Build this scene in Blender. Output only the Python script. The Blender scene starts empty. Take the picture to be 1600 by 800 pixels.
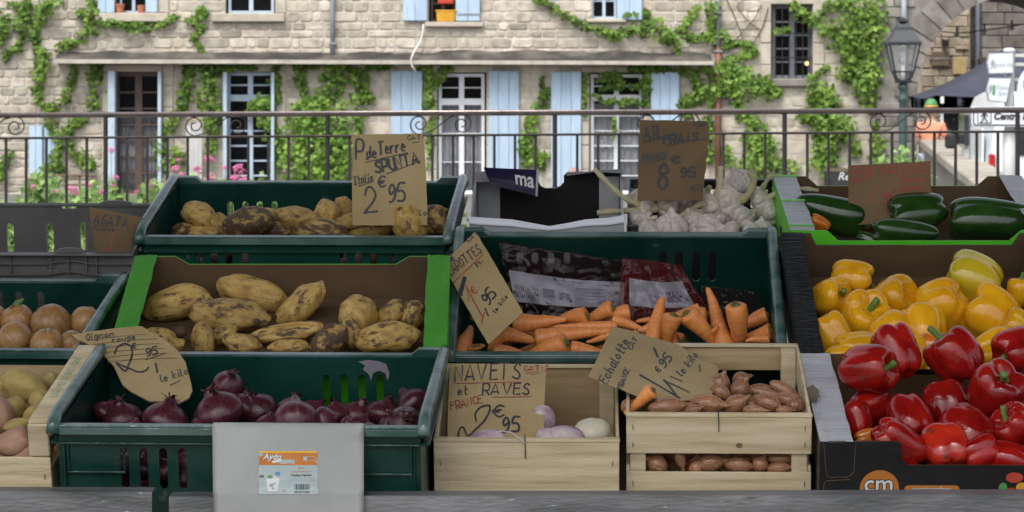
import bpy, bmesh, math, random
from mathutils import Vector as V, Matrix as M, noise
from mathutils.geometry import tessellate_polygon
R = math.radians
random.seed(7)
S = bpy.context.scene
COL = S.collection
# ------------------------------------------------------------------ camera, light
CZ, F, HY = 1.35, 4500.0, 170.0
cam = bpy.data.objects.new('camera', bpy.data.cameras.new('camera'))
COL.objects.link(cam)
cam.location = (0, 0, CZ)
cam.rotation_euler = (R(90), 0, 0)
cam.data.sensor_width = 36
cam.data.lens = 36 * F / 1600
cam.data.shift_y = -(400 - HY) / 1600
cam.data.clip_start = 0.1
cam.data.clip_end = 3000
cam.data.dof.use_dof = True
cam.data.dof.focus_distance = 4.9
cam.data.dof.aperture_fstop = 26
S.camera = cam
SUN_EL, SUN_AZ = R(58), R(205)      # azimuth clockwise from +Y (the view direction)
W = bpy.data.worlds.new('World')
S.world = W
W.use_nodes = True
nt = W.node_tree
sky = nt.nodes.new('ShaderNodeTexSky')
sky.sky_type = 'NISHITA'
sky.sun_disc = False
sky.sun_elevation = SUN_EL
sky.sun_rotation = SUN_AZ
sky.dust_density = 4
sky.ozone_density = 0.6
sky.air_density = 0.7
bg = nt.nodes['Background']
bg.inputs['Strength'].default_value = 0.15
soft = nt.nodes.new('ShaderNodeHueSaturation')          # milky overcast: the sky is hardly blue
soft.inputs['Saturation'].default_value = .35
nt.links.new(sky.outputs[0], soft.inputs['Color'])
nt.links.new(soft.outputs[0], bg.inputs[0])
sun = bpy.data.objects.new('sun', bpy.data.lights.new('sun', 'SUN'))
COL.objects.link(sun)
sun.data.energy = 1.2
sun.data.angle = R(25)
sun.data.color = (1, .95, .88)
sd = V((math.sin(SUN_AZ) * math.cos(SUN_EL), math.cos(SUN_AZ) * math.cos(SUN_EL), math.sin(SUN_EL)))
sun.rotation_euler = sd.to_track_quat('Z', 'Y').to_euler()
vs = S.view_settings
vs.view_transform = 'Standard'
vs.look = 'None'
vs.gamma = 1
vs.exposure = .97
S.render.engine = 'CYCLES'
S.cycles.use_denoising = True
S.cycles.max_bounces = 8
S.cycles.diffuse_bounces = 4
S.cycles.transparent_max_bounces = 16
S.cycles.caustics_reflective = False
S.cycles.caustics_refractive = False
S.cycles.sample_clamp_indirect = 6

# ------------------------------------------------------------------ helpers
def P(px, py, Y):                       # a point of the place seen at photo pixel px, py at distance Y
    return V(((px - 800) / F * Y, Y, CZ - (py - HY) / F * Y))
def ray(px, py):
    return V(((px - 800) / F, 1, -(py - HY) / F))
def prj(v):
    return 800 + F * v.x / v.y, HY - F * (v.z - CZ) / v.y
def tag(o, label=None, cat=None, group=None, kind=None):
    if label: o['label'] = label
    if cat: o['category'] = cat
    if group: o['group'] = group
    if kind: o['kind'] = kind
    return o
def empty(name, label, cat, loc=(0, 0, 0), group=None, kind=None):
    o = bpy.data.objects.new(name, None)
    COL.objects.link(o)
    o.location = loc
    o.empty_display_size = .05
    return tag(o, label, cat, group, kind)
def link(name, me, parent=None, mtx=None):
    o = bpy.data.objects.new(name, me)
    COL.objects.link(o)
    if parent: o.parent = parent
    if mtx is not None: o.matrix_basis = mtx
    return o

class B:
    def __init__(s):
        s.bm = bmesh.new()
        s.t = s.bm.faces.layers.float.new('tint')
    def f(s, vs_, tint=0.5):
        try: fc = s.bm.faces.new(vs_)
        except ValueError: return None
        fc[s.t] = tint
        return fc
    def box(s, x0, x1, y0, y1, z0, z1, m=None, tint=.5, bev=0):
        c = [V((x, y, z)) for z in (z0, z1) for y in (y0, y1) for x in (x0, x1)]
        if m is not None: c = [m @ q for q in c]
        v = [s.bm.verts.new(q) for q in c]
        fs = [s.f([v[i] for i in q], tint) for q in ((0, 2, 3, 1), (4, 5, 7, 6), (0, 1, 5, 4), (2, 6, 7, 3), (0, 4, 6, 2), (1, 3, 7, 5))]
        if bev:
            es = list({e for f_ in fs for e in f_.edges})
            r = bmesh.ops.bevel(s.bm, geom=es, offset=bev, segments=1, affect='EDGES', profile=.5)
            for f_ in r['faces']: f_[s.t] = tint
        return s
    def slab(s, outer, holes=(), th=.004, fn=None, tint=.5):
        """2D outline with holes given thickness; fn(x, y, back) -> 3D point"""
        loops = [list(outer)] + [list(h) for h in holes]
        tri = tessellate_polygon([[V((p[0], p[1], 0)) for p in l] for l in loops])
        flat = [p for l in loops for p in l]
        if fn is None: fn = lambda x, y, k: V((x, y, -th * k))
        a = [s.bm.verts.new(fn(p[0], p[1], 0)) for p in flat]
        b = [s.bm.verts.new(fn(p[0], p[1], 1)) for p in flat]
        for t in tri:
            s.f([a[i] for i in t], tint)
            s.f([b[i] for i in reversed(t)], tint)
        k = 0
        for l in loops:
            n = len(l)
            for i in range(n):
                j = (i + 1) % n
                s.f([a[k + i], a[k + j], b[k + j], b[k + i]], tint)
            k += n
        return s
    def tube(s, pts, r, n=8, cap=True, tint=.5, flat=1):
        pts = [V(p) for p in pts]
        rs = r if isinstance(r, (list, tuple)) else [r] * len(pts)
        rings = []
        up = None
        for i, p in enumerate(pts):
            d = (pts[min(i + 1, len(pts) - 1)] - pts[max(i - 1, 0)])
            if d.length < 1e-9: d = V((0, 0, 1))
            d.normalize()
            if up is None:
                up = d.orthogonal().normalized()
            else:
                up = (up - d * up.dot(d))
                up = up.normalized() if up.length > 1e-6 else d.orthogonal().normalized()
            w = d.cross(up)
            rings.append([s.bm.verts.new(p + (up * math.cos(a) + w * math.sin(a) * flat) * rs[i]) for a in [2 * math.pi * k / n for k in range(n)]])
        for i in range(len(rings) - 1):
            for k in range(n):
                s.f([rings[i][k], rings[i][(k + 1) % n], rings[i + 1][(k + 1) % n], rings[i + 1][k]], tint)
        if cap:
            s.f(list(reversed(rings[0])), tint)
            s.f(rings[-1], tint)
        return s
    def grid(s, fn, nu, nv, closed=False, tint=.5):
        vv = [[s.bm.verts.new(fn(i / nu, j / nv)) for i in range(nu if closed else nu + 1)] for j in range(nv + 1)]
        m = len(vv[0])
        for j in range(nv):
            for i in range(nu):
                k = (i + 1) % m
                s.f([vv[j][i], vv[j][k], vv[j + 1][k], vv[j + 1][i]], tint)
        return vv
    def mesh(s, name, mt, smooth=False, fix=True):
        if fix: bmesh.ops.recalc_face_normals(s.bm, faces=s.bm.faces)
        me = bpy.data.meshes.new(name)
        s.bm.to_mesh(me)
        s.bm.free()
        for m_ in (mt if isinstance(mt, (list, tuple)) else [mt]): me.materials.append(m_)
        if smooth: me.polygons.foreach_set('use_smooth', [True] * len(me.polygons))
        return me
    def done(s, name, mt, parent=None, smooth=False, mtx=None, fix=True):
        return link(name, s.mesh(name, mt, smooth, fix), parent, mtx)

def text_into(b, body, size, fn, tint=.5, align='CENTER', shear=0, bold=0, res=3):
    cu = bpy.data.curves.new('t', 'FONT')
    cu.body = body
    cu.size = size
    cu.align_x = align
    cu.align_y = 'CENTER'
    cu.shear = shear
    cu.offset = bold
    cu.resolution_u = res
    ob = bpy.data.objects.new('t', cu)
    me = bpy.data.meshes.new_from_object(ob)
    vv = [b.bm.verts.new(fn(v.co.x, v.co.y)) for v in me.vertices]
    for p in me.polygons: b.f([vv[i] for i in p.vertices], tint)
    bpy.data.objects.remove(ob)
    bpy.data.curves.remove(cu)
    bpy.data.meshes.remove(me)

# ------------------------------------------------------------------ materials
def mat(name, cols, rough=.6, scale=6, detail=4, bump=0, bscale=60, hv=.12, tv=0, metal=0, stretch=(1, 1, 1), coat=0,
        spots=None, trans=0, spec=.5, rvar=0, dist=0.3, contrast=(.3, .7), gen=False, bdist=.01):
    """procedural: stretched noise -> colour ramp, value varied by object and by the tint of each piece, optional second noise of spots"""
    m = bpy.data.materials.new(name)
    m.use_nodes = True
    t = m.node_tree
    n, l = t.nodes, t.links
    bs = n['Principled BSDF']
    tc = n.new('ShaderNodeTexCoord')
    oi = n.new('ShaderNodeObjectInfo')
    mp = n.new('ShaderNodeMapping')
    mp.inputs['Scale'].default_value = stretch
    sc = n.new('ShaderNodeVectorMath'); sc.operation = 'SCALE'
    sc.inputs[0].default_value = (37, 23, 51)
    l.new(oi.outputs['Random'], sc.inputs['Scale'])
    ad = n.new('ShaderNodeVectorMath'); ad.operation = 'ADD'
    l.new(tc.outputs['Generated' if gen else 'Object'], mp.inputs[0])
    l.new(mp.outputs[0], ad.inputs[0]); l.new(sc.outputs[0], ad.inputs[1])
    nz = n.new('ShaderNodeTexNoise')
    nz.inputs['Scale'].default_value = scale
    nz.inputs['Detail'].default_value = detail
    nz.inputs['Distortion'].default_value = dist
    l.new(ad.outputs[0], nz.inputs['Vector'])
    cr = n.new('ShaderNodeValToRGB')
    e = cr.color_ramp.elements
    while len(e) < len(cols): e.new(.5)
    for i, c in enumerate(cols):
        e[i].position = contrast[0] + (contrast[1] - contrast[0]) * i / max(1, len(cols) - 1)
        e[i].color = (*c, 1)
    l.new(nz.outputs[0], cr.inputs[0])
    out = cr.outputs[0]
    for spt in ([] if not spots else spots if isinstance(spots, list) else [spots]):      # (colour, scale, threshold, softness[, per-object shift])
        n2 = n.new('ShaderNodeTexNoise')
        n2.inputs['Scale'].default_value = spt[1]
        n2.inputs['Detail'].default_value = 5
        n2.inputs['Roughness'].default_value = .65
        l.new(ad.outputs[0], n2.inputs['Vector'])
        mr = n.new('ShaderNodeMapRange')
        mr.inputs[1].default_value = spt[2]
        mr.inputs[2].default_value = spt[2] + spt[3]
        l.new(n2.outputs[0], mr.inputs[0])
        if len(spt) > 4:                # the object's own colour (red) shifts how much is covered
            sub = n.new('ShaderNodeMath'); sub.operation = 'ADD'
            sp = n.new('ShaderNodeSeparateColor')
            l.new(oi.outputs['Color'], sp.inputs[0])
            l.new(n2.outputs[0], sub.inputs[0]); l.new(sp.outputs[0], sub.inputs[1])
            l.new(sub.outputs[0], mr.inputs[0])
        mx = n.new('ShaderNodeMix'); mx.data_type = 'RGBA'
        mx.inputs['B'].default_value = (*spt[0], 1)
        l.new(mr.outputs[0], mx.inputs[0]); l.new(out, mx.inputs['A'])
        out = mx.outputs['Result']
    val = None
    if hv:
        a = n.new('ShaderNodeMapRange')
        a.inputs[3].default_value = 1 - hv; a.inputs[4].default_value = 1 + hv
        l.new(oi.outputs['Random'], a.inputs[0]); val = a.outputs[0]
    if tv:
        at = n.new('ShaderNodeAttribute'); at.attribute_name = 'tint'
        a = n.new('ShaderNodeMapRange')
        a.inputs[3].default_value = 1 - tv; a.inputs[4].default_value = 1 + tv
        l.new(at.outputs['Fac'], a.inputs[0])
        if val:
            mu = n.new('ShaderNodeMath'); mu.operation = 'MULTIPLY'
            l.new(val, mu.inputs[0]); l.new(a.outputs[0], mu.inputs[1]); val = mu.outputs[0]
        else: val = a.outputs[0]
    if val:
        mu = n.new('ShaderNodeVectorMath'); mu.operation = 'SCALE'
        l.new(out, mu.inputs[0]); l.new(val, mu.inputs['Scale']); out = mu.outputs[0]
    l.new(out, bs.inputs['Base Color'])
    bs.inputs['Roughness'].default_value = rough
    bs.inputs['Metallic'].default_value = metal
    bs.inputs['Specular IOR Level'].default_value = spec
    if rvar:
        a = n.new('ShaderNodeMapRange')
        a.inputs[3].default_value = max(.02, rough - rvar); a.inputs[4].default_value = min(1, rough + rvar)
        l.new(nz.outputs[0], a.inputs[0]); l.new(a.outputs[0], bs.inputs['Roughness'])
    if coat:
        bs.inputs['Coat Weight'].default_value = coat
        bs.inputs['Coat Roughness'].default_value = .08
    if bump:
        nb = n.new('ShaderNodeTexNoise')
        nb.inputs['Scale'].default_value = bscale
        nb.inputs['Detail'].default_value = 5
        l.new(ad.outputs[0], nb.inputs['Vector'])
        bp = n.new('ShaderNodeBump')
        bp.inputs['Strength'].default_value = bump
        bp.inputs['Distance'].default_value = bdist
        l.new(nb.outputs[0], bp.inputs['Height']); l.new(bp.outputs[0], bs.inputs['Normal'])
    if trans:
        tr = n.new('ShaderNodeBsdfTranslucent')
        l.new(out, tr.inputs[0])
        ms = n.new('ShaderNodeMixShader'); ms.inputs[0].default_value = trans
        l.new(bs.outputs[0], ms.inputs[1]); l.new(tr.outputs[0], ms.inputs[2])
        l.new(ms.outputs[0], n['Material Output'].inputs[0])
    return m
def clear(name, col, fac, rough=.05, frame=1.45):
    """thin clear sheet: part see-through, part gloss by fresnel"""
    m = bpy.data.materials.new(name); m.use_nodes = True
    n, l = m.node_tree.nodes, m.node_tree.links
    bs = n['Principled BSDF']
    bs.inputs['Base Color'].default_value = (*col, 1); bs.inputs['Roughness'].default_value = rough
    tr = n.new('ShaderNodeBsdfTransparent')
    lw = n.new('ShaderNodeLayerWeight'); lw.inputs[0].default_value = .5
    pw = n.new('ShaderNodeMath'); pw.operation = 'POWER'; pw.inputs[1].default_value = 5
    l.new(lw.outputs['Facing'], pw.inputs[0])
    a = n.new('ShaderNodeMath'); a.operation = 'MULTIPLY_ADD'; a.use_clamp = True; a.inputs[1].default_value = .8; a.inputs[2].default_value = fac + .04
    l.new(pw.outputs[0], a.inputs[0])
    ms = n.new('ShaderNodeMixShader')
    l.new(a.outputs[0], ms.inputs[0]); l.new(tr.outputs[0], ms.inputs[1]); l.new(bs.outputs[0], ms.inputs[2])
    l.new(ms.outputs[0], n['Material Output'].inputs[0])
    return m
def glow(name, col, st):
    m = bpy.data.materials.new(name); m.use_nodes = True
    b = m.node_tree.nodes['Principled BSDF']
    b.inputs['Base Color'].default_value = (*col, 1)
    b.inputs['Emission Color'].default_value = (*col, 1); b.inputs['Emission Strength'].default_value = st
    return m

m_mortar = mat('lime_mortar', [(.41, .375, .315), (.53, .49, .42)], .9, 2.5, 6, .4, 40, hv=0)
m_stone = mat('sandstone', [(.29, .26, .21), (.42, .38, .315), (.53, .485, .41)], .9, 5, 6, .4, 30, hv=.04, tv=.34, spots=((.42, .33, .22), 1.5, .58, .12))
m_ashlar = mat('dressed_stone', [(.38, .34, .27), (.53, .48, .40)], .85, 4, 5, .3, 30, hv=.07, spots=((.24, .21, .17), 3, .66, .2))
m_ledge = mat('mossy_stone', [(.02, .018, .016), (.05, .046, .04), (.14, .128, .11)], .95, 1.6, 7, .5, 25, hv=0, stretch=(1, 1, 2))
m_ledgetop = mat('pale_slab_edge', [(.35, .33, .28), (.5, .47, .41)], .9, 5, 5, .4, 25, hv=0)
m_gate = mat('grey_stone', [(.13, .12, .105), (.22, .205, .18), (.30, .28, .245)], .9, 3, 6, .5, 20, hv=.08, tv=.25)
m_shut = mat('pale_blue_paint', [(.34, .465, .59), (.43, .555, .69)], .6, 3, 5, .15, 30, hv=.06, stretch=(4, 4, .7), spots=((.3, .38, .46), 4, .66, .1))
m_white = mat('off_white_paint', [(.58, .62, .66), (.72, .75, .78)], .5, 4, 4, .1, 30, hv=.04)
m_bluewood = mat('grey_blue_paint', [(.34, .43, .52), (.46, .56, .66)], .55, 4, 4, .1, 30, hv=.05)
m_dkwood = mat('brown_window_wood', [(.05, .032, .024), (.09, .06, .045)], .6, 4, 4, .1, 30)
m_greyframe = mat('slate_grey_paint', [(.11, .125, .145), (.16, .175, .2)], .55, 4, 4, .1, 30)
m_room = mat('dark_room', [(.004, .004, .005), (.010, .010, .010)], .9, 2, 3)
m_curt = mat('lace_curtain', [(.52, .54, .60), (.80, .82, .86)], .9, 14, 3, .2, 60, stretch=(6, 1, .4), hv=.05)
m_pane = clear('window_glass', (.02, .022, .025), .05, .03)
m_leaf = mat('creeper_leaf', [(.075, .16, .022), (.20, .32, .055)], .5, 3, 3, hv=.08, tv=.5, trans=.4, spec=.35)
m_leaf2 = mat('herb_leaf', [(.15, .28, .08), (.31, .46, .15)], .5, 3, 3, hv=.1, tv=.4, trans=.35, spec=.35)
m_stem = mat('woody_stem', [(.09, .07, .045), (.16, .12, .08)], .9, 8)
m_gstem = mat('green_stem', [(.12, .22, .06), (.2, .3, .1)], .7, 8)
m_pink = mat('pink_petals', [(.55, .10, .28), (.72, .24, .45)], .6, 10, 3, hv=.1, tv=.35, trans=.2)
m_iron = mat('black_brown_iron', [(.012, .009, .009), (.026, .020, .019)], .42, 8, 4, .1, 60, metal=0)
m_rail = mat('worn_skylit_rail', [(.20, .165, .155), (.30, .26, .25)], .26, 8, 4, .1, 60, metal=.75)  # worn metal, colour raised for the sky highlight along its top
m_zinc = mat('zinc_pipe', [(.22, .25, .29), (.32, .35, .39)], .45, 4, 4, hv=.05)
m_rust = mat('red_brown_pipe', [(.14, .055, .035), (.22, .095, .06)], .6, 4, 4, hv=0)
m_lampgreen = mat('dark_green_paint', [(.03, .055, .05), (.05, .085, .078)], .4, 5, 3)
m_lampblue = mat('blue_black_paint', [(.012, .016, .022), (.024, .03, .038)], .5, 5, 3)
m_lampglass = clear('lantern_glass', (.5, .55, .58), .12, .08)
m_signw = mat('white_sign_face', [(.62, .67, .72), (.72, .76, .8)], .4, 4, 3, hv=0)
m_signk = mat('sign_black', [(.015, .015, .017), (.03, .03, .03)], .5, 5)
m_signg = mat('sign_grey_print', [(.3, .36, .4), (.36, .42, .46)], .5, 5)
m_pole = mat('grey_pole', [(.42, .43, .42), (.55, .56, .55)], .5, 3, 4)
m_van = mat('white_van_paint', [(.72, .76, .82), (.78, .81, .85)], .25, 3, 3, coat=.5, hv=0)
m_rubber = mat('black_rubber', [(.012, .012, .012), (.025, .025, .025)], .7, 10)
m_red = mat('red_lens', [(.35, .01, .012), (.5, .02, .02)], .2, 5)
m_awn = mat('dark_navy_canvas', [(.03, .035, .056), (.045, .05, .075)], .7, 3, 4, .2, 40, hv=.05)
m_street = mat('street_asphalt', [(.10, .10, .095), (.17, .165, .155)], .9, 1.2, 6, .3, 60, hv=0)
m_hallfloor = mat('hall_paving', [(.10, .094, .085), (.15, .14, .127)], .85, 1.5, 6, .2, 50, hv=0)
m_roof = mat('hall_timber', [(.05, .038, .027), (.09, .07, .05)], .8, 2, 4, stretch=(1, 8, 1), hv=0)
m_tile = mat('roof_tile', [(.28, .13, .08), (.4, .22, .14)], .9, 3, 4)
m_terra = mat('terracotta', [(.36, .12, .06), (.46, .17, .09)], .8, 6)
m_yellow = mat('yellow_plastic', [(.65, .33, .02), (.75, .42, .04)], .4, 6)
m_cable = mat('white_cable', [(.6, .6, .57), (.7, .7, .67)], .5, 6)

# stall
m_teal = mat('green_crate_plastic', [(.002, .027, .020), (.0045, .043, .032)], .3, 7, 6, .12, 70, hv=.08, spots=[((.022, .062, .052), 5, .58, .25), ((.075, .095, .08), 20, .645, .06)], rvar=.12, spec=.5)
m_tealrim = mat('skylit_crate_rim', [(.012, .06, .048), (.13, .19, .18)], .17, 9, 6, .1, 70, hv=.05, stretch=(1, 3, 1), spec=.6)  # pale end of the ramp paints sky highlights onto the rims
m_grey = mat('grey_crate_plastic', [(.085, .085, .08), (.125, .125, .118)], .45, 7, 5, .12, 70, hv=.05)
m_blkpl = mat('black_plastic', [(.008, .008, .009), (.016, .016, .017)], .4, 8, 4, .1, 60)
m_wood = mat('poplar_board', [(.42, .335, .195), (.58, .485, .305), (.66, .565, .385)], .75, 5, 6, .25, 60, hv=.1, stretch=(1, 6, 14), spots=((.25, .15, .07), 3.0, .70, .08))
m_wood2 = mat('thin_poplar_ply', [(.30, .20, .095), (.45, .34, .19)], .75, 5, 6, .2, 60, hv=.08, stretch=(1, 5, 12))
m_card = mat('brown_cardboard', [(.078, .045, .02), (.115, .068, .032)], .85, 5, 6, .12, 160, hv=.06, stretch=(1, 1, 3))
m_greencard = mat('green_cardboard', [(.075, .45, .012), (.10, .54, .022)], .42, 6, 5, .15, 40, hv=.04, spots=((.13, .40, .09), 14, .70, .1))
m_blkcard = mat('black_cardboard', [(.004, .0045, .005), (.010, .011, .012)], .36, 6, 6, .35, 30, hv=.1, stretch=(1, 5, 1), rvar=.1, spec=.6)
m_ledgecard = mat('glossy_coated_cardboard', [(.70, .72, .77), (.84, .86, .90)], .22, 8, 6, .3, 22, hv=.05, stretch=(1, 6, 1), spots=((.25, .26, .29), 12, .66, .05))
m_whitecard = mat('white_cardboard', [(.33, .335, .345), (.42, .425, .435)], .5, 6, 5, .15, 40, hv=.05)
m_purple = mat('purple_print', [(.022, .015, .065), (.035, .025, .09)], .4, 6, 4)
m_sign = mat('sign_cardboard', [(.34, .245, .11), (.43, .325, .16)], .85, 7, 6, .2, 120, hv=.08, spots=((.24, .16, .07), 8, .66, .12))
m_signdk = mat('shaded_brown_cardboard', [(.13, .08, .036), (.18, .115, .055)], .85, 7, 6, .2, 120, hv=.06)  # brown card, darkened further for the shade on the top tier
m_ink = mat('black_marker', [(.012, .013, .018), (.025, .026, .035)], .5, 20)
m_inkg = mat('green_black_marker', [(.015, .03, .02), (.03, .045, .03)], .5, 20)
m_inkr = mat('red_marker', [(.30, .03, .025), (.38, .06, .05)], .6, 20)
m_paper = mat('white_paper', [(.60, .62, .61), (.70, .715, .705)], .75, 5, 7, .12, 40, hv=0, spots=((.50, .50, .47), 6, .64, .12))
m_steel = mat('galvanised_steel', [(.105, .11, .112), (.175, .18, .184), (.24, .245, .25)], .45, 6, 8, .15, 50, metal=.5, hv=.03, stretch=(1, 4, 4), spots=[((.10, .085, .07), 4, .60, .12), ((.42, .43, .44), 30, .68, .03)], rvar=.15)
m_orange = mat('orange_print', [(.42, .14, .02), (.50, .19, .035)], .5, 6)
m_skyp = mat('pale_blue_print', [(.30, .38, .39), (.38, .46, .46)], .5, 5)
m_prgreen = mat('green_print', [(.07, .25, .07), (.1, .3, .1)], .5, 5)
m_prblue = mat('blue_print', [(.08, .22, .38), (.12, .28, .44)], .5, 5)
m_prred = mat('red_print', [(.35, .03, .02), (.45, .06, .03)], .5, 5)

m_pot = mat('potato_skin', [(.28, .155, .034), (.47, .30, .076), (.56, .40, .14)], .5, 2.2, 8, .28, 16, hv=.14, spots=[((.19, .105, .045), 4, .56, .14), ((.085, .047, .024), 1.9, .575, .10, 1), ((.09, .05, .028), 13, .66, .04)], bdist=.08, rvar=.12)
m_pot2 = mat('pink_potato_skin', [(.27, .14, .085), (.37, .22, .14)], .5, 1.6, 6, .2, 14, hv=.1, spots=((.2, .12, .07), 3, .62, .1))
m_pot3 = mat('yellow_potato_skin', [(.28, .20, .05), (.42, .33, .11)], .5, 1.6, 6, .3, 14, hv=.1, spots=((.22, .14, .06), 4, .64, .1))
m_onion = mat('brown_onion_skin', [(.21, .10, .033), (.31, .165, .058), (.41, .26, .115)], .3, 1.2, 5, .10, 3, hv=.14, contrast=(.2, .8), stretch=(7, 7, .5), bdist=.03)
m_ronion = mat('red_onion_skin', [(.030, .006, .010), (.065, .012, .021), (.13, .04, .052)], .28, 1.2, 5, .10, 3, hv=.25, contrast=(.2, .8), stretch=(6, 6, .5), bdist=.03)
m_husk = mat('dry_husk', [(.22, .13, .06), (.42, .28, .15)], .7, 3, 5, .3, 8, stretch=(4, 4, .6))
m_rhusk = mat('dark_red_husk', [(.05, .012, .016), (.18, .08, .06)], .6, 3, 5, .3, 8, stretch=(4, 4, .6), hv=.25)
m_garlic = mat('garlic_skin', [(.40, .32, .29), (.56, .505, .44), (.68, .635, .55)], .42, 1.2, 5, .08, 3, hv=.1, stretch=(6, 6, .7), bdist=.03)
m_gstalk = mat('garlic_stalk', [(.40, .36, .19), (.55, .50, .31)], .6, 5, 5, .15, 30, hv=.1)
m_carrot = mat('carrot_skin', [(.64, .20, .045), (.80, .32, .095)], .38, 1.5, 6, .12, 3, hv=.08, stretch=(.7, .7, 9), spots=((.60, .30, .14), 4, .66, .14), bdist=.05)
m_crown = mat('carrot_crown', [(.10, .10, .02), (.2, .17, .05)], .7, 4, 5)
m_shallot = mat('shallot_skin', [(.16, .066, .028), (.28, .13, .062), (.42, .235, .13)], .26, 1.4, 6, .08, 3, hv=.16, stretch=(7, 7, .5), bdist=.03)
m_turnip = mat('turnip_skin', [(.55, .52, .38), (.66, .63, .50)], .45, 2, 5, .1, 8, hv=.05)
m_turnipp = mat('purple_turnip_skin', [(.28, .12, .26), (.5, .38, .42), (.60, .56, .48)], .45, 1.2, 5, .1, 8, hv=.05)
m_pepr = mat('red_pepper_skin', [(.19, .004, .004), (.38, .012, .008)], .10, 1.0, 3, .05, 5, hv=.18, rvar=.03, spots=[((.13, .018, .008), 1.1, .60, .16), ((.55, .06, .02), 1.6, .66, .1)], bdist=.05, spec=.5)
m_peprp = mat('red_pepper_skin_patched', [(.30, .008, .006), (.50, .03, .012)], .13, 1.0, 3, .06, 5, hv=.1, coat=.3, spots=((.05, .03, .012), .9, .58, .1))
m_pepo = mat('orange_pepper_skin', [(.52, .13, .012), (.62, .22, .02)], .14, 1.0, 3, .05, 5, coat=.3)
m_pepy = mat('yellow_pepper_skin', [(.62, .27, .005), (.80, .43, .014)], .11, .9, 3, .05, 5, hv=.1, rvar=.04, spots=[((.46, .40, .025), .9, .62, .18), ((.42, .17, .01), 9, .70, .03)], bdist=.05)
m_pepyg = mat('green_yellow_pepper_skin', [(.42, .36, .015), (.68, .48, .025)], .15, .8, 3, .05, 5, coat=.3, hv=.06)
m_pepg = mat('green_pepper_skin', [(.008, .035, .006), (.025, .075, .012)], .14, 1.0, 3, .06, 5, hv=.15, coat=.3)
m_pstem = mat('pepper_stem', [(.06, .14, .02), (.14, .24, .05)], .5, 5, 4, .1, 30)
m_bag = clear('dark_red_film', (.035, .010, .014), .42, .16)
m_bagred = clear('red_film', (.16, .010, .012), .42, .16)
m_label = mat('bag_label', [(.17, .16, .19), (.24, .225, .255)], .35, 5, 4, hv=.05)
m_labelk = mat('bag_label_print', [(.10, .095, .13), (.14, .13, .17)], .5, 5)
m_skin = mat('skin', [(.42, .24, .17), (.5, .3, .22)], .55, 6)
m_hair = mat('brown_hair', [(.10, .055, .04), (.17, .10, .075)], .6, 10)
m_orsh = mat('orange_shirt', [(.56, .22, .13), (.66, .29, .18)], .8, 4, 4, .2, 20, hv=0)
m_blsh = mat('pale_blue_cloth', [(.40, .45, .62), (.5, .55, .7)], .8, 4, 4)
m_dkcl = mat('dark_cloth', [(.02, .022, .03), (.04, .042, .055)], .85, 4, 4)
# ------------------------------------------------------------------ ground and the market hall overhead
b = B(); b.grid(lambda u, v: V(((u - .5) * 1600, (v - .2) * 1500, -.25)), 24, 24)
tag(b.done('street', m_street), kind='structure')
b = B(); b.box(-9, 9, -7, 17.3, -.25, 0)
tag(b.done('hall_floor', m_hallfloor), kind='structure')
hall = empty('market_hall', None, None, (0, 5, 0), kind='structure')
b = B()
b.box(-9, 9, 1.75, 6.85, 4.3, 4.42)  # unseen roof, its edges placed to shape the light on the stall
b.done('roof', m_roof, hall)
for x in (-7.5, 7.5):
    for y in (2.9, 6.4):
        b = B(); b.box(x - .18, x + .18, y - .18, y + .18, 0, 4.3, bev=.02); b.done('column', m_roof, hall)
hall.location = (0, 0, 0)

# ------------------------------------------------------------------ the stone house across the street
HYY = 54.0
K = HYY / F
fx = lambda px: (px - 800) * K
fz = lambda py: CZ - (py - HY) * K
house = empty('stone_house', 'long pale stone house with blue shutters and green creeper behind the railing', 'house', (0, 0, 0))
GZ = -.25
openings = [(180, -70, 232, 20), (352, -75, 430, 21), (670, -75, 713, 34), (925, -75, 964, 29), (1205, 7, 1270, 123),
            (176, 112, 254, 303), (351, 112, 430, 303), (683, 113, 760, 303), (921, 113, 1006, 303), (46, 196, 92, 272)]
b = B()
X0, X1 = -520, 1376
outer = [(fx(X0), GZ), (fx(X1), GZ), (fx(X1), 7.2), (fx(X0), 7.2)]
holes = [[(fx(a), fz(d)), (fx(c), fz(d)), (fx(c), fz(b_)), (fx(a), fz(b_))] for a, b_, c, d in openings]
b.slab(outer, holes, .3, lambda x, y, k: V((x, HYY + .3 * k, y)))
b.done('wall', m_mortar, house)
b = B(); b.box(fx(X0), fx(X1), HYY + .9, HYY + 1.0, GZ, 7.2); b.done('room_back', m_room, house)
b = B()
b.f([b.bm.verts.new(q) for q in (V((fx(X0) - .4, HYY - .5, 7.0)), V((fx(X1) + .2, HYY - .5, 7.0)), V((fx(X1) + .2, HYY + 5, 9.2)), V((fx(X0) - .4, HYY + 5, 9.2)))])
bmesh.ops.solidify(b.bm, geom=b.bm.faces[:], thickness=.15)
b.done('roof', m_tile, house)

def fbox(b, x0, x1, y0, y1, d0, d1, tint=.5, bev=0):
    """box on the facade by photo pixels, from d0 to d1 metres in front (-) of or behind (+) its face"""
    return b.box(fx(x0), fx(x1), HYY + d0, HYY + d1, fz(y1), fz(y0), None, tint, bev)
blocked = list(openings)
def trim(name, x0, x1, y0, y1, d0=-.03, d1=.1, m=m_ashlar, bev=.012):
    b = B(); fbox(b, x0, x1, y0, y1, d0, d1, .5, bev)
    blocked.append((x0, y0, x1, y1))
    return b.done(name, m, house)
def jamb(x0, x1, y0, y1, n):
    for i in range(n):
        a, c = y0 + (y1 - y0) * i / n, y0 + (y1 - y0) * (i + 1) / n
        w = random.choice((0, 0, 4, 7)) * (1 if x0 > 0 else 0)
        trim('jamb_stone', x0, x1, a + .5, c - .5, -.028 - random.random() * .012)
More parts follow.
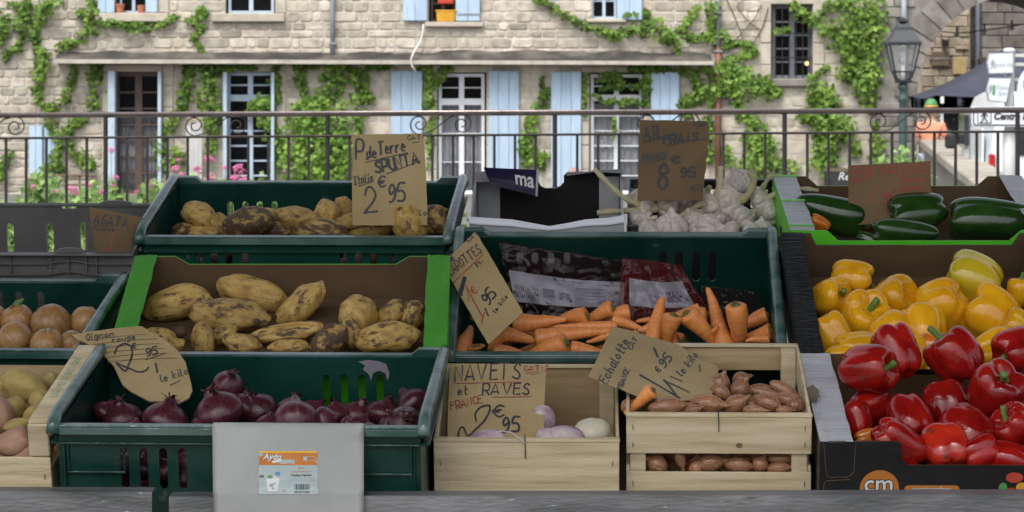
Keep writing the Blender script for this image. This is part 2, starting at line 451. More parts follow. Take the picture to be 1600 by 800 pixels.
# lintels, sills, jambs
trim('sill', 150, 264, 20.5, 34, -.12); trim('sill', 331, 445, 21.5, 34, -.12)
trim('sill', 664, 755, 34.5, 42, -.12); trim('sill', 917, 978, 29.5, 35, -.1); trim('sill', 1202, 1268, 123.5, 135, -.12, .1, m_gate)
jamb(233, 264, -60, 20, 3); jamb(431, 447, -60, 21, 3); jamb(965, 967, -60, 29, 1)
jamb(255, 271, 100, 303, 6); jamb(160, 175, 112, 303, 6); trim('lintel', 160, 254, 101, 111.5)
jamb(431, 447, 112, 303, 6); trim('lintel', 345, 447, 101, 111.5)
trim('lintel', 664, 771, 102, 112.5); jamb(672, 682.5, 113, 303, 5); jamb(760.5, 768, 113, 303, 5)
trim('lintel', 908, 1016, 104, 112.5); jamb(908, 920.5, 113, 303, 5)
jamb(1188, 1204.5, 0, 135, 4); jamb(1271, 1288, 0, 135, 4); trim('lintel', 1196, 1280, -8, 6.5)
trim('sill', 40, 98, 272.5, 280, -.08)
# ledge between the storeys: slab edge, dark sloping top
b = B(); b.slab([(fx(90), fz(99.5)), (fx(1112), fz(102)), (fx(1112), fz(96)), (fx(90), fz(93))], (), .5, lambda x, y, k: V((x, HYY - .5 + .499 * k, y)))
b.done('ledge', m_ledgetop, house)
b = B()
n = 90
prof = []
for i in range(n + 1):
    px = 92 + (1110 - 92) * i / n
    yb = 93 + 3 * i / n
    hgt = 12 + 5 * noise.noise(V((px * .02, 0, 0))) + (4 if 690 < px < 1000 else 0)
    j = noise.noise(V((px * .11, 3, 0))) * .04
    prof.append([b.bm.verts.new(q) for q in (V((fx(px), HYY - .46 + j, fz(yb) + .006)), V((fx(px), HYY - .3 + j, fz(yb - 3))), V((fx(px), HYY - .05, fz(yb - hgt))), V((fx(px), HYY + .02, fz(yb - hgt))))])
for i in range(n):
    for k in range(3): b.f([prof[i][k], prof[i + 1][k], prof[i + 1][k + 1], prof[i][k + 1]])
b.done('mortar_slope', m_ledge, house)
blocked.append((90, 84, 1112, 101))

# stones of the walls: each one a bevelled piece, the 300 largest in view as parts, the rest joined
stones = []
def course(y0, y1, wmin, wmax, xa, xb, d, tb):
    segs = [(xa, xb, y0, y1)]
    for bx0, by0, bx1, by1 in blocked:
        out = []
        for a, c, p, q in segs:
            if bx1 <= a or bx0 >= c or by1 <= p or by0 >= q: out.append((a, c, p, q)); continue
            if bx0 - a > 5: out.append((a, bx0 - .4, p, q))
            if c - bx1 > 5: out.append((bx1 + .4, c, p, q))
            mx0, mx1 = max(a, bx0), min(c, bx1)
            if by0 - p > 5: out.append((mx0, mx1, p, by0 - .4))
            if q - by1 > 5: out.append((mx0, mx1, by1 + .4, q))
        segs = out
    for a, c, p, q in segs:
        x = a
        while x < c - 3:
            w = random.uniform(wmin, wmax)
            if c - (x + w) < wmin * .7: w = c - x
            w = min(w, c - x)
            g = random.uniform(.5, 1.3)
            t = min(1, max(0, random.gauss(tb, .22)))
            stones.append((x + g, x + w - g, p + random.uniform(.4, 1.4), q - random.uniform(.4, 1.4), d * random.uniform(.6, 1.3), t))
            x += w
def stone_geo(b, s):
    x0, x1, y0, y1, d, t = s
    w, h = x1 - x0, y1 - y0
    c = min(w, h)
    j = lambda a: random.uniform(-a, a)
    r = [.30 * c * random.uniform(.3, 1) for _ in range(4)]
    o = [(x0 + r[0], y0), (x1 - r[1], y0 + j(.9)), (x1, y0 + r[1]), (x1 + j(.8), y1 - r[2]), (x1 - r[2], y1), (x0 + r[3], y1 + j(.9)), (x0, y1 - r[3]), (x0 + j(.8), y0 + r[0])]
    cx, cy = (x0 + x1) / 2, (y0 + y1) / 2
    B0 = [b.bm.verts.new((fx(px), HYY + .01, fz(py))) for px, py in o]
    B1 = [b.bm.verts.new((fx(cx + (px - cx) * .985), HYY - d * .55, fz(cy + (py - cy) * .97))) for px, py in o]
    B2 = [b.bm.verts.new((fx(px + (1.5 if px < cx else -1.5)), HYY - d * random.uniform(.8, 1.25), fz(py + (1.3 if py < cy else -1.3)))) for px, py in o]
    for i in range(8):
        k = (i + 1) % 8
        b.f([B0[i], B0[k], B1[k], B1[i]], t); b.f([B1[i], B1[k], B2[k], B2[i]], t)
    b.f(B2, t)
y = -312
while y < 84:
    h = random.uniform(11, 19)
    course(y, min(y + h, 84), 12, 40, 168, 1376, .016, .5); y += h
y = -312
while y < 303:
    h = random.uniform(10, 20)
    course(y, y + h, 11, 36, -515, 168 if y < 84 or y > 101 else 89, .02, .42); y += h
y = 101
while y < 303:
    h = random.uniform(15, 24)
    course(y, min(y + h, 303), 18, 46, 168, 1112, .007, .60); y += h
y = 84
while y < 303:
    h = random.uniform(14, 21)
    course(y, min(y + h, 303), 18, 40, 1112.5, 1376, .008, .60); y += h
vis = lambda s: s[1] > 0 and s[3] > 2 and s[2] < 285
stones.sort(key=lambda s: -(vis(s)) * (s[1] - s[0]) * (s[3] - s[2]))
for s in stones[:296]:
    b = B(); stone_geo(b, s); b.done('stone', m_stone, house)
b = B()
for s in stones[296:]: stone_geo(b, s)
tag(b.done('rubble_stone', m_stone, house), kind='stuff')

# windows and doors
def fpart(name, boxes, m, parent, bev=0):
    b = B()
    for q in boxes: fbox(b, *q, .5, bev)
    return b.done(name, m, parent)
def casement(name, x0, y0, x1, y1, cols, rows, m, fw=4, bw=2, d=.12, curtain=None, split=None, solid=None):
    """frame with bars and panes; split = y of a transom"""
    bars = [(x0, x0 + fw, y0, y1, d, d + .07), (x1 - fw, x1, y0, y1, d, d + .07), (x0 + fw, x1 - fw, y0, y0 + fw, d + .002, d + .07), (x0 + fw, x1 - fw, y1 - fw, y1, d + .002, d + .07)]
    xm = (x0 + x1) / 2
    bars.append((xm - fw * .8, xm + fw * .8, y0 + fw, y1 - fw, d - .006, d + .07))
    if split: bars += [(x0 + fw, xm - fw * .8, split - 5, split + 5, d - .004, d + .07), (xm + fw * .8, x1 - fw, split - 5, split + 5, d - .004, d + .07)]
    w = fpart(name, bars, m, house)
    gb = []
    for lo, hi, n_ in ([(y0 + fw, split - 5, rows[0]), (split + 5, y1 - fw, rows[1])] if split else [(y0 + fw, y1 - fw, rows)]):
        for i in range(1, n_):
            yy = lo + (hi - lo) * i / n_
            gb += [(x0 + fw, xm - fw * .8, yy - bw / 2, yy + bw / 2, d + .012, d + .05), (xm + fw * .8, x1 - fw, yy - bw / 2, yy + bw / 2, d + .012, d + .05)]
    for q in gb:
        fpart('glazing_bar', [q], m, w)
    for a, c in ((x0 + fw, xm - fw * .8), (xm + fw * .8, x1 - fw)):
        for p, q in ([(y0 + fw, split - 5), (split + 5, y1 - fw)] if split else [(y0 + fw, y1 - fw)]):
            fpart('pane', [(a + .1, c - .1, p + .1, q - .1, d + .055, d + .06)], m_pane, w)
    if curtain:
        for a, c in ((x0 + fw, xm - 1), (xm + 1, x1 - fw)):
            b = B()
            b.grid(lambda u, v: V((fx(a + (c - a) * u), HYY + d + .085 + .02 * math.sin(u * curtain[2]) , fz(curtain[0] + (curtain[1] - curtain[0]) * v))), 40, 2)
            bmesh.ops.solidify(b.bm, geom=b.bm.faces[:], thickness=.004)
            b.done('curtain', m_curt, w, smooth=True)
    return w
def shutter(x0, x1, y0, y1, n, d0=-.09, d1=-.05, hinge=()):
    b = B()
    fbox(b, x0 + 2, x1 - 2, y0 + 8, y0 + 12, d1, d1 + .02); fbox(b, x0 + 2, x1 - 2, y1 - 14, y1 - 10, d1, d1 + .02)
    s = b.done('shutter', m_shut, house)
    for i in range(n):
        a, c = x0 + (x1 - x0) * i / n, x0 + (x1 - x0) * (i + 1) / n
        b = B(); fbox(b, a + .15, c - .15, y0 + random.uniform(-.4, .4), y1, d0 - random.random() * .006, d1, .5, .008); b.done('plank', m_shut, s)
    for hy in hinge:
        b = B(); fbox(b, x0 + 3, x1 + 1, hy - 1, hy + 1, d0 - .02, d0 - .007); b.done('hinge_strap', m_zinc, s)
    return s
casement('window', 186, -70, 229, 19.5, 2, 3, m_bluewood, 3, 2)
casement('window', 356, -75, 427, 20.5, 2, 4, m_bluewood, 4, 2)
shutter(153, 180, -70, 20, 2, -.1, -.05); shutter(229, 247, -70, 19.5, 1, -.1, -.05)
casement('window', 673, -75, 711, 33, 2, 4, m_dkwood, 3, 2, .16)
shutter(630, 668, -70, 32.5, 2); shutter(712, 750, -70, 33, 2, hinge=(22,))
casement('window', 925, -75, 963, 28.5, 2, 4, m_bluewood, 3, 2)
shutter(963.5, 1003, -70, 31, 2)
casement('french_door', 178, 112, 252, 303, 2, 7, m_dkwood, 7, 3, .14, (183, 300, 30))
casement('french_door', 354, 113, 427, 303, 2, (2, 6), m_bluewood, 5, 2.4, .1, None, 153)
casement('french_door', 685, 115, 757, 303, 2, (2, 3), m_white, 5, 1.6, .1, (164, 300, 16), 159)
casement('french_door', 923, 116, 1004, 303, 2, (2, 6), m_white, 5, 1.8, .1, (162, 300, 20), 153)
# folded shutter leaves standing edge-on in the two left doors
for a, c, p, q in ((171, 182, 111, 303), (248.5, 254, 112, 303), (350, 356.5, 113, 303), (425, 430, 113, 303)):
    fpart('folded_shutter', [(a, c, p, q, -.22, .06)], m_bluewood, house, .01)
shutter(611, 660, 111, 292, 3); shutter(763, 811, 111, 292, 3); shutter(861, 908, 112, 292, 3, -.1, -.05); shutter(1016.5, 1061, 112, 292, 3)
shutter(46, 67, 197, 272, 2, -.05, .0); shutter(70, 91, 200, 272, 2, -.05, .0)
fpart('window_frame', [(46, 92, 196, 199, .02, .1), (67.3, 69.7, 199.2, 271.8, .02, .1)], m_bluewood, house)
# barred window
bw = casement('window', 1207, 8, 1269, 122.5, 2, 5, m_greyframe, 5, 2.5, .12)
for i in range(6):
    xx = 1212 + i * 10.6
    b = B(); b.tube([(fx(xx), HYY + .03, fz(8)), (fx(xx), HYY + .03, fz(122))], .011, 6); b.done('iron_bar', m_iron, bw)
for yy in (52, 90):
    b = B(); fbox(b, 1206, 1270, yy - .8, yy + .8, .015, .025); b.done('cross_bar', m_iron, bw)
# drainpipes, white cable
def pipe(name, label, px, y0, y1, r, m, d=.1, brackets=()):
    b = B(); b.tube([(fx(px), HYY - d, fz(y0)), (fx(px), HYY - d, fz(y1))], r, 10)
    o = b.done(name, m, None, True)
    for by in brackets:
        b = B(); fbox(b, px - 6, px + 6, by - 1.2, by + 1.2, -d - r * 1.2, 0); b.done('bracket', m_zinc, o)
    return tag(o, label, 'drainpipe')
pipe('drainpipe', 'blue grey drainpipe on the upper wall ending at the ledge', 520, -70, 90, .042, m_zinc, .1, (68,))
pipe('drainpipe', 'short grey zinc drainpipe emerging from creeper above the red pipe', 1121, -70, 76, .045, m_zinc, .1, (20,))
pipe('drainpipe', 'red brown lower drainpipe standing among creeper on the stone wall', 1121.5, 74, 303, .058, m_rust, .105, (80,))
b = B()
pts = [(662, 38), (661, 50), (657, 66), (649, 80), (644, 92), (645, 103), (651, 112)]
b.tube([(fx(a), HYY - (.1 if i < 3 else .53), fz(c)) for i, (a, c) in enumerate(pts)], .016, 6)
tag(b.done('cable', m_cable, None, True), 'loose white cable hanging from the blue shuttered window over the ledge', 'cable')
# things in the upper windows
def pot(px, py, w, h, m, name, label, lip=1.12):
    b = B()
    prof_ = [(0, 0), (.40, 0), (.5, .8), (.5 * lip, .8), (.5 * lip, 1), (.44, 1), (.40, .8), (0, .78)]
    hh, ww = h * K, w * K
    b.grid(lambda u, v: V((ww * prof_[round(v * 7)][0] * math.cos(u * 2 * math.pi), ww * prof_[round(v * 7)][0] * math.sin(u * 2 * math.pi), hh * prof_[round(v * 7)][1])), 14, 7, True)
    o = b.done(name, m); o.location = (fx(px), HYY - .03, fz(py))
    return tag(o, label, 'flower pot')
pot(188, 20.3, 13, 14, m_terra, 'flower_pot', 'round terracotta pot at the left on the top left window sill', 1.15)
pot(221, 20.3, 13, 12, m_terra, 'flower_pot', 'red terracotta pot at the right on the top left window sill', 1.05)
b = B()
b.grid(lambda u, v: V((fx(697) + .17 * (1 + .12 * v) * math.copysign(abs(math.cos(u * 6.283)) ** .4, math.cos(u * 6.283)), HYY - .02 + .09 * (1 + .12 * v) * math.copysign(abs(math.sin(u * 6.283)) ** .4, math.sin(u * 6.283)), fz(33.8) + .20 * v)), 24, 4, True)
o = b.done('window_box', m_yellow, None, True)
b = B(); b.box(fx(697) - .2, fx(697) + .2, HYY - .13, HYY + .09, fz(16) - .02, fz(16), None, .5, .006); b.done('rim', m_yellow, o)
tag(o, 'yellow plastic plant box on the sill between blue shutters', 'plant box')
b = B(); b.box(fx(684), fx(709), HYY + .02, HYY + .12, fz(6), fz(-14), None, .5, .02)
tag(b.done('red_cloth', m_prred), 'red cloth hanging in the upper window above the yellow box', 'cloth')
# warm lamp glowing behind the barred window
b = B(); bmesh.ops.create_icosphere(b.bm, subdivisions=2, radius=.036)
o = b.done('window_lamp', glow('lamp_bulb_glow', (1, .62, .2), 1.5), None, True, M.Translation((fx(1262), HYY + .14, fz(99))))
b = B(); b.tube([(0, 0, .04), (0, 0, .09)], .02, 8); b.done('socket', m_iron, o)
tag(o, 'small warm lit bulb in the barred grey window', 'lamp')
# leaning white slatted panel
pn = empty('slatted_panel', 'white slatted panel leaning on the wall between the two left doors', 'panel', (fx(306), HYY - .3, GZ))
b = B(); fbox(b, 294, 296.5, 196, 303, -.34, -.3); fbox(b, 315.5, 318, 190, 303, -.34, -.3); b.done('frame', m_pole, pn)
for i in range(5):
    b = B(); fbox(b, 297.2 + i * 3.7, 300.2 + i * 3.7, 195 - i * .8, 300, -.335, -.315); b.done('slat', m_pole, pn)
for c in pn.children: c.matrix_parent_inverse = M.Translation(-pn.location)
# weathered bench at the far left
bn = empty('garden_bench', 'weathered low wooden bench by the wall beyond the pink flowers', 'bench', (fx(130), HYY - 1.2, GZ))
for k, (a, c, p, q, d0, d1) in enumerate(((92, 166, 270, 273.5, -1.3, -1.25), (92, 166, 276, 279, -1.3, -1.25), (92, 166, 284, 287, -1.7, -1.3))):
    b = B(); fbox(b, a, c, p, q, d0, d1, .5, .008); b.done('board', m_stem, bn)
for xx in (96, 118, 140, 160):
    b = B(); fbox(b, xx - 1, xx + 1, 273.6, 303, -1.249, -1.2); b.done('leg', m_stem, bn)
for c in bn.children: c.matrix_parent_inverse = M.Translation(-bn.location)
# chalkboard by the wall
cb = empty('chalkboard', 'small black chalkboard on an easel behind the green pepper box', 'chalkboard', (fx(1310), HYY - 2, GZ))
q = HYY - 2.0
def cbox(n_, x0, x1, y0, y1, d, m):
    b = B(); a, c = P(x0, y1, q + d), P(x1, y0, q + d); b.box(a.x, c.x, q + d, q + d + .03, a.z, c.z); o = b.done(n_, m, cb); o.matrix_parent_inverse = M.Translation(-cb.location); return o
cbox('board', 1288, 1338, 268, 320, 0, m_signk); cbox('frame', 1287, 1339, 263, 267.8, -.01, m_stem); cbox('leg', 1289, 1291.5, 320.2, 333, 0, m_stem); cbox('leg', 1334, 1337, 320.2, 333, 0, m_stem)
b = B(); text_into(b, 'Re', .2, lambda x, y: P(1318, 276, q - .004) + V((x, 0, y)), shear=.3); o = b.done('lettering', m_paper, cb); o.matrix_parent_inverse = M.Translation(-cb.location)

# ------------------------------------------------------------------ creeper
def leaf(b, p, s, nrm, tw, t, ln=1.0):
    z = nrm.normalized()
    x = z.orthogonal().normalized()
    x = (M.Rotation(tw, 3, z) @ x)
    y_ = z.cross(x)
    v = [b.bm.verts.new(p + x * (a * s) + y_ * (c * s * ln) + z * (d * s)) for a, c, d in ((0, -.5, 0), (.55, -.12, .12), (.22, .12, .03), (0, .6, -.05), (-.22, .12, .03), (-.55, -.12, .12))]
    b.f([v[0], v[1], v[2], v[3]], t); b.f([v[0], v[3], v[4], v[5]], t)
def vine(label, blobs, dens=1.0, D=HYY, stems=True):
    o = empty('climbing_vine', label, 'creeper', group='creeper plants on the stone house')
    b = B(); st = B()
    exp = []
    for i, (x, y, w) in enumerate(blobs):
        exp.append((x, y, w))
        if i:
            x0, y0, w0 = blobs[i - 1]
            d = math.hypot(x - x0, y - y0)
            if d < 34 + (w + w0) * .3:
                n = int(d / max(4, min(w, w0) * .5))
                for k in range(1, n): exp.append((x0 + (x - x0) * k / n, y0 + (y - y0) * k / n, w0 + (w - w0) * k / n))
                m_ = V((fx((x + x0) / 2 + random.uniform(-3, 3)), D - .05, fz((y + y0) / 2)))
                st.tube([(fx(x0), D - .04, fz(y0)), m_, (fx(x), D - .04, fz(y))], .016, 5)
    for x, y, w in exp:
        r = w * .62
        n = int(dens * (3 + r * r * .105))
        cl = random.uniform(-.22, .22)
        for _ in range(n):
            a, q = random.uniform(0, 6.283), math.sqrt(random.random()) * r * random.uniform(.7, 1.12)
            px, py = x + q * math.cos(a), y + q * math.sin(a) * 1.05
            dep = random.uniform(.02, .06 + .015 * w) * (1 - .45 * q / r)
            t = min(1, max(0, .42 + cl + random.gauss(0, .2) + dep * .7 - (py - y) / r * .10))
            leaf(b, V((fx(px), D - dep, fz(py))), random.uniform(.05, .125), V((random.gauss(0, .45), -1, random.gauss(.35, .45))), random.uniform(0, 6.28), t)
    f = b.done('foliage', m_leaf, o, fix=False)
    if stems: tag(st.done('stem', m_stem, o), kind='stuff')
    else: st.bm.free()
    return o
vine('sparse creeper tufts at the far left top edge of the stone wall', [(5, 27, 22), (8, 45, 14), (4, 60, 10), (2, 72, 12), (22, 9, 14), (36, 14, 8), (45, 5, 14), (34, 38, 22), (26, 45, 12), (36, 52, 10), (30, 75, 10), (10, 84, 8), (10, 93, 8), (17, 239, 12), (12, 250, 10), (4, 262, 16), (3, 280, 14)])
vine('long creeper strand winding down the left wall past the small blue shutters', [(90, 0, 22), (79, 8, 30), (70, 20, 26), (62, 30, 18), (52, 55, 16), (58, 66, 9), (57, 75, 8), (60, 84, 7), (72, 84, 18), (66, 95, 22), (65, 119, 24), (58, 132, 16), (63, 153, 14), (70, 165, 16), (80, 174, 20), (77, 190, 18), (88, 207, 16), (92, 232, 16), (90, 249, 20), (81, 260, 20), (76, 274, 20), (70, 262, 14), (100, 262, 12)])
vine('creeper loop hanging under the left end of the ledge', [(80, 172, 14), (90, 166, 14), (98, 158, 12), (106, 148, 16), (113, 132, 14), (116, 115, 14), (119, 104, 12), (112, 191, 14), (122, 186, 10), (133, 185, 10), (107, 203, 14), (109, 226, 12), (116, 241, 14), (128, 240, 16), (139, 251, 20), (148, 262, 14), (125, 250, 10)])
vine('short hanging creeper just left of the brown window door', [(148, 100, 14), (150, 112, 16), (143, 122, 14), (146, 132, 20), (148, 148, 18), (147, 162, 18), (146, 172, 14), (160, 105, 8), (157, 120, 9)])
vine('creeper climbing beside and under the top left window with flower pots', [(148, 0, 16), (146, 10, 18), (144, 22, 20), (145, 34, 16), (138, 46, 14), (128, 60, 14), (116, 66, 14), (104, 70, 12), (92, 74, 14), (160, 34, 14), (180, 36, 12), (195, 38, 14), (209, 42, 16), (224, 43, 14), (238, 42, 12), (252, 38, 10), (270, 30, 12), (276, 26, 9), (150, 50, 9), (128, 22, 10), (122, 18, 8)])
vine('thin sparse creeper sprig left of the second upper window', [(315, 16, 12), (322, 24, 10), (308, 22, 9), (300, 33, 8), (320, 45, 8), (300, 58, 8), (306, 64, 6), (313, 72, 8), (316, 84, 8), (292, 34, 7)], .8)
vine('two dense creeper columns between the brown door and blue glazed door', [(295, 106, 16), (296, 120, 14), (290, 146, 22), (282, 167, 16), (275, 182, 16), (269, 193, 16), (256, 206, 16), (250, 222, 16), (252, 240, 16), (254, 262, 16), (330, 102, 20), (328, 118, 28), (326, 135, 32), (327, 155, 32), (328, 175, 30), (330, 192, 24), (332, 206, 20), (333, 222, 18), (330, 240, 18), (346, 108, 16), (362, 105, 12), (380, 104, 12), (395, 104, 12), (277, 237, 16), (276, 256, 18), (290, 246, 12), (345, 170, 10), (343, 190, 10), (312, 104, 14)], 1.1)
vine('creeper hanging across the panes of the blue glazed door', [(433, 106, 12), (433, 119, 11), (435, 132, 11), (433, 145, 8), (435, 156, 10), (404, 160, 20), (392, 168, 12), (390, 175, 9), (412, 166, 18), (421, 164, 16), (426, 175, 8), (424, 190, 14), (418, 200, 12), (405, 188, 10), (430, 205, 14), (434, 222, 14), (435, 240, 12), (433, 258, 12), (416, 215, 9), (421, 128, 6)])
vine('broad dense creeper mass left of the potato price sign', [(466, 104, 16), (470, 115, 16), (471, 130, 14), (476, 143, 12), (510, 102, 20), (514, 115, 24), (513, 130, 24), (508, 143, 22), (500, 155, 24), (484, 160, 20), (463, 165, 16), (534, 114, 18), (533, 130, 12), (529, 146, 14), (476, 180, 44), (500, 176, 44), (520, 172, 34), (463, 200, 40), (490, 205, 48), (515, 205, 48), (542, 200, 40), (460, 232, 44), (488, 235, 52), (516, 234, 52), (542, 232, 40), (460, 262, 46), (490, 264, 50), (520, 262, 50), (545, 262, 36), (555, 160, 22), (568, 150, 18), (579, 158, 14), (553, 125, 14), (548, 110, 12), (570, 115, 10), (572, 135, 10), (565, 180, 18), (560, 200, 14), (480, 102, 10), (495, 102, 9), (590, 104, 10), (610, 103, 8), (575, 104, 10)], 1.15)
vine('creeper strip framing the left side of the white curtained door', [(668, 108, 16), (668, 120, 16), (680, 120, 12), (692, 124, 10), (667, 140, 14), (672, 152, 16), (673, 166, 20), (679, 180, 16), (672, 192, 14), (672, 210, 12), (673, 226, 10), (672, 245, 9), (690, 110, 12), (704, 108, 9), (655, 106, 8), (669, 262, 8)])
vine('slender creeper climbing between the two white curtained doors', [(847, 122, 4), (846, 132, 5), (852, 142, 12), (850, 154, 14), (848, 163, 14), (838, 168, 13), (834, 180, 16), (830, 198, 20), (822, 210, 14), (820, 226, 18), (815, 240, 12), (850, 245, 14), (842, 252, 12), (822, 255, 14), (835, 234, 10), (848, 262, 12)])
vine('creeper branch sweeping diagonally along the upper wall to the red pipe', [(838, 0, 10), (850, 4, 10), (862, 12, 11), (876, 20, 11), (890, 26, 11), (905, 36, 11), (920, 42, 12), (935, 46, 12), (950, 50, 14), (962, 58, 18), (975, 50, 12), (990, 46, 14), (1005, 46, 18), (1020, 44, 26), (1035, 52, 22), (1050, 62, 18), (1058, 72, 14), (1062, 84, 14), (1006, 30, 10), (1012, 20, 8), (985, 24, 7), (975, 25, 6), (1042, 60, 12), (1070, 44, 12), (1078, 26, 14), (1088, 14, 14), (1072, 58, 12), (1092, 62, 12), (1105, 58, 12), (1115, 66, 12)])
vine('creeper draped over the right white curtained door', [(915, 118, 9), (914, 128, 8), (912, 142, 7), (913, 160, 6), (913, 178, 5), (935, 122, 11), (948, 122, 12), (960, 118, 16), (972, 134, 9), (962, 136, 8), (950, 136, 8), (938, 140, 7), (984, 136, 6), (1000, 135, 8), (1010, 122, 12), (1010, 140, 14), (1008, 150, 12), (1012, 160, 12), (1000, 162, 8), (990, 160, 7), (978, 160, 8), (966, 160, 8), (955, 158, 8), (945, 162, 6), (935, 154, 6), (928, 148, 5), (1000, 108, 10), (985, 107, 9), (1015, 107, 12), (1028, 108, 10), (1045, 108, 10), (960, 186, 4), (960, 200, 4), (958, 216, 4)])
vine('creeper hanging below the right end of the ledge beside the pipe', [(1060, 110, 14), (1072, 114, 16), (1085, 122, 20), (1093, 135, 22), (1090, 148, 18), (1075, 155, 20), (1066, 162, 12), (1098, 152, 18), (1108, 160, 14), (1112, 112, 14), (1100, 106, 12), (1106, 180, 14), (1106, 200, 16), (1106, 216, 14), (1110, 240, 14), (1106, 256, 12), (1070, 172, 10), (1076, 185, 9)])
vine('creeper on the wall between the red pipe and the barred window', [(1112, 10, 22), (1114, 30, 18), (1110, 46, 10), (1107, 63, 12), (1124, 48, 10), (1138, 64, 14), (1134, 72, 10), (1160, 66, 8), (1177, 73, 10), (1180, 84, 10), (1163, 84, 18), (1150, 88, 14), (1142, 96, 14), (1128, 100, 14), (1121, 110, 16), (1163, 112, 20), (1160, 126, 30), (1166, 136, 34), (1180, 140, 30), (1195, 146, 22), (1207, 147, 16), (1218, 142, 9), (1187, 126, 16), (1200, 122, 14), (1130, 122, 18), (1118, 130, 20), (1110, 148, 18), (1142, 132, 20), (1150, 166, 16), (1158, 176, 22), (1168, 186, 26), (1180, 196, 26), (1184, 210, 30), (1187, 226, 36), (1165, 217, 22), (1205, 231, 22), (1182, 245, 40), (1180, 262, 40), (1135, 235, 12), (1137, 248, 16), (1205, 256, 26), (1222, 260, 24), (1236, 262, 24), (1150, 258, 20)], 1.05)
vine('huge dense creeper right of the barred window reaching the archway', [(1240, 7, 14), (1247, 21, 18), (1258, 28, 14), (1268, 36, 16), (1280, 26, 14), (1296, 7, 14), (1312, 8, 14), (1330, 10, 26), (1345, 14, 40), (1364, 10, 34), (1370, 28, 34), (1345, 36, 30), (1324, 35, 26), (1305, 42, 24), (1290, 50, 22), (1306, 62, 28), (1322, 56, 28), (1340, 54, 34), (1366, 56, 36), (1360, 72, 26), (1317, 80, 22), (1322, 94, 24), (1330, 104, 26), (1348, 98, 26), (1370, 92, 24), (1338, 119, 34), (1359, 119, 32), (1345, 136, 30), (1362, 140, 26), (1312, 112, 16), (1320, 122, 18), (1355, 157, 24), (1362, 168, 16), (1278, 136, 20), (1268, 148, 20), (1262, 156, 12), (1296, 147, 26), (1306, 161, 20), (1290, 165, 24), (1250, 185, 14), (1254, 176, 10), (1289, 185, 32), (1306, 192, 28), (1324, 196, 26), (1296, 210, 34), (1275, 203, 14), (1292, 236, 34), (1278, 242, 20), (1331, 224, 16), (1340, 240, 12), (1289, 259, 34), (1275, 258, 22), (1366, 196, 16), (1370, 210, 20), (1370, 228, 24), (1366, 247, 18), (1320, 212, 20), (1212, 49, 8), (1218, 50, 6), (1232, 46, 8), (1289, 108, 10), (1260, 128, 9)], 1.05)
# leafless twigs on the upper right wall
b = B()
for pts in ([(1135, 0), (1145, 20), (1155, 45), (1165, 75)], [(1190, 8), (1178, 30), (1160, 50), (1150, 62)], [(1150, 10), (1170, 35), (1188, 48)], [(1200, 12), (1192, 40), (1178, 66)]):
    b.tube([(fx(a), HYY - .06, fz(c)) for a, c in pts], .011, 5)
tag(b.done('bare_twigs', m_stem), 'bare brown twigs spreading on the upper wall left of the barred window', 'twigs')
# ------------------------------------------------------------------ archway right of the house
AY = 53.9
gate = empty('stone_archway', 'grey stone archway with voussoirs at the right end of the house', 'archway')
def gp(px, py, d=0): return P(px, py, AY) + V((0, d, 0))
cx, cy, RA = 1592, 152, 160
def arc(r, n=22, a0=180, a1=0): return [(cx + r * math.cos(R(a0 + (a1 - a0) * i / n)), cy - r * math.sin(R(a0 + (a1 - a0) * i / n))) for i in range(n + 1)]
b = B()
bot = HY + 1.6 * F / AY
outer = [(1370, bot), (cx - RA, bot)] + arc(RA) + [(cx + RA, bot), (1900, bot), (1900, -520), (1370, -520)]
b.slab(outer, (), 3.5, lambda x, y, k: gp(x, y, 3.5 * k))
b.done('wall', m_gate, gate)
n = 22
for i in range(n):                                            # voussoirs standing proud of the wall
    a0, a1 = 180 - 180 * i / n, 180 - 180 * (i + 1) / n
    r0, r1 = RA - .6, RA + random.uniform(34, 46)
    g = .5
    o = [(r0, a0 - g), (r1, a0 - g), (r1, a1 + g), (r0, a1 + g)]
    b = B()
    b.slab([(cx + r * math.cos(R(a)), cy - r * math.sin(R(a))) for r, a in o], (), .3, lambda x, y, k: gp(x, y, -.035 + .3 * k), random.random())
    b.done('voussoir', m_gate, gate)
y = 160                                                        # pillar blocks beside the opening
while y < bot - 6:
    h = random.uniform(15, 24)
    x = 1372.
    while x < cx - RA - 3:
        w = min(random.uniform(20, 38), cx - RA - x)
        b = B(); a, c = gp(x + .5, min(y + h, bot) - .5), gp(x + w - .5, y + .5)
        b.box(a.x, c.x, AY - .03 - random.random() * .01, AY + .2, a.z, c.z, None, random.random(), .012); b.done('stone', m_gate, gate)
        x += w
    y += h
y = -30
while y < 160:
    h = random.uniform(15, 22); x = 1372.
    while x < 1470:
        w = random.uniform(22, 42)
        if math.hypot(x + w - cx, y + h / 2 - cy) > RA + 48 and math.hypot(x + w - cx, y + h - cy) > RA + 46:
            b = B(); a, c = gp(x + .5, y + h - .5), gp(x + w - .5, y + .5)
            b.box(a.x, c.x, AY - .028 - random.random() * .01, AY + .2, a.z, c.z, None, random.random(), .012); b.done('stone', m_gate, gate)
        x += w
    y += h
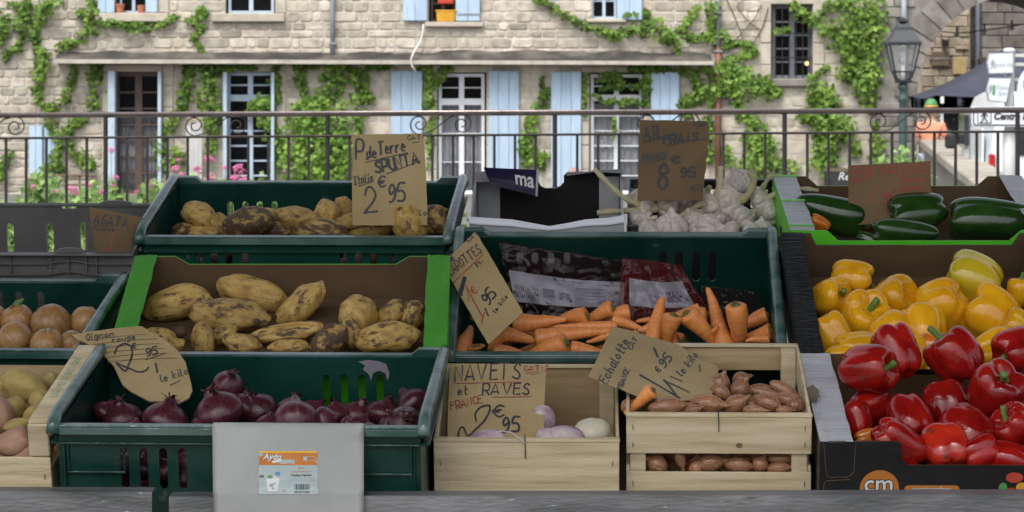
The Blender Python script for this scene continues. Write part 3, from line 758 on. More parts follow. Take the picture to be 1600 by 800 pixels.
# the building seen through the arch
BY = 66.
bp = lambda px, py, d=0: P(px, py, BY) + V((0, d, 0))
back = empty('far_building', 'brown stone building with plaques seen through the archway', 'building')
def bbox(name, x0, x1, y0, y1, d0, d1, m, bev=.01, tint=.5, par=back):
    b = B(); a, c = bp(x0, y1), bp(x1, y0); b.box(a.x, c.x, BY + d0, BY + d1, a.z, c.z, None, tint, bev); return b.done(name, m, par)
m_brown = mat('brown_stone', [(.22, .18, .13), (.33, .28, .21), (.42, .36, .28)], .9, 4, 6, .4, 25, hv=.1, tv=.25)
m_dkstone = mat('shaded_dark_stone', [(.07, .065, .06), (.15, .14, .125), (.22, .2, .18)], .9, 3, 6, .4, 25, hv=.1)  # dark tones paint the shade of the passage into the stone
bbox('wall', 1380, 1516, -200, 286, 0, 3, m_brown, 0)
y = 5
while y < 200:
    h = random.uniform(12, 20); x = 1440.
    while x < 1514:
        w = min(random.uniform(16, 34), 1515 - x)
        bbox('stone', x + .6, x + w - .6, y + .6, y + h - .6, -.03 - random.random() * .02, .1, m_brown, .014, random.random()); x += w
    y += h
bbox('side_wall', 1516.5, 1800, -200, 286, .6, 3, m_dkstone, 0)
y = -20
while y < 90:
    h = random.uniform(13, 20); x = 1540.
    while x < 1660:
        w = random.uniform(22, 44)
        bbox('stone', x + .6, x + w - .6, y + .6, y + h - .6, .56 - random.random() * .02, .7, m_gate, .014, random.random()); x += w
    y += h
bbox('timber_beam', 1533, 1800, 91, 99, .2, .65, m_dkwood)
bbox('shade_slab', 1545, 1800, 100, 286, .55, .61, m_dkstone, 0)  # flat dark slab painting the shade below the beam
b = B(); b.tube([bp(1532.5, -60, .5), bp(1532.5, 280, .5)], .06, 8); b.done('pipe', m_greyframe, back, True)
bbox('lintel', 1452, 1484, 90, 94, -.12, 0, m_dkstone)
def plaque(x0, x1, y0, y1, m, label, text=None, size=.2, ink=m_signg):
    o = bbox('wall_plaque', x0, x1, y0, y1, -.11, -.06, m, .008, .5, None)
    tag(o, label, 'plaque')
    if text:
        b = B(); text_into(b, text, size, lambda x, y_: bp((x0 + x1) / 2, (y0 + y1) / 2, -.114) + V((x, 0, y_))); b.done('lettering', ink, o)
    return o
plaque(1455, 1482, 81, 103, m_stem, 'brown wooden plaque with faded letters at the left under the arch', 'MAIN', .2, m_dkwood)
plaque(1491, 1513, 62, 77, m_brown, 'small tan plaque high on the stone wall under the arch', '~ ~', .2, m_dkwood)
plaque(1488, 1509, 90, 116, m_sign, 'square pale tan plaque below the small plaque under the arch')
b = B(); a, c = bp(1470, 72, -.2), bp(1480, 62, -.2); b.box(a.x, c.x, BY - .24, BY - .08, a.z, c.z, None, .5, .02)
o = b.done('wall_lantern', m_iron); b = B(); b.tube([bp(1472, 62, -.16), bp(1470, 57, -.1), bp(1470, 52, -.02)], .02, 6); b.done('bracket', m_iron, o)
tag(o, 'small black lantern bracket on the wall inside the arch', 'lantern')
for i, (px, py) in enumerate(((1495, 55), (1538, 50), (1581, 44))):
    b = B(); bmesh.ops.create_icosphere(b.bm, subdivisions=2, radius=.05)
    o = b.done('festoon_bulb', m_paper, None, True, M.Translation(P(px, py, 57)))
    b = B(); b.tube([(0, 0, .04), (0, 0, .16)], .02, 6); b.done('socket', m_iron, o)
    tag(o, ('white festoon bulb over the tan plaques under the arch', 'white festoon bulb hanging beside the dark pipe under the arch', 'white festoon bulb farthest right, above the white direction signs')[i], 'bulb', 'festoon bulbs under the arch')
b = B(); b.tube([P(1440, 46, 57)] + [P(px, py - 3.4 - (0 if k % 2 == 0 else 0), 57) for k, (px, py) in enumerate(((1495, 55), (1516, 54), (1538, 50), (1560, 48), (1581, 44), (1640, 36)))], .012, 5)
tag(b.done('festoon_cable', m_iron), 'thin dark cable carrying white bulbs across the archway', 'cable')
# grey pipe on the archway wall above the lantern
b = B(); b.tube([gp(1411, -60, -.12), gp(1411, 158, -.12)], .055, 10)
tag(b.done('drainpipe', m_zinc, None, True), 'grey pipe running up the archway wall behind the street lantern', 'drainpipe')

# ------------------------------------------------------------------ street lantern
LY = 40.
LP = lambda px, py: P(px, py, LY)
lx = LP(1411, 0).x
lz = lambda py: LP(0, py).z
lm = empty('street_lamp', 'old style glass street lantern on a dark green post before the archway', 'street lamp', (lx, LY, GZ))
def lpart(b, name, m, smooth=False, par=None):
    o = b.done(name, m, par or lm, smooth)
    if par is None: o.matrix_parent_inverse = M.Translation(-lm.location)
    return o
q = LY / F
def prof4(b, lst, nseg=4, rot=45):
    rings = [[b.bm.verts.new((lx + r * q * math.cos(R(rot + 360 / nseg * k)), LY + r * q * math.sin(R(rot + 360 / nseg * k)), lz(py))) for k in range(nseg)] for r, py in lst]
    for i in range(len(rings) - 1):
        for k in range(nseg): b.f([rings[i][k], rings[i][(k + 1) % nseg], rings[i + 1][(k + 1) % nseg], rings[i + 1][k]])
    b.f(list(reversed(rings[0]))); b.f(rings[-1])
b = B(); prof4(b, [(8, 350), (12, 330), (9, 300), (6.6, 285), (6.6, 175), (6.0, 160), (8, 157), (8, 153), (5.5, 149), (5.5, 141), (8, 138), (8, 133), (4.5, 130)], 14); lpart(b, 'post', m_lampgreen, True)
b = B(); prof4(b, [(15, 130), (17, 127), (17, 125)], 4); lpart(b, 'base_tray', m_lampblue)
b = B()
for k in range(4):
    a = R(45 + 90 * k)
    p0, p1 = V((lx + 21 * q * math.cos(a), LY + 21 * q * math.sin(a), lz(112))), V((lx + 33 * q * math.cos(a), LY + 33 * q * math.sin(a), lz(70)))
    b.tube([V((lx + 3 * q * math.cos(a), LY + 3 * q * math.sin(a), lz(130))), V((lx + 16 * q * math.cos(a), LY + 16 * q * math.sin(a), lz(122))), p0, p1], .014, 6)
    a2 = R(135 + 90 * k)
    b.tube([p0, V((lx + 21 * q * math.cos(a2), LY + 21 * q * math.sin(a2), lz(112)))], .012, 6)
lpart(b, 'cage', m_lampblue)
for k in range(4):
    a, a2 = R(45 + 90 * k), R(135 + 90 * k)
    b = B(); b.f([b.bm.verts.new((lx + r * q * math.cos(t), LY + r * q * math.sin(t), lz(py))) for r, t, py in ((20.5, a, 112), (20.5, a2, 112), (32.5, a2, 71), (32.5, a, 71))])
    bmesh.ops.solidify(b.bm, geom=b.bm.faces[:], thickness=.003); lpart(b, 'pane', m_lampglass)
b = B(); prof4(b, [(36, 70), (37, 67), (34, 65), (20, 48), (17, 46), (16, 42), (12, 38), (5, 37), (11, 34), (11, 31), (4, 29), (2, 26)], 4); lpart(b, 'hood', m_lampblue)
b = B(); b.tube([(lx, LY, lz(128)), (lx, LY, lz(101))], .03, 8); b.tube([(lx, LY, lz(101)), (lx, LY, lz(76))], .04, 10); lpart(b, 'bulb', m_paper, True)

# ------------------------------------------------------------------ parapet wall, gazebo, people, van, signs
pw = empty('parapet_wall', 'low stone parapet wall sloping down from the archway toward the railing', 'wall', (5.6, 38, GZ))
A0, A1 = P(1452, 211, 49.5), P(1585, 303, 29)
dirv = (A1 - A0); dirv.z = 0; dl = dirv.length; dirv.normalize(); side = V((-dirv.y, dirv.x, 0))
def pwpt(u, s_, z): p = A0.lerp(A1, u); return V((p.x, p.y, 0)) + side * s_ + V((0, 0, p.z + z))
b = B(); nn = 11
v = [[b.bm.verts.new(pwpt(i / nn, s_, z) if z > -5 else V((pwpt(i / nn, s_, 0).x, pwpt(i / nn, s_, 0).y, GZ))) for s_, z in ((-.19, -9), (-.19, -.14), (.19, -.14), (.19, -9))] for i in range(nn + 1)]
for i in range(nn):
    for k in range(3): b.f([v[i][k], v[i + 1][k], v[i + 1][k + 1], v[i][k + 1]])
b.f(v[0]); b.f(list(reversed(v[-1])))
o = b.done('wall_body', m_gate, pw); o.matrix_parent_inverse = M.Translation(-pw.location)
m_cop = mat('pale_coping_stone', [(.24, .22, .18), (.38, .35, .29)], .9, 3, 6, .5, 20, hv=.1)
for i in range(nn):
    b = B(); e = .004
    c = [pwpt((i + u) / nn, s_, z) for z in (-.137, .0) for s_ in (-.25, .25) for u in (e * 4, 1 - e * 4)]
    vv = [b.bm.verts.new(q_) for q_ in c]
    for fq in ((0, 2, 3, 1), (4, 5, 7, 6), (0, 1, 5, 4), (2, 6, 7, 3), (0, 4, 6, 2), (1, 3, 7, 5)): b.f([vv[k] for k in fq])
    bmesh.ops.bevel(b.bm, geom=b.bm.edges[:], offset=.02, segments=1, affect='EDGES')
    o = b.done('coping_stone', m_cop, pw); o.matrix_parent_inverse = M.Translation(-pw.location)
# market gazebo
GY = 52.
gz_ = empty('gazebo_tent', 'dark navy market gazebo with a white leg beside the archway', 'gazebo', P(1595, HY + 1.6 * F / GY, GY))
def gpart(b, n_, m, sm=False): o = b.done(n_, m, gz_, sm); o.matrix_parent_inverse = M.Translation(-gz_.location)
c0 = P(1461, 150, GY - 1.5); hw = 1.55; gx = c0.x + hw; ez = P(0, 149, GY - 1.5).z; pk = V((gx, GY, ez + .92))
b = B()
cs = [V((gx - hw, GY - hw, ez)), V((gx + hw, GY - hw, ez)), V((gx + hw, GY + hw, ez)), V((gx - hw, GY + hw, ez))]
for i in range(4):
    p, q_ = cs[i], cs[(i + 1) % 4]
    g_ = b.grid(lambda u, v: p.lerp(q_, u).lerp(pk, v) - V((0, 0, .10 * math.sin(math.pi * v) + .05 * math.sin(math.pi * u) * (1 - v))), 8, 8)
bmesh.ops.remove_doubles(b.bm, verts=b.bm.verts[:], dist=.001); gpart(b, 'canopy', m_awn, True)
for i in range(4):
    p, q_ = cs[i], cs[(i + 1) % 4]
    b = B(); b.grid(lambda u, v: p.lerp(q_, u) - V((0, 0, .05 * math.sin(math.pi * u) + (.2 + .015 * math.sin(u * 30)) * v)), 24, 3)
    bmesh.ops.solidify(b.bm, geom=b.bm.faces[:], thickness=.004); gpart(b, 'valance', m_awn, True)
for i, c in enumerate(cs):
    ins = c + V((.13 if i in (0, 3) else -.13, .13 if i < 2 else -.13, 0))
    b = B(); b.box(ins.x - .025, ins.x + .025, ins.y - .025, ins.y + .025, GZ, ez - .02); gpart(b, 'leg', m_white)
b = B(); a = P(1472, 156, GY - 1.64); b.box(a.x - .03, a.x + .03, a.y - .02, a.y, a.z - .06, a.z + .06); gpart(b, 'tag', m_paper)
# dark jackets hanging inside
for i, (px, py, w_, h_, lab, m) in enumerate(((1487, 172, .22, .75, 'black jacket hanging under the gazebo near its white leg', m_dkcl), (1503, 178, .2, .3, 'striped grey cloth hanging under the gazebo by the white van', m_greyframe), (1492, 196, .16, .35, 'pale blue cloth hanging under the gazebo', m_blsh))):
    b = B(); p = P(px, py, GY - .5 + i * .2)
    b.grid(lambda u, v: p + V((w_ * (1 + .25 * math.sin(v * 3)) * math.cos(u * 6.283) * (.6 + .4 * min(1, v * 5)), .07 * math.sin(u * 6.283) * (1 + .3 * math.cos(u * 25)), -h_ * v + .06 * abs(math.cos(u * 6.283)) * (-1))), 20, 8, True)
    tag(b.done('hanging_cloth', m, None, True), lab, 'cloth')

def skin_fig(name, joints, edges, m, parent, loc, root=0, sub=2):
    me = bpy.data.meshes.new(name)
    me.from_pydata([j[:3] for j in joints], edges, [])
    o = bpy.data.objects.new(name, me); COL.objects.link(o)
    sk = o.modifiers.new('s', 'SKIN'); sk.use_smooth_shade = True
    for i, j in enumerate(joints):
        r = j[3]; me.skin_vertices[0].data[i].radius = (r, j[4] if len(j) > 4 else r)
    me.skin_vertices[0].data[root].use_root = True
    su = o.modifiers.new('d', 'SUBSURF'); su.levels = sub; su.render_levels = sub
    dg = bpy.context.evaluated_depsgraph_get(); dg.update()
    me2 = bpy.data.meshes.new_from_object(o.evaluated_get(dg))
    bpy.data.objects.remove(o)
    me2.materials.clear(); me2.materials.append(m)
    me2.polygons.foreach_set('use_smooth', [True] * len(me2.polygons))
    return link(name, me2, parent)
def person(label, loc, h, rz, shirt, legs, hat=None, seat=False, hair=m_hair, armup=0):
    """body one skinned surface; shirt, trousers, hair are children grown a little larger over it"""
    s = h / 1.75
    o = empty('person', label, 'person', loc); o.rotation_euler = (0, 0, rz); o.scale = (s, s, s)
    hz = .92 if not seat else .48
    J = [(0, 0, hz, .13, .10), (0, 0, hz + .2, .135, .10), (0, 0, hz + .42, .16, .10), (0, 0, hz + .53, .06), (0, -.01, hz + .62, .055), (0, -.02, hz + .74, .085, .1), (0, -.015, hz + .84, .06, .07)]
    E = [(0, 1), (1, 2), (2, 3), (3, 4), (4, 5), (5, 6)]
    def chain(start, pts):
        k = start
        for p in pts: J.append(p); E.append((k, len(J) - 1)); k = len(J) - 1
        return k
    for sg in (-1, 1):
        w = chain(2, [(sg * .19, 0, hz + .47, .06), (sg * .25, -.03, hz + .2, .045), (sg * (.2 - armup * .1), -.22, hz + .06 + armup * .25, .036), (sg * (.16 - armup * .06), -.36, hz + .05 + armup * .3, .028), (sg * (.155 - armup * .06), -.42, hz + .04 + armup * .3, .03, .016)])
        for f_ in range(4): chain(w, [(sg * (.155 - armup * .06) + (f_ - 1.5) * .019, -.48, hz + .03 + armup * .3, .0085), (sg * (.155 - armup * .06) + (f_ - 1.5) * .021, -.515 + abs(f_ - 1.5) * .008, hz + .01 + armup * .3, .007)])
        chain(w - 1, [(sg * .11 - armup * sg * .05, -.40, hz + .05 + armup * .3, .011), (sg * .085 - armup * sg * .04, -.45, hz + .04 + armup * .3, .008)])
        if seat: chain(0, [(sg * .1, -.05, hz - .02, .095), (sg * .12, -.45, hz - .02, .07), (sg * .12, -.45, .08, .045), (sg * .12, -.60, .035, .04, .03)])
        else: chain(0, [(sg * .1, 0, hz - .1, .09), (sg * .11, -.02, .48, .062), (sg * .11, .02, .09, .042), (sg * .12, -.14, .035, .045, .03)])
    skin_fig('body', J, E, m_skin, o, loc)
    JS = [(0, 0, hz - .03, .155, .125), (0, 0, hz + .2, .155, .12), (0, 0, hz + .41, .18, .12), (0, 0, hz + .5, .085)]
    ES = [(0, 1), (1, 2), (2, 3)]
    for sg in (-1, 1):
        k = len(JS); JS += [(sg * .2, 0, hz + .46, .082), (sg * .255, -.03, hz + .24, .068)]; ES += [(2, k), (k, k + 1)]
    skin_fig('shirt', JS, ES, shirt, o, loc)
    JT = [(0, 0, hz - .02, .15, .12)]; ET = []
    for sg in (-1, 1):
        k = len(JT)
        if seat: JT += [(sg * .1, -.06, hz - .02, .105), (sg * .12, -.45, hz - .02, .085), (sg * .12, -.45, .14, .06)]
        else: JT += [(sg * .1, 0, hz - .1, .105), (sg * .11, -.02, .48, .08), (sg * .11, .01, .1, .065)]
        ET += [(0, k), (k, k + 1), (k + 1, k + 2)]
    skin_fig('trousers', JT, ET, legs, o, loc)
    b = B()
    hc = V((0, 0, hz + .78))
    b.grid(lambda u, v: hc + V((.098 * math.cos(u * 6.283) * math.sin(v * 1.9 + .02), .12 * math.sin(u * 6.283) * math.sin(v * 1.9 + .02) + .022, .115 * math.cos(v * 1.9 + .02) - (.05 * v if math.sin(u * 6.283) > -.3 else -.03 * v))), 18, 8, True)
    b.done('hair', hair, o, True)
    b = B(); b.tube([(0, -.115, hz + .75), (0, -.14, hz + .72), (0, -.112, hz + .71)], .014, 6); b.done('nose', m_skin, o, True)
    for sg in (-1, 1):
        b = B(); bmesh.ops.create_icosphere(b.bm, subdivisions=1, radius=.011, matrix=M.Translation((sg * .034, -.105, hz + .765))); b.done('eye', m_signk, o, True)
        b = B(); bmesh.ops.create_icosphere(b.bm, subdivisions=1, radius=.025, matrix=M.Translation((sg * .09, .0, hz + .75)) @ M.Diagonal((.4, .7, 1.2, 1))); b.done('ear', m_skin, o, True)
    b = B(); b.box(-.028, .028, -.118, -.1, hz + .672, hz + .68); b.done('mouth', m_prred, o)
    if hat:
        b = B()
        b.grid(lambda u, v: V((.105 * math.cos(u * 6.283) * math.cos(v * 1.45), .125 * math.sin(u * 6.283) * math.cos(v * 1.45), hz + .80 + .125 * math.sin(v * 1.45))), 18, 6, True); b.done('cap', hat[0], o, True)
        b = B(); b.tube([(.108 * math.cos(a * .35), .128 * math.sin(a * .35), hz + .79) for a in range(19)], .012, 6); b.done('cap_band', hat[1], o, True)
    return o
pl = lambda px, Y: V((P(px, 0, Y).x, Y, GZ))
person('person in an orange shirt and green cap standing beyond the parapet wall', pl(1455, 47), 1.68, R(150), m_orsh, m_blsh, (m_prgreen, m_yellow))
person('person in dark clothes standing under the gazebo behind its white leg', pl(1486, 51.5), 1.5, R(20), m_blsh, m_dkcl, None, False, m_dkcl)
person('seated person in an orange top seen over the empty white box', pl(898, 34) , 1.16, R(75), m_orsh, m_blsh, None, True, mat('auburn_hair', [(.22, .12, .10), (.36, .22, .19)], .6, 20))
ch = empty('low_stool', 'low wooden stool under the seated person beyond the railing', 'stool', pl(898, 34))
b = B(); b.box(-.2, .2, -.2, .2, .19, .22, None, .5, .01); b.done('seat', m_stem, ch)
for x in (-.15, .15):
    for y_ in (-.15, .15):
        b = B(); b.box(x - .02, x + .02, y_ - .02, y_ + .02, 0, .188); b.done('leg', m_stem, ch)

# white van seen from behind, three-quarter
vn = empty('white_van', 'white van parked behind the direction signs', 'van')
VY = 37.
o0 = P(1548, 0, VY); vn.location = (o0.x, VY, GZ); vn.rotation_euler = (0, 0, R(-.8))
VW, VL, VH = 1.75, 4.1, 1.82
def sect(y, zt, wt, wb, zb=.28): return [(VW / 2 - wb / 2, y, zb), (VW / 2 - wb / 2 - .03, y, .75), (VW / 2 - wt / 2 - .02, y, zt - .28), (VW / 2 - wt / 2 + .07, y, zt - .07), (VW / 2 - wt / 2 + .2, y, zt), (VW / 2 + wt / 2 - .2, y, zt), (VW / 2 + wt / 2 - .07, y, zt - .07), (VW / 2 + wt / 2 + .02, y, zt - .28), (VW / 2 + wb / 2 + .03, y, .75), (VW / 2 + wb / 2, y, zb)]
secs = [sect(0, VH - .05, 1.55, 1.68), sect(.06, VH, 1.58, 1.72), sect(2.4, VH + .01, 1.6, 1.75), sect(2.75, VH - .06, 1.55, 1.75), sect(3.25, 1.2, 1.5, 1.75), sect(3.95, .95, 1.4, 1.65), sect(4.1, .75, 1.35, 1.55)]
b = B()
vv = [[b.bm.verts.new(p) for p in s_] for s_ in secs]
for i in range(len(vv) - 1):
    for k in range(9): b.f([vv[i][k], vv[i][k + 1], vv[i + 1][k + 1], vv[i + 1][k]])
    b.f([vv[i][9], vv[i][0], vv[i + 1][0], vv[i + 1][9]])
b.f(vv[0]); b.f(list(reversed(vv[-1])))
bmesh.ops.bevel(b.bm, geom=[e for e in b.bm.edges if e.calc_face_angle(0) > .5], offset=.025, segments=2, affect='EDGES')
b.done('body', m_van, vn)
m_vwin = mat('dark_vehicle_glass', [(.02, .025, .03), (.04, .045, .05)], .06, 2, hv=0)
def vbox(n_, x0, x1, y0, y1, z0, z1, m, bev=.01, par=vn): b = B(); b.box(x0, x1, y0, y1, z0, z1, None, .5, bev); return b.done(n_, m, par)
for k in (0, 1):
    d = vbox('rear_door', .1 + k * .78, .87 + k * .78, -.035, .01, .42, 1.62, m_van, .015)
    vbox('window', .18 + k * .78, .78 + k * .78, -.042, -.034, 1.0, 1.5, m_vwin, .02, d)
vbox('bumper', .0, VW, -.12, .02, .28, .45, m_pole, .04)
vbox('number_plate', .35, .85, -.046, -.036, .62, .73, m_signw, 0)
for x in (.0, VW - .08): vbox('tail_light', x - .02, x + .055, -.05, .12, .62, 1.02, m_red, .02)
vbox('door_handle', .8, .86, -.07, -.034, .8, .95, m_signk)
vbox('side_panel', -.045, -.02, .45, 1.5, .55, 1.35, m_van, .012)
vbox('side_window', -.05, .04, 2.0, 2.6, 1.1, 1.52, m_vwin, .02)
vbox('side_mirror', -.2, -.05, 2.75, 2.9, 1.05, 1.25, m_rubber, .03)
vbox('door_seam', -.05, -.03, 1.55, 1.57, .4, 1.6, m_greyframe, 0)
for x in (.06, VW - .06):
    for y_ in (.75, 3.25):
        b = B(); b.tube([(x - .1, y_, .31), (x + .1, y_, .31)], .31, 20); w_ = b.done('wheel', m_rubber, vn)
        b = B(); b.tube([(x - .105, y_, .31), (x + .105, y_, .31)], .19, 16); b.done('rim', m_pole, w_)

# direction signs
SY = 30.
sp = empty('signpost', 'white pedestrian direction signs on a thick grey pole near the van', 'signpost', V((P(1577, 0, SY).x, SY, GZ)))
T = M.Translation(-sp.location)
def spart(b, n_, m, par=None, sm=False):
    o = b.done(n_, m, par or sp, sm)
    if par is None: o.matrix_parent_inverse = T
    return o
b = B(); b.tube([P(1577, 350, SY), P(1577, 207, SY), P(1577, 205, SY)], [.068, .068, .055], 14); b.tube([P(1577, 205, SY), P(1577, 82, SY)], .052, 14); spart(b, 'pole', m_pole, None, True)
b = B(); b.tube([P(1577, 82, SY), P(1577, 77, SY), P(1577, 75, SY)], [.062, .062, .035], 14); spart(b, 'cap', m_white, None, True)
def panel(outer, Yf, m_face, nm, rim=1.6):
    cxm = sum(p[0] for p in outer) / len(outer); cym = sum(p[1] for p in outer) / len(outer)
    b = B(); b.slab(outer, (), .05, lambda x, y, k: P(x, y, Yf) + V((0, .05 * k, 0))); o = spart(b, nm, m_zinc)
    w_ = max(p[0] for p in outer) - min(p[0] for p in outer); h_ = max(p[1] for p in outer) - min(p[1] for p in outer)
    inn = [(cxm + (x - cxm) * (1 - 2 * rim / w_), cym + (y - cym) * (1 - 2 * rim / h_)) for x, y in outer]
    b = B(); b.slab(inn, (), .01, lambda x, y, k: P(x, y, Yf) + V((0, -.006 + .01 * k, 0))); b.done('face', m_face, o)
    return o
def ptext(body, px, py, size_px, Yf, m, par, shear=0, bold=0, align='CENTER', sq=1.0):
    b = B(); c = P(px, py, Yf)
    s_ = Yf / F
    text_into(b, body, size_px * s_, lambda x, y: c + V((x * sq, 0, y)), align=align, shear=shear, bold=bold)
    return b.done('lettering', m, par)
def walker(px, py, h, Yf, m, par):
    b = B(); s_ = Yf / F * h; c = P(px, py, Yf)
    b.slab([(.11 * math.cos(a * .6), .43 + .075 * math.sin(a * .6)) for a in range(10)], (), .004, lambda x, y, k: c + V((x * s_, .002 * k, y * s_)))
    for q4 in ([(-.09, .33), (.1, .33), (.08, -.03), (-.1, -.03)], [(.09, .33), (.28, .1), (.33, -.02), (.27, -.03), (.2, .08), (.06, .2)], [(-.09, .33), (-.24, .14), (-.33, .0), (-.27, -.03), (-.18, .08), (-.07, .18)],
               [(.0, -.02), (.08, -.02), (.2, -.26), (.3, -.5), (.19, -.5), (.1, -.28)], [(-.1, -.02), (.02, -.02), (-.06, -.26), (-.25, -.5), (-.36, -.5), (-.16, -.24)]):
        b.slab(q4, (), .004, lambda x, y, k: c + V((x * s_, -.0005 + .002 * k, y * s_)))
    return b.done('walking_symbol', m, par)
Yf = SY - .12
o = panel([(1542, 98), (1545, 83), (1584, 82), (1584, 115), (1545, 116)], Yf, m_signw, 'direction_panel')
ptext('Centre Ville', 1567, 101, 9.5, Yf - .012, m_signg, o, .15, 0, 'CENTER', .72); walker(1551.5, 100, 15, Yf - .012, m_signg, o)
o = panel([(1541, 141), (1546, 121), (1581, 122), (1573, 161), (1545, 158)], Yf, m_signw, 'direction_panel')
ptext('Château\nEglise', 1566, 141, 9, Yf - .012, m_signg, o, .15, 0, 'CENTER', .72); walker(1548, 140, 16, Yf - .012, m_signg, o)
b = B(); a = P(1553, 140, Yf - .013); b.box(a.x - .012, a.x + .012, a.y - .001, a.y + .001, a.z - .05, a.z + .05); b.done('coloured_mark', m_prgreen, o)
Yb = SY - .14
def rrect(x0, x1, y0, y1, r, n=5):
    out = []
    for cx_, cy_, a0 in ((x1 - r, y0 + r, -90), (x1 - r, y1 - r, 0), (x0 + r, y1 - r, 90), (x0 + r, y0 + r, 180)):
        out += [(cx_ + r * math.cos(R(a0 + 90 * i / n)), cy_ + r * math.sin(R(a0 + 90 * i / n))) for i in range(n + 1)]
    return out
b = B(); b.slab(rrect(1518.5, 1690, 166, 198, 5), (), .05, lambda x, y, k: P(x, y, Yb) + V((0, .05 * k, 0))); big = spart(b, 'direction_panel', m_white)
b = B(); b.slab(rrect(1520.3, 1688, 167.6, 196.4, 4.4), [rrect(1522, 1686, 169.4, 194.6, 3.6)], .004, lambda x, y, k: P(x, y, Yb) + V((0, -.004 + .003 * k, 0))); b.done('border', m_signk, big)
b = B(); b.slab(rrect(1527, 1549, 171.5, 193, .3, 1), [rrect(1528.2, 1547.8, 172.7, 191.8, .3, 1)], .004, lambda x, y, k: P(x, y, Yb) + V((0, -.004 + .003 * k, 0))); b.done('frame', m_signk, big)
walker(1538, 182.4, 19, Yb - .005, m_signk, big)
ptext('Centre Médiéval', 1552, 182, 15, Yb - .005, m_signk, big, .25, .004, 'LEFT', .95)
for yy in (86, 100, 124):
    b = B(); a, c = P(1585, yy + 3, SY), P(1640, yy - 2, SY); b.box(a.x, c.x, SY - .03, SY + .03, a.z, c.z); spart(b, 'bracket', m_pole)
b = B(); cc = P(1614, 143, SY - .05); b.slab([(.165 * math.cos(R(a)), .26 * math.sin(R(a))) for a in range(0, 360, 15)], (), .03, lambda x, y, k: cc + V((x, .03 * k, y))); o = spart(b, 'oval_sign', m_white)
b = B(); b.slab([(-.1, .04), (.1, .04), (.1, .12), (-.1, .12)], (), .004, lambda x, y, k: cc + V((x, -.004 + .003 * k, y))); b.done('red_band', m_prred, o)

# ------------------------------------------------------------------ iron railing of the market hall
rl = empty('iron_railing', 'dark iron railing with spiral scrolls behind the stall', 'railing', (0, 16.5, 0))
RT = M.Translation(-rl.location)
def rY(px):
    x0, x1, Ya, Yb_ = -.2, 1.2, 16.9, 16.2
    return 16.78 + (16.22 - 16.78) * px / 1600
def rp(px, py): return P(px, py, rY(px))
def rpart(b, n_, m=m_iron, sm=False): o = b.done(n_, m, rl, sm); o.matrix_parent_inverse = RT; return o
ty = lambda px: 180.3 - 8.0 * px / 1600
my = lambda px: 216 - 10.5 * px / 1600
b = B(); ends = (-460, 2060)
pa, pb = rp(ends[0], ty(ends[0])), rp(ends[1], ty(ends[1]))
dv = (pb - pa).normalized()
b.tube([pa, pb], .0105, 12, True, .5, 1.9); rpart(b, 'top_rail', m_rail, True)
b = B(); b.tube([rp(ends[0], my(ends[0])), rp(ends[1], my(ends[1]))], .0075, 6); rpart(b, 'mid_rail')
posts = [-527 + 345 * 0, -182, 165, 512, 867, 1226, 1590, 1957]
for px in posts:
    p = rp(px, ty(px) + 2); q_ = rp(px, my(px))
    if px < -500: continue
    b = B(); b.tube([p, V((p.x, p.y, 0))], .0135, 8); rpart(b, 'post')
for i in range(len(posts) - 1):
    for k in range(1, 11):
        px = posts[i] + (posts[i + 1] - posts[i]) * (k + .07) / 11
        if px < -440 or px > 2050: continue
        p = rp(px, my(px))
        b = B(); b.box(p.x - .0078, p.x + .0078, p.y - .0078, p.y + .0078, 0, p.z); rpart(b, 'bar')
    c = (posts[i] + posts[i + 1]) / 2 - 1
    if c < -400: continue
    r0 = 16.2
    my_ = (ty(c) + my(c)) / 2
    def spi(t): return r0 * (1 - .8 * t), t * 360 * 1.55
    L_, Rr = [], []
    for j in range(41):
        rr, a = spi(j / 40)
        off = (r0 - rr) * .25
        # left spiral starts at its bottom and turns clockwise on screen; the right one is its point mirror
        dx, dy = rr * math.sin(R(-a)), rr * math.cos(R(-a))
        L_.append((c - 33 + dx - off * .0, my_ + dy)); Rr.append((c + 33 - dx, my_ - dy))
    pts = list(reversed(L_)) + [(c - 16, my_ + 12), (c, my_), (c + 16, my_ - 12)] + Rr
    b = B(); b.tube([rp(x, y) for x, y in pts], .0042, 6); rpart(b, 'scroll', m_iron, True)

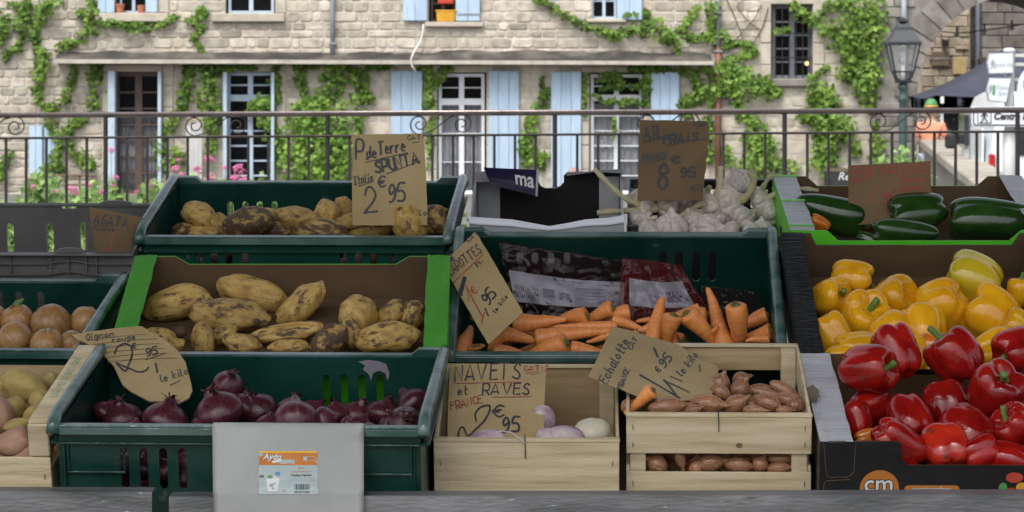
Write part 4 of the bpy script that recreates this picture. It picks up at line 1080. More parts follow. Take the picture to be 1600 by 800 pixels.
# ------------------------------------------------------------------ pink valerian and bushes beyond the railing
def bush(label, px, top, w, Y, heads, seed, dens=1, cat='plant', tall=True):
    random.seed(seed)
    s_ = Y / F
    base = V((P(px, 0, Y).x, Y, GZ))
    o = empty('flowering_plant' if heads else 'green_bush', label, cat, base, 'plants beyond the railing')
    H = P(px, top, Y).z - GZ
    b, st = B(), B()
    wr = w * s_ / 2
    ns = int(40 * dens)
    for i in range(ns):
        a = random.uniform(0, 6.28); rr = wr * math.sqrt(random.random())
        tip = V((rr * math.cos(a), rr * math.sin(a) * .7, H * random.uniform(.62, 1) * (1 - .25 * (rr / wr) ** 2)))
        st.tube([(tip.x * .3, tip.y * .3, 0), (tip.x * .75, tip.y * .75, tip.z * .55), tip], [.006, .005, .003], 4)
        nl = int(13 * H / .8)
        cl = random.uniform(-.2, .2)
        for k in range(nl):
            u = .25 + .75 * k / nl
            p = V((tip.x * (.3 + .7 * u), tip.y * (.3 + .7 * u), tip.z * u)) + V((random.gauss(0, .045), random.gauss(0, .045), random.gauss(0, .03)))
            leaf(b, p, random.uniform(.05, .095), V((random.gauss(0, .7), random.gauss(-.5, .6), random.uniform(.1, 1))), random.uniform(0, 6.28), min(1, max(0, .45 + cl + random.gauss(0, .2) + .2 * (u - .6))), 1.3)
    b.done('foliage', m_leaf2, o, fix=False); tag(st.done('stems', m_gstem, o), kind='stuff')
    for hx, hy, d in heads:
        c = P(hx, hy, Y - wr * .5) - base
        hb, sb = B(), B()
        sb.tube([(c.x * .6, c.y, 0), (c.x * .9, c.y, c.z * .6), c], .004, 5); hs = sb.done('flower_stem', m_gstem, o)
        r = d * s_ / 2
        for k in range(46):
            v = V((random.gauss(0, 1), random.gauss(0, 1), random.gauss(.2, .8))).normalized() * r * random.uniform(.55, 1.05)
            v.z *= .85
            leaf(hb, c + v, r * .42, v + V((0, -.3 * r, .2 * r)), random.uniform(0, 6.28), random.random())
        hb.done('flower_head', m_pink, hs, fix=False)
    return o
bush('leafy plant with pink flower heads nearest the grey crate', 118, 282, 60, 29, [(112, 296, 17), (144, 289, 15), (120, 303, 12)], 1)
bush('tall pink flower stem in front of the brown window door', 178, 258, 46, 29, [(174, 235, 13), (181, 278, 13), (177, 290, 9)], 2)
bush('bright green vine-like bush left of the first railing post', 76, 252, 52, 31, [], 3)
bush('leafy green plant beside the dark crate corner with small pink heads', 232, 268, 60, 28, [(238, 287, 15), (250, 299, 11), (214, 300, 9)], 4)
bush('plant with many pink flower heads before the white slatted panel', 300, 262, 70, 28, [(275, 264, 16), (284, 273, 12), (309, 266, 17), (325, 248, 17), (331, 277, 18), (322, 285, 14), (333, 250, 10)], 5)
bush('plant topped by the large pink flower cluster before the blue glazed door', 372, 268, 70, 28, [(373, 266, 22), (367, 279, 15), (380, 280, 17), (360, 277, 9), (375, 259, 12)], 6)
bush('green leafy bush left of the potato price sign', 440, 270, 84, 30, [], 7, 1.3)
bush('green leafy bush just behind the potato price sign', 520, 266, 90, 30, [], 8, 1.3)
bush('light green bush between the potato crate and the white box', 690, 268, 80, 30, [], 9, 1.3)
bush('small green plant behind the notch of the white box', 812, 262, 54, 31, [], 10)
bush('pale green bush at the foot of the street lantern', 1408, 218, 92, 34, [], 11, 1.7)
bush('green bush left of the pepper sign along the wall', 1230, 262, 80, 36, [], 12)
bush('low green plant far left behind the grey crate', 30, 300, 70, 29, [], 13)
bush('leafy green bush behind the middle of the grey crate', 160, 295, 80, 30, [], 14)
bush('leafy plant far left with two pale pink heads', 60, 262, 66, 27.5, [(52, 292, 10), (88, 300, 10)], 15, 1.3)
bush('dense light green plant before the weathered bench', 150, 272, 76, 27, [(158, 300, 12)], 16, 1.3)
bush('light green plant with pink heads right of the brown window door', 268, 258, 72, 27.5, [(262, 285, 14), (296, 292, 12), (280, 250, 10)], 17, 1.3)
bush('dense light green plant behind the slatted panel flowers', 338, 258, 80, 29.5, [(345, 296, 13), (352, 262, 10)], 18, 1.3)
bush('light green plant below the blue glazed door', 405, 262, 80, 28, [(398, 288, 12)], 19, 1.3)
random.seed(21)
# ------------------------------------------------------------------ crates on the stall
FR = {
 'red_onion': (.6, .4, (-0.4319, 4.5263, 0.8506), -3.60, 12.16), 'potato_tray': (.58, .4, (-0.4024, 4.9261, 0.9307), 0.19, 21.81),
 'top_potato': (.6, .4, (-0.4145, 5.4494, 1.1072), -3.50, 14.11), 'carrot': (.6, .4, (0.1836, 5.1005, 0.9124), -2.05, 30.89),
 'red_pepper': (.5, .4, (0.7428, 4.6042, 0.8176), -0.72, 15.60), 'yellow_pepper': (.5, .4, (0.7505, 4.9963, 0.9217), 0.48, 29.66),
 'green_pepper': (.5, .4, (0.7728, 5.4011, 1.1219), -0.23, 13.44), 'ma_box': (.304, .36, (0.0667, 5.565, 1.1212), -1.34, 15.47),
 'garlic': (.32, .38, (0.3820, 5.586, 1.1117), -3.32, 14.03), 'shallot': (.3, .4, (0.3352, 4.6646, 0.8556), -2.53, 12.01),
 'turnip': (.3, .4, (0.0231, 4.6507, 0.8173), -1.68, 12.54), 'brown_onion': (.6, .4, (-1.0360, 4.9791, 0.9334), -3.83, 14.59),
 'grey_crate': (.6, .4, (-1.0139, 5.4382, 1.0762), -2.52, 11.94), 'small_potato': (.5, .36, (-0.9868, 4.5992, 0.8483), -4.63, 14.66)}
# fitted yaw turns a crate about the vertical, the tilt lifts its back edge
HT = dict(red_onion=.2, potato_tray=.085, top_potato=.18, carrot=.175, red_pepper=.135, yellow_pepper=.095, green_pepper=.10, ma_box=.14,
          garlic=.13, shallot=.168, turnip=.132, brown_onion=.175, grey_crate=.17, small_potato=.172)
FM = {}
for k, (w, d, o, yaw, t) in FR.items():
    yaw, t = R(yaw), R(t)
    ux = V((math.cos(yaw), math.sin(yaw), 0)); fw = V((-math.sin(yaw), math.cos(yaw), 0))
    uy = fw * math.cos(t) + V((0, 0, math.sin(t))); uz = ux.cross(uy)
    FM[k] = M(((ux.x, uy.x, uz.x, o[0]), (ux.y, uy.y, uz.y, o[1]), (ux.z, uy.z, uz.z, o[2]), (0, 0, 0, 1)))
def pix(k, px, py, z=0, y=None):
    """crate-local point of photo pixel on the crate plane z (or on its plane y)"""
    inv = FM[k].inverted()
    o, d = inv @ V((0, 0, CZ)), inv.to_3x3() @ ray(px, py)
    s = (z - o.z) / d.z if y is None else (y - o.y) / d.y
    return o + d * s
def spot(k, px, py, z, r, rb=None):
    """world point for a piece of produce of radius r lying in crate k"""
    w, d = FR[k][0], FR[k][1]
    p = pix(k, px, py, z)
    if p.y < r + .006: p = pix(k, px, py, y=r + .006)
    elif p.y > d - r - .004: p = pix(k, px, py, y=d - r - .004)
    return FM[k] @ p
def crate(k, name, label, cat):
    o = empty(name, label, cat)
    o.matrix_basis = FM[k]
    return o
def stad(x0, x1, z0, z1, n=5):                    # slot outline with round ends (tall)
    r = (x1 - x0) / 2; c = (x0 + x1) / 2
    return [(c + r * math.cos(R(180 + 180 * i / n)), z0 + r + r * math.sin(R(180 + 180 * i / n))) for i in range(n + 1)] + [(c + r * math.cos(R(180 * i / n)), z1 - r + r * math.sin(R(180 * i / n))) for i in range(n + 1)]
TH = .004
def plastic_crate(k, name, label, m, mrim, fslots, bslots, base=True, rim=True, roll=True, fz_=None):
    w, d = FR[k][0], FR[k][1]; h = HT[k]
    o = crate(k, name, label, 'crate')
    x0, x1 = -w / 2, w / 2
    e = .012                                       # walls stand in from the rim outline
    front = [(x0 + e, -h), (x1 - e, -h), (x1 - e, -.004), (x0 + e, -.004)]
    b = B(); b.slab(front, fslots, TH, lambda x, y, q: V((x, .010 + TH * q, y)))
    # stiffening band and recessed hand grips on the front wall
    b.box(x0 + e, x1 - e, .004, .0099, -.034, -.030, None, .5, .001)
    for gx in (x0 + .072, x1 - .072):
        for q in ((gx - .047, gx - .043, -.078, -.034), (gx + .043, gx + .047, -.078, -.034), (gx - .047, gx + .047, -.082, -.078)):
            b.box(q[0], q[1], .005, .0098, q[2], q[3], None, .5, .001)
    for rx in [x0 + .022 + .0165 * i for i in range(1)] + [x1 - .022 - .0165 * i for i in range(1)]:   # upright ribs at the corners
        b.box(rx - .0012, rx + .0012, .003, .0098, -h, -.035, None, .5, .0008)
    b.done('front_wall', m, o)
    b = B(); b.slab(front, bslots, TH, lambda x, y, q: V((x, d - .014 + TH * q, y))); b.done('back_wall', m, o)
    for sx in (-1, 1):
        b = B(); xx = sx * (w / 2 - e)
        b.slab([(.0145, -h), (d - .0145, -h), (d - .0145, -.004), (.0145, -.004)], (), TH, lambda x, y, q: V((xx - sx * TH * q, x, y))); b.done('side_wall', m, o)
    b = B(); b.box(x0 + e + .001, x1 - e - .001, .0105, d - .0105, -h - .004, -h - .0005); b.done('base', m, o)
    if rim:
        b = B()
        b.box(x0 + .012, x1 - .012, .0, .0145, -.0038, .0, None, .5, .0012); b.box(x0 + .012, x1 - .012, .0, .003, -.016, -.004, None, .5, .001)
        b.done('front_rim', mrim, o)
        b = B()
        b.slab([(x0 + .012, -.004), (x1 - .012, -.004), (x1 - .012, .010), (x1 - .05, .010), (x1 - .062, .0), (x0 + .062, .0), (x0 + .05, .010), (x0 + .012, .010)], (), .015, lambda x, y, q: V((x, d - .0145 + .0145 * q, y)))
        b.done('back_rim', mrim, o)
        for sx in (-1, 1):
            xx = sx * (w / 2 - .006)
            b = B()
            b.tube([(xx, -.004, -.012), (xx, .008, .0), (xx, .03, .008), (xx, d - .03, .008), (xx, d - .008, .006), (xx, d + .002, -.006)], .0105, 10, True, .5, 1.0)
            b.done('side_rim', mrim, o, True)
            b = B(); b.box(xx - .002, xx + .002, .02, d - .02, -.030, -.004); b.box(xx - .006, xx + .008 * (1 if sx > 0 else 1), .01, d - .01, -.034, -.030, None, .5, .001); b.done('side_flange', m, o)
    return o
def slots_at(k, pxs, y0, y1, wall_y, half=.0065):
    """slots at photo pixel columns between pixel rows on the crate wall plane y"""
    out = []
    for px in pxs:
        a, c = pix(k, px, y1, y=wall_y), pix(k, px, y0, y=wall_y)
        m_ = (a.x + c.x) / 2
        out.append(stad(m_ - half, m_ + half, a.z, c.z))
    return out
plastic_crate('red_onion', 'plastic_crate', 'green plastic crate of red onions with a white paper on its front', m_teal, m_tealrim,
              slots_at('red_onion', (195.5, 225, 255.5, 285.5, 470, 500), 700, 764, .010), slots_at('red_onion', (510.5, 538.5, 566, 594), 585, 650, .386))
plastic_crate('top_potato', 'plastic_crate', 'green plastic crate of muddy potatoes on the top tier', m_teal, m_tealrim,
              slots_at('top_potato', (312, 335, 358, 383, 537, 560, 584, 612), 393.5, 423, .010), slots_at('top_potato', (360.5, 384, 406.5, 429.5, 552, 575, 598, 622), 314.5, 343, .386))
plastic_crate('carrot', 'plastic_crate', 'green plastic crate of loose carrots with bags at its back', m_teal, m_tealrim,
              slots_at('carrot', (800, 825, 850), 575, 640, .010), slots_at('carrot', (812, 836, 861, 886), 394, 413, .386, .0062) + slots_at('carrot', (1036, 1061, 1088, 1113), 392, 440, .386, .0075))
plastic_crate('brown_onion', 'plastic_crate', 'green plastic crate of brown onions at the left edge', m_teal, m_tealrim,
              slots_at('brown_onion', (-12, 17, 43), 570, 605, .010, .0085), slots_at('brown_onion', (0, 30, 64), 455, 500, .386))

# grey folding crate
o = crate('grey_crate', 'grey_crate', 'grey ribbed plastic crate at the far left of the top tier', 'crate')
w, d = .6, .4; h = HT['grey_crate']
def arch_top(x0, x1, z, hump, hw, hgt, n=12):
    pts = [(x1, z)]
    pts += [(hump + hw * 1.35, z), (hump + hw * 1.25, z - .004), (hump + hw * 1.05, z - .002)]
    pts += [(hump + hw * math.cos(math.pi * i / n), z + hgt * math.sin(math.pi * i / n)) for i in range(n + 1)]
    return pts + [(x0, z)]
gb = pix('grey_crate', 180, 316, y=d - .01)
bs_ = []
for px, a, c in ((17, 349, 396), (79, 348, 396), (131.5, 348, 392), (-45, 349, 396), (-108, 349, 396)):
    p, q = pix('grey_crate', px, c, y=d - .01), pix('grey_crate', px, a, y=d - .01); bs_.append(stad(p.x - .0075, p.x + .0075, p.z, q.z))
p, q = pix('grey_crate', 95, 327, y=d - .01), pix('grey_crate', 120, 320, y=d - .01)
bs_.append([(p.x + .004, p.z), (q.x - .004, p.z), (q.x, (p.z + q.z) / 2), (q.x - .004, q.z), (p.x + .004, q.z), (p.x, (p.z + q.z) / 2)])
b = B(); b.slab([(-w / 2, -h), (w / 2 - .002, -h)] + arch_top(-w / 2, w / 2 - .002, .0, gb.x, .034, .0075), bs_, .006, lambda x, y, k: V((x, d - .008 + .006 * k, y))); b.done('back_wall', m_grey, o)
b = B(); b.slab([(-w / 2, .0), (w / 2 - .03, .0), (w / 2 - .03, .004), (-w / 2, .004)], (), .012, lambda x, y, k: V((x, d - .012 + .014 * k, y - .004))); b.done('back_rim', m_grey, o)
gf = pix('grey_crate', 109, 397, y=.01)
fp = lambda px, py: pix('grey_crate', px, py, y=.01)
hs = []
a, c = fp(73, 423), fp(91, 414); hs.append([(a.x + .003, a.z), (c.x - .003, a.z), (c.x, c.z), (a.x, c.z)])
for px in (10.5, 61, -45, -95):
    a, c = fp(px - 7, 447), fp(px + 7, 434); hs.append([(a.x, a.z), (c.x, a.z), (c.x, c.z), (a.x, c.z)])
b = B(); b.slab([(-w / 2, -h), (w / 2, -h)] + arch_top(-w / 2, w / 2, .0, gf.x, .03, .009), hs, .005, lambda x, y, k: V((x, .010 + .005 * k, y))); b.done('front_wall', m_grey, o)
b = B()
z1, z2 = fp(60, 411).z, fp(60, 428).z
for z_ in (z1, z2):
    prv = None
    pts = []
    for i in range(41):
        x = -w / 2 + w * i / 40
        t = max(0, 1 - ((x - gf.x) / .034) ** 2)
        pts.append(V((x, .006, z_ + .006 * t ** .6)))
    for i in range(40):
        p, q = pts[i], pts[i + 1]
        b.slab([(p.x, p.z - .0012), (q.x, q.z - .0012), (q.x, q.z + .0012), (p.x, p.z + .0012)], (), .005, lambda x, y, k: V((x, .003 + .007 * k, y)))
for px in (18, 82, 108, 136, 152, -20, -60, -110):
    a, c = fp(px, 428), fp(px, 398); b.box(a.x - .0012, a.x + .0012, .004, .0099, a.z, c.z)
b.box(-w / 2, w / 2, -.006, .016, -.003, .0, None, .5, .001)
b.done('ribs', m_grey, o)
for sx in (-1, 1):
    b = B(); xx = sx * (w / 2 - .003); b.slab([(.017, -h), (d - .01, -h), (d - .01, -.002), (.017, -.002)], (), .005, lambda x, y, k: V((xx - sx * .005 * k, x, y))); b.done('side_wall', m_grey, o)
b = B(); b.box(-w / 2 + .009, w / 2 - .009, .016, d - .01, -h, -h + .005); b.done('base', m_grey, o)

# cardboard trays: corner posts higher than the dipped middles, flat ledges along the sides
def tray(k, name, label, m_in, m_out, m_ledge, dipf, dipb, cw=.085, lw=.043, slope=.03, wall_h=0, th=.004, rf=0):
    w, d = FR[k][0], FR[k][1]; fl_ = HT[k]; h = max(fl_, wall_h)
    o = crate(k, name, label, 'cardboard tray')
    x0, x1 = -w / 2, w / 2
    def prof(dip, c, r):
        if not dip: return [(x0, -h), (x1, -h), (x1, 0), (x0, 0)]
        L = [(x0, -h), (x1, -h), (x1, 0), (x1 - c, 0)]
        if r:                                          # rounded notch corners
            L += [(x1 - c - .004, -.004), (x1 - c - .006, -dip + .012), (x1 - c - .016, -dip)]
            L += [(x0 + c + .016, -dip), (x0 + c + .006, -dip + .012), (x0 + c + .004, -.004)]
        else:
            L += [(x1 - c - slope, -dip), (x0 + c + slope, -dip)]
        return L + [(x0 + c, 0), (x0, 0)]
    fo = prof(dipf, cw, rf)
    bo = prof(dipb, cw, 0)
    def wall(nm, out, yy, dirn, mo, mi):
        b = B()
        b.slab(out, (), th * .5, lambda x, y, q: V((x, yy + dirn * th * .5 * q, y)))
        wl = b.done(nm, mo, o)
        b = B(); b.slab(out, (), th * .5, lambda x, y, q: V((x, yy + dirn * (th * .52 + th * .48 * q), y - .0002))); b.done('lining', mi, wl)
        return wl
    fw_ = wall('front_wall', fo, 0, 1, m_out, m_in)
    wall('back_wall', bo, d, -1, m_out, m_in)
    for sx in (-1, 1):
        b = B(); xx = sx * w / 2; b.slab([(th + .0003, -h), (d - th - .0003, -h), (d - th - .0003, -.0045), (th + .0003, -.0045)], (), th, lambda x, y, q: V((xx - sx * th * .5 * q, x, y))); sw = b.done('side_wall', m_out, o)
        b = B(); b.slab([(th + .0003, -h), (d - th - .0003, -h), (d - th - .0003, -.0045), (th + .0003, -.0045)], (), th, lambda x, y, q: V((xx - sx * th * (.52 + .5 * q), x, y))); b.done('lining', m_in, sw)
        b = B()
        n = 16
        a0, a1 = (xx, xx - sx * lw)
        random.seed(len(k) * 7 + sx)
        g = b.grid(lambda u, v: V((a0 + (a1 - a0) * u + (random.uniform(-.0012, .0012) if u == 1 else 0), -.001 + (d + .002) * v, .0005 + (.0015 * math.sin(v * 9 + k.__len__()) + random.uniform(-.0006, .0006)) * (u > .3))), 6, n)
        bmesh.ops.solidify(b.bm, geom=b.bm.faces[:], thickness=.0035)
        b.done('ledge', m_ledge, o)
    b = B(); b.box(x0 + th + .0005, x1 - th - .0005, th + .0005, d - th - .0005, -fl_ - .004, -fl_ + .0005); b.done('base', m_in, o)
    return o
pt = tray('potato_tray', 'cardboard_tray', 'brown cardboard tray with green side ledges holding large potatoes', m_card, m_greencard, m_greencard, .03, .016, .075, .041, .025, .14)
rp_ = tray('red_pepper', 'cardboard_tray', 'black cardboard tray of red peppers with orange round logo on front', m_card, m_blkcard, m_ledgecard, .041, .038, .125, .053, .03, rf=.012)
yp_ = tray('yellow_pepper', 'cardboard_tray', 'black sided cardboard tray of yellow peppers on the middle tier', m_card, m_blkcard, m_blkcard, .03, .026, .056, .041, .012)
gp_ = tray('green_pepper', 'cardboard_tray', 'cardboard tray of green peppers with pale ledge on the top tier', m_card, m_greencard, m_ledgecard, .02, .020, .068, .046, .022)
for v0 in (.02, .20, .385):
    b = B(); b.box(-.25, -.204, v0, v0 + .006, .003, .0045); b.done('green_edge_print', m_greencard, gp_)
# printed marks on the front of the red pepper tray
def prt(k, par, px, py, fn, name, m, lift=.0006, y=0):
    b = B(); c = pix(k, px, py, y=y); fn(b, c, lambda x, z, l=0: V((c.x + x, y - lift - l, c.z + z))); return b.done(name, m, par)
zb = -HT['red_pepper']
c = pix('red_pepper', 1374, 762, y=0)
rad = .0315
cut = -.011
pts = [(rad * math.cos(R(a)), rad * math.sin(R(a))) for a in range(0, 361, 12)]
prt('red_pepper', rp_, 1374, 763, lambda b, c, f: b.slab([(x, max(y_, zb - c.z + .002)) for x, y_ in pts[:-1]], (), .0003, lambda x, y_, q: f(x, y_) + V((0, .0003 * q, 0))), 'round_logo', m_orange)
def outline_text(body, px, py, size, k, par, y=0, sq=1.0):
    prt(k, par, px, py, lambda b, c, f: text_into(b, body, size, lambda x, z: f(x * sq, z), bold=.0017), 'logo_lettering', m_blkcard, .0014, y)
    prt(k, par, px, py, lambda b, c, f: text_into(b, body, size, lambda x, z: f(x * sq, z), bold=.0004), 'logo_lettering', m_paper, .0018, y)
outline_text('cm', 1373, 756, .042, 'red_pepper', rp_, 0, .95)
prt('red_pepper', rp_, 1456, 765, lambda b, c, f: b.slab([(-.037 + .0075 * math.cos(R(a)), .0075 * math.sin(R(a))) for a in range(90, 271, 20)] + [(.037 + .0075 * math.cos(R(a)), .0075 * math.sin(R(a))) for a in range(-90, 91, 20)], (), .0003, lambda x, y_, q: f(x, y_) + V((0, .0003 * q, 0))), 'name_band', m_orange)
prt('red_pepper', rp_, 1456, 764.5, lambda b, c, f: text_into(b, 'centramirsa', .0135, lambda x, z: f(x, z), bold=.0006), 'logo_lettering', m_paper, .0013)
prt('red_pepper', rp_, 1456, 764.5, lambda b, c, f: text_into(b, 'centramirsa', .0135, lambda x, z: f(x, z), bold=-.0001), 'logo_lettering', m_blkcard, .0018)
for px, py, rx, rz, m in ((1585, 746, .014, .009, m_prred), (1597, 761, .010, .008, m_yellow), (1567, 762, .007, .009, m_prgreen), (1580, 767, .009, .006, m_prred)):
    prt('red_pepper', rp_, px, py, lambda b, c, f: b.slab([(rx * math.cos(R(a)), rz * math.sin(R(a))) for a in range(0, 360, 24)], (), .0003, lambda x, y_, q: f(x, y_) + V((0, .0003 * q, 0))), 'printed_vegetable', m, .0006 + .0003 * (px % 3))
# cut lines on the black front corner
for pts in ([(1287, 692), (1291, 740), (1296, 746), (1325, 745), (1334, 738), (1337, 694)], [(1286, 768), (1288, 754), (1292, 751), (1328, 749)]):
    b = B(); b.tube([pix('red_pepper', x, y_, y=0) - V((0, .0006, 0)) for x, y_ in pts], .0007, 5); b.done('cut_line', m_card, rp_)
# dark staple tie bits on the trays
for kk, par, px, py in (('red_pepper', rp_, 1281, 618),):
    b = B(); c = pix(kk, px - 12, py, z=.004)
    b.slab([(-.012, -.022), (.004, -.03), (.011, .0), (.004, .032), (-.008, .024)], (), .006, lambda x, y_, q: V((c.x + x, c.y + y_, c.z + .006 - .006 * q + .3 * x))); b.done('torn_flap', m_stem, par)

# white and black box marked with a purple flap
mb = crate('ma_box', 'white_box', 'empty white cardboard box with black inside and folded purple flap', 'cardboard box')
w, d, h = .3, .36, .14
L = lambda px, py, y: pix('ma_box', px, py, y=y)
b = B()
fpz = [(733, 347), (760, 349), (800, 351), (830, 355), (858, 357.5), (885, 355), (915, 350.5), (950, 349), (975, 345)]
top = [L(x, y_, .0) for x, y_ in fpz]
b.slab([(-w / 2, -h), (w / 2, -h)] + [(min(w / 2, p.x), p.z) for p in reversed(top)], (), .004, lambda x, y_, q: V((x, .0 + .004 * q, y_))); b.done('front_wall', m_whitecard, mb)
b = B()
pts = [(733, 347, -.010), (760, 349, 0), (800, 351, 0), (830, 355, 0), (858, 357.5, 0), (885, 355, 0), (915, 350.5, 0), (950, 349, 0), (975, 345, -.010)]
for i in range(len(top) - 1):
    p, q = top[i], top[i + 1]
    wd = [.026, .026, .024, .018, .008, .016, .022, .026, .028]
    vs_ = [b.bm.verts.new(v) for v in (V((p.x, -.004, p.z + .0005)), V((q.x, -.004, q.z + .0005)), V((q.x, wd[i + 1], q.z + .003)), V((p.x, wd[i], p.z + .003)))]
    b.f(vs_)
bmesh.ops.remove_doubles(b.bm, verts=b.bm.verts[:], dist=.0004); bmesh.ops.solidify(b.bm, geom=b.bm.faces[:], thickness=.003); b.done('front_lip', m_ledgecard, mb)
for sx in (-1, 1):
    b = B(); xx = sx * w / 2; b.slab([(.005, -h), (d - .005, -h), (d - .005, -.001), (.005, -.001)], (), .004, lambda x, y_, q: V((xx - sx * .004 * q, x, y_))); b.done('side_wall', m_whitecard, mb)
b = B()
nb = [(742, 269), (840, 267), (841, 283), (845, 291), (852, 294.5), (868, 294.5), (876, 291), (881, 285), (881, 275), (886, 270), (972, 267)]
bt = [L(x, y_, d - .005) for x, y_ in nb]
bk = [(-w / 2, -h), (w / 2, -h)] + [(max(-w / 2, min(w / 2, p.x)), p.z) for p in reversed(bt)]
b.slab(bk, (), .002, lambda x, y_, q: V((x, d - .002 + .002 * q, y_))); bw_ = b.done('back_wall', m_whitecard, mb)
b = B(); b.slab(bk, (), .002, lambda x, y_, q: V((x, d - .005 + .0025 * q, y_ - .0006))); b.done('black_lining', m_room, bw_)
for a, c in ((746, 781), (936, 971)):
    p, q = L(a, 360, d - .012), L(c, 275, d - .012)
    b = B(); b.box(max(p.x, -w / 2 + .005), min(q.x, w / 2 - .005), d - .010, d - .006, -h + .004, -.004, None, .5, .001); b.done('corner_flap', m_whitecard, mb)
b = B(); b.box(-w / 2 + .005, w / 2 - .005, .0045, d - .0056, -h, -h + .004); b.done('base', m_room, mb)
# right top flap bent forward, left purple flap hanging over the opening
b = B()
fl = [L(x, y_, d - .005) for x, y_ in ((884, 272), (930, 268), (972, 266), (973, 276))]
vs_ = [b.bm.verts.new(v) for v in (fl[0] + V((0, .004, .001)), fl[2] + V((0, .004, .002)), fl[2] + V((.002, -.05, .008)), fl[1] + V((0, -.035, .010)), fl[0] + V((.003, -.022, .003)))]
b.f(vs_); bmesh.ops.solidify(b.bm, geom=b.bm.faces[:], thickness=.003); b.done('top_flap', m_whitecard, mb)
fl = [L(x, y_, d - .075) for x, y_ in ((755, 266), (842, 270), (840, 305), (768, 287))]
b = B()
q0 = fl[0] + V((0, .02, 0)); q3 = fl[3] + V((0, -.008, 0)); q1 = fl[1] + V((0, .02, 0)); q2 = fl[2] + V((0, -.008, 0))
b.grid(lambda u, v: q0.lerp(q1, u).lerp(q3.lerp(q2, u), v) + V((0, -.006 * math.sin(math.pi * v), 0)), 6, 4)
bmesh.ops.solidify(b.bm, geom=b.bm.faces[:], thickness=.003); pf = b.done('purple_flap', m_purple, mb)
def onflap(u, v, l=.0022): p = q0.lerp(q1, u).lerp(q3.lerp(q2, u), v) + V((0, -.006 * math.sin(math.pi * v), 0)); return p + V((0, -l, l * .3))
b = B(); text_into(b, 'ma', .036, lambda x, y_: onflap(.73 + x / .115, .40 - y_ / .042 + (x * 1.2)), bold=.0007); b.done('lettering', m_paper, pf)
b = B()
b.grid(lambda u, v: onflap(.955 + .045 * u, v, .0021 - .0001 * u), 1, 4); b.done('white_edge', m_whitecard, pf)
b = B(); b.grid(lambda u, v: V((-w / 2 + .055 * u, d - .07 + .068 * v, .003 + .004 * math.sin(v * 3))), 2, 3); bmesh.ops.solidify(b.bm, geom=b.bm.faces[:], thickness=.003); b.done('top_flap', m_whitecard, mb)

# black crate for the garlic
o = crate('garlic', 'black_crate', 'black plastic crate full of fresh garlic on the top tier', 'crate')
w, d = FR['garlic'][:2]; h = HT['garlic']
b = B(); b.box(-w / 2, w / 2, 0, .004, -h, -.010, None, .5, .001); b.done('front_wall', m_blkpl, o)
b = B(); b.slab([(-w / 2, -h), (w / 2, -h), (w / 2, -.004), (-w / 2, -.004)], [[(-.11 + .05 * i, -.06), (-.075 + .05 * i, -.06), (-.075 + .05 * i, -.02), (-.11 + .05 * i, -.02)] for i in range(5)], .004, lambda x, y_, q: V((x, d - .004 + .004 * q, y_))); b.done('back_wall', m_blkpl, o)
b = B(); b.box(-w / 2, w / 2, d - .012, d + .002, -.0038, .002, None, .5, .001); b.done('back_rim', m_blkpl, o)
for sx in (-1, 1):
    b = B(); xx = sx * w / 2; b.slab([(.005, -h), (d - .005, -h), (d - .005, -.004), (.005, -.004)], (), .004, lambda x, y_, q: V((xx - sx * .004 * q, x, y_))); b.done('side_wall', m_blkpl, o)
    for yy in (.018, d - .018):
        b = B(); b.tube([(xx - sx * .012, yy, -h), (xx - sx * .012, yy, .004)], .0115, 12); b.tube([(xx - sx * .012, yy, .0042), (xx - sx * .012, yy, .006)], [.0125, .0125], 12); b.done('corner_post', m_blkpl, o, True)
b = B(); b.box(-w / 2 + .005, w / 2 - .005, .005, d - .005, -h, -h + .004); b.done('base', m_blkpl, o)
b = B(); cc = pix('garlic', 977, 296, y=.02); b.box(-w / 2 - .002, -w / 2 + .012, .35, .353, -.03, -.012); b.done('paper_tag', m_paper, o)
b = B(); b.box(-w / 2 - .001, -w / 2 + .020, -.001, .0, -.016, -.004); b.done('paper_tag', m_paper, o)

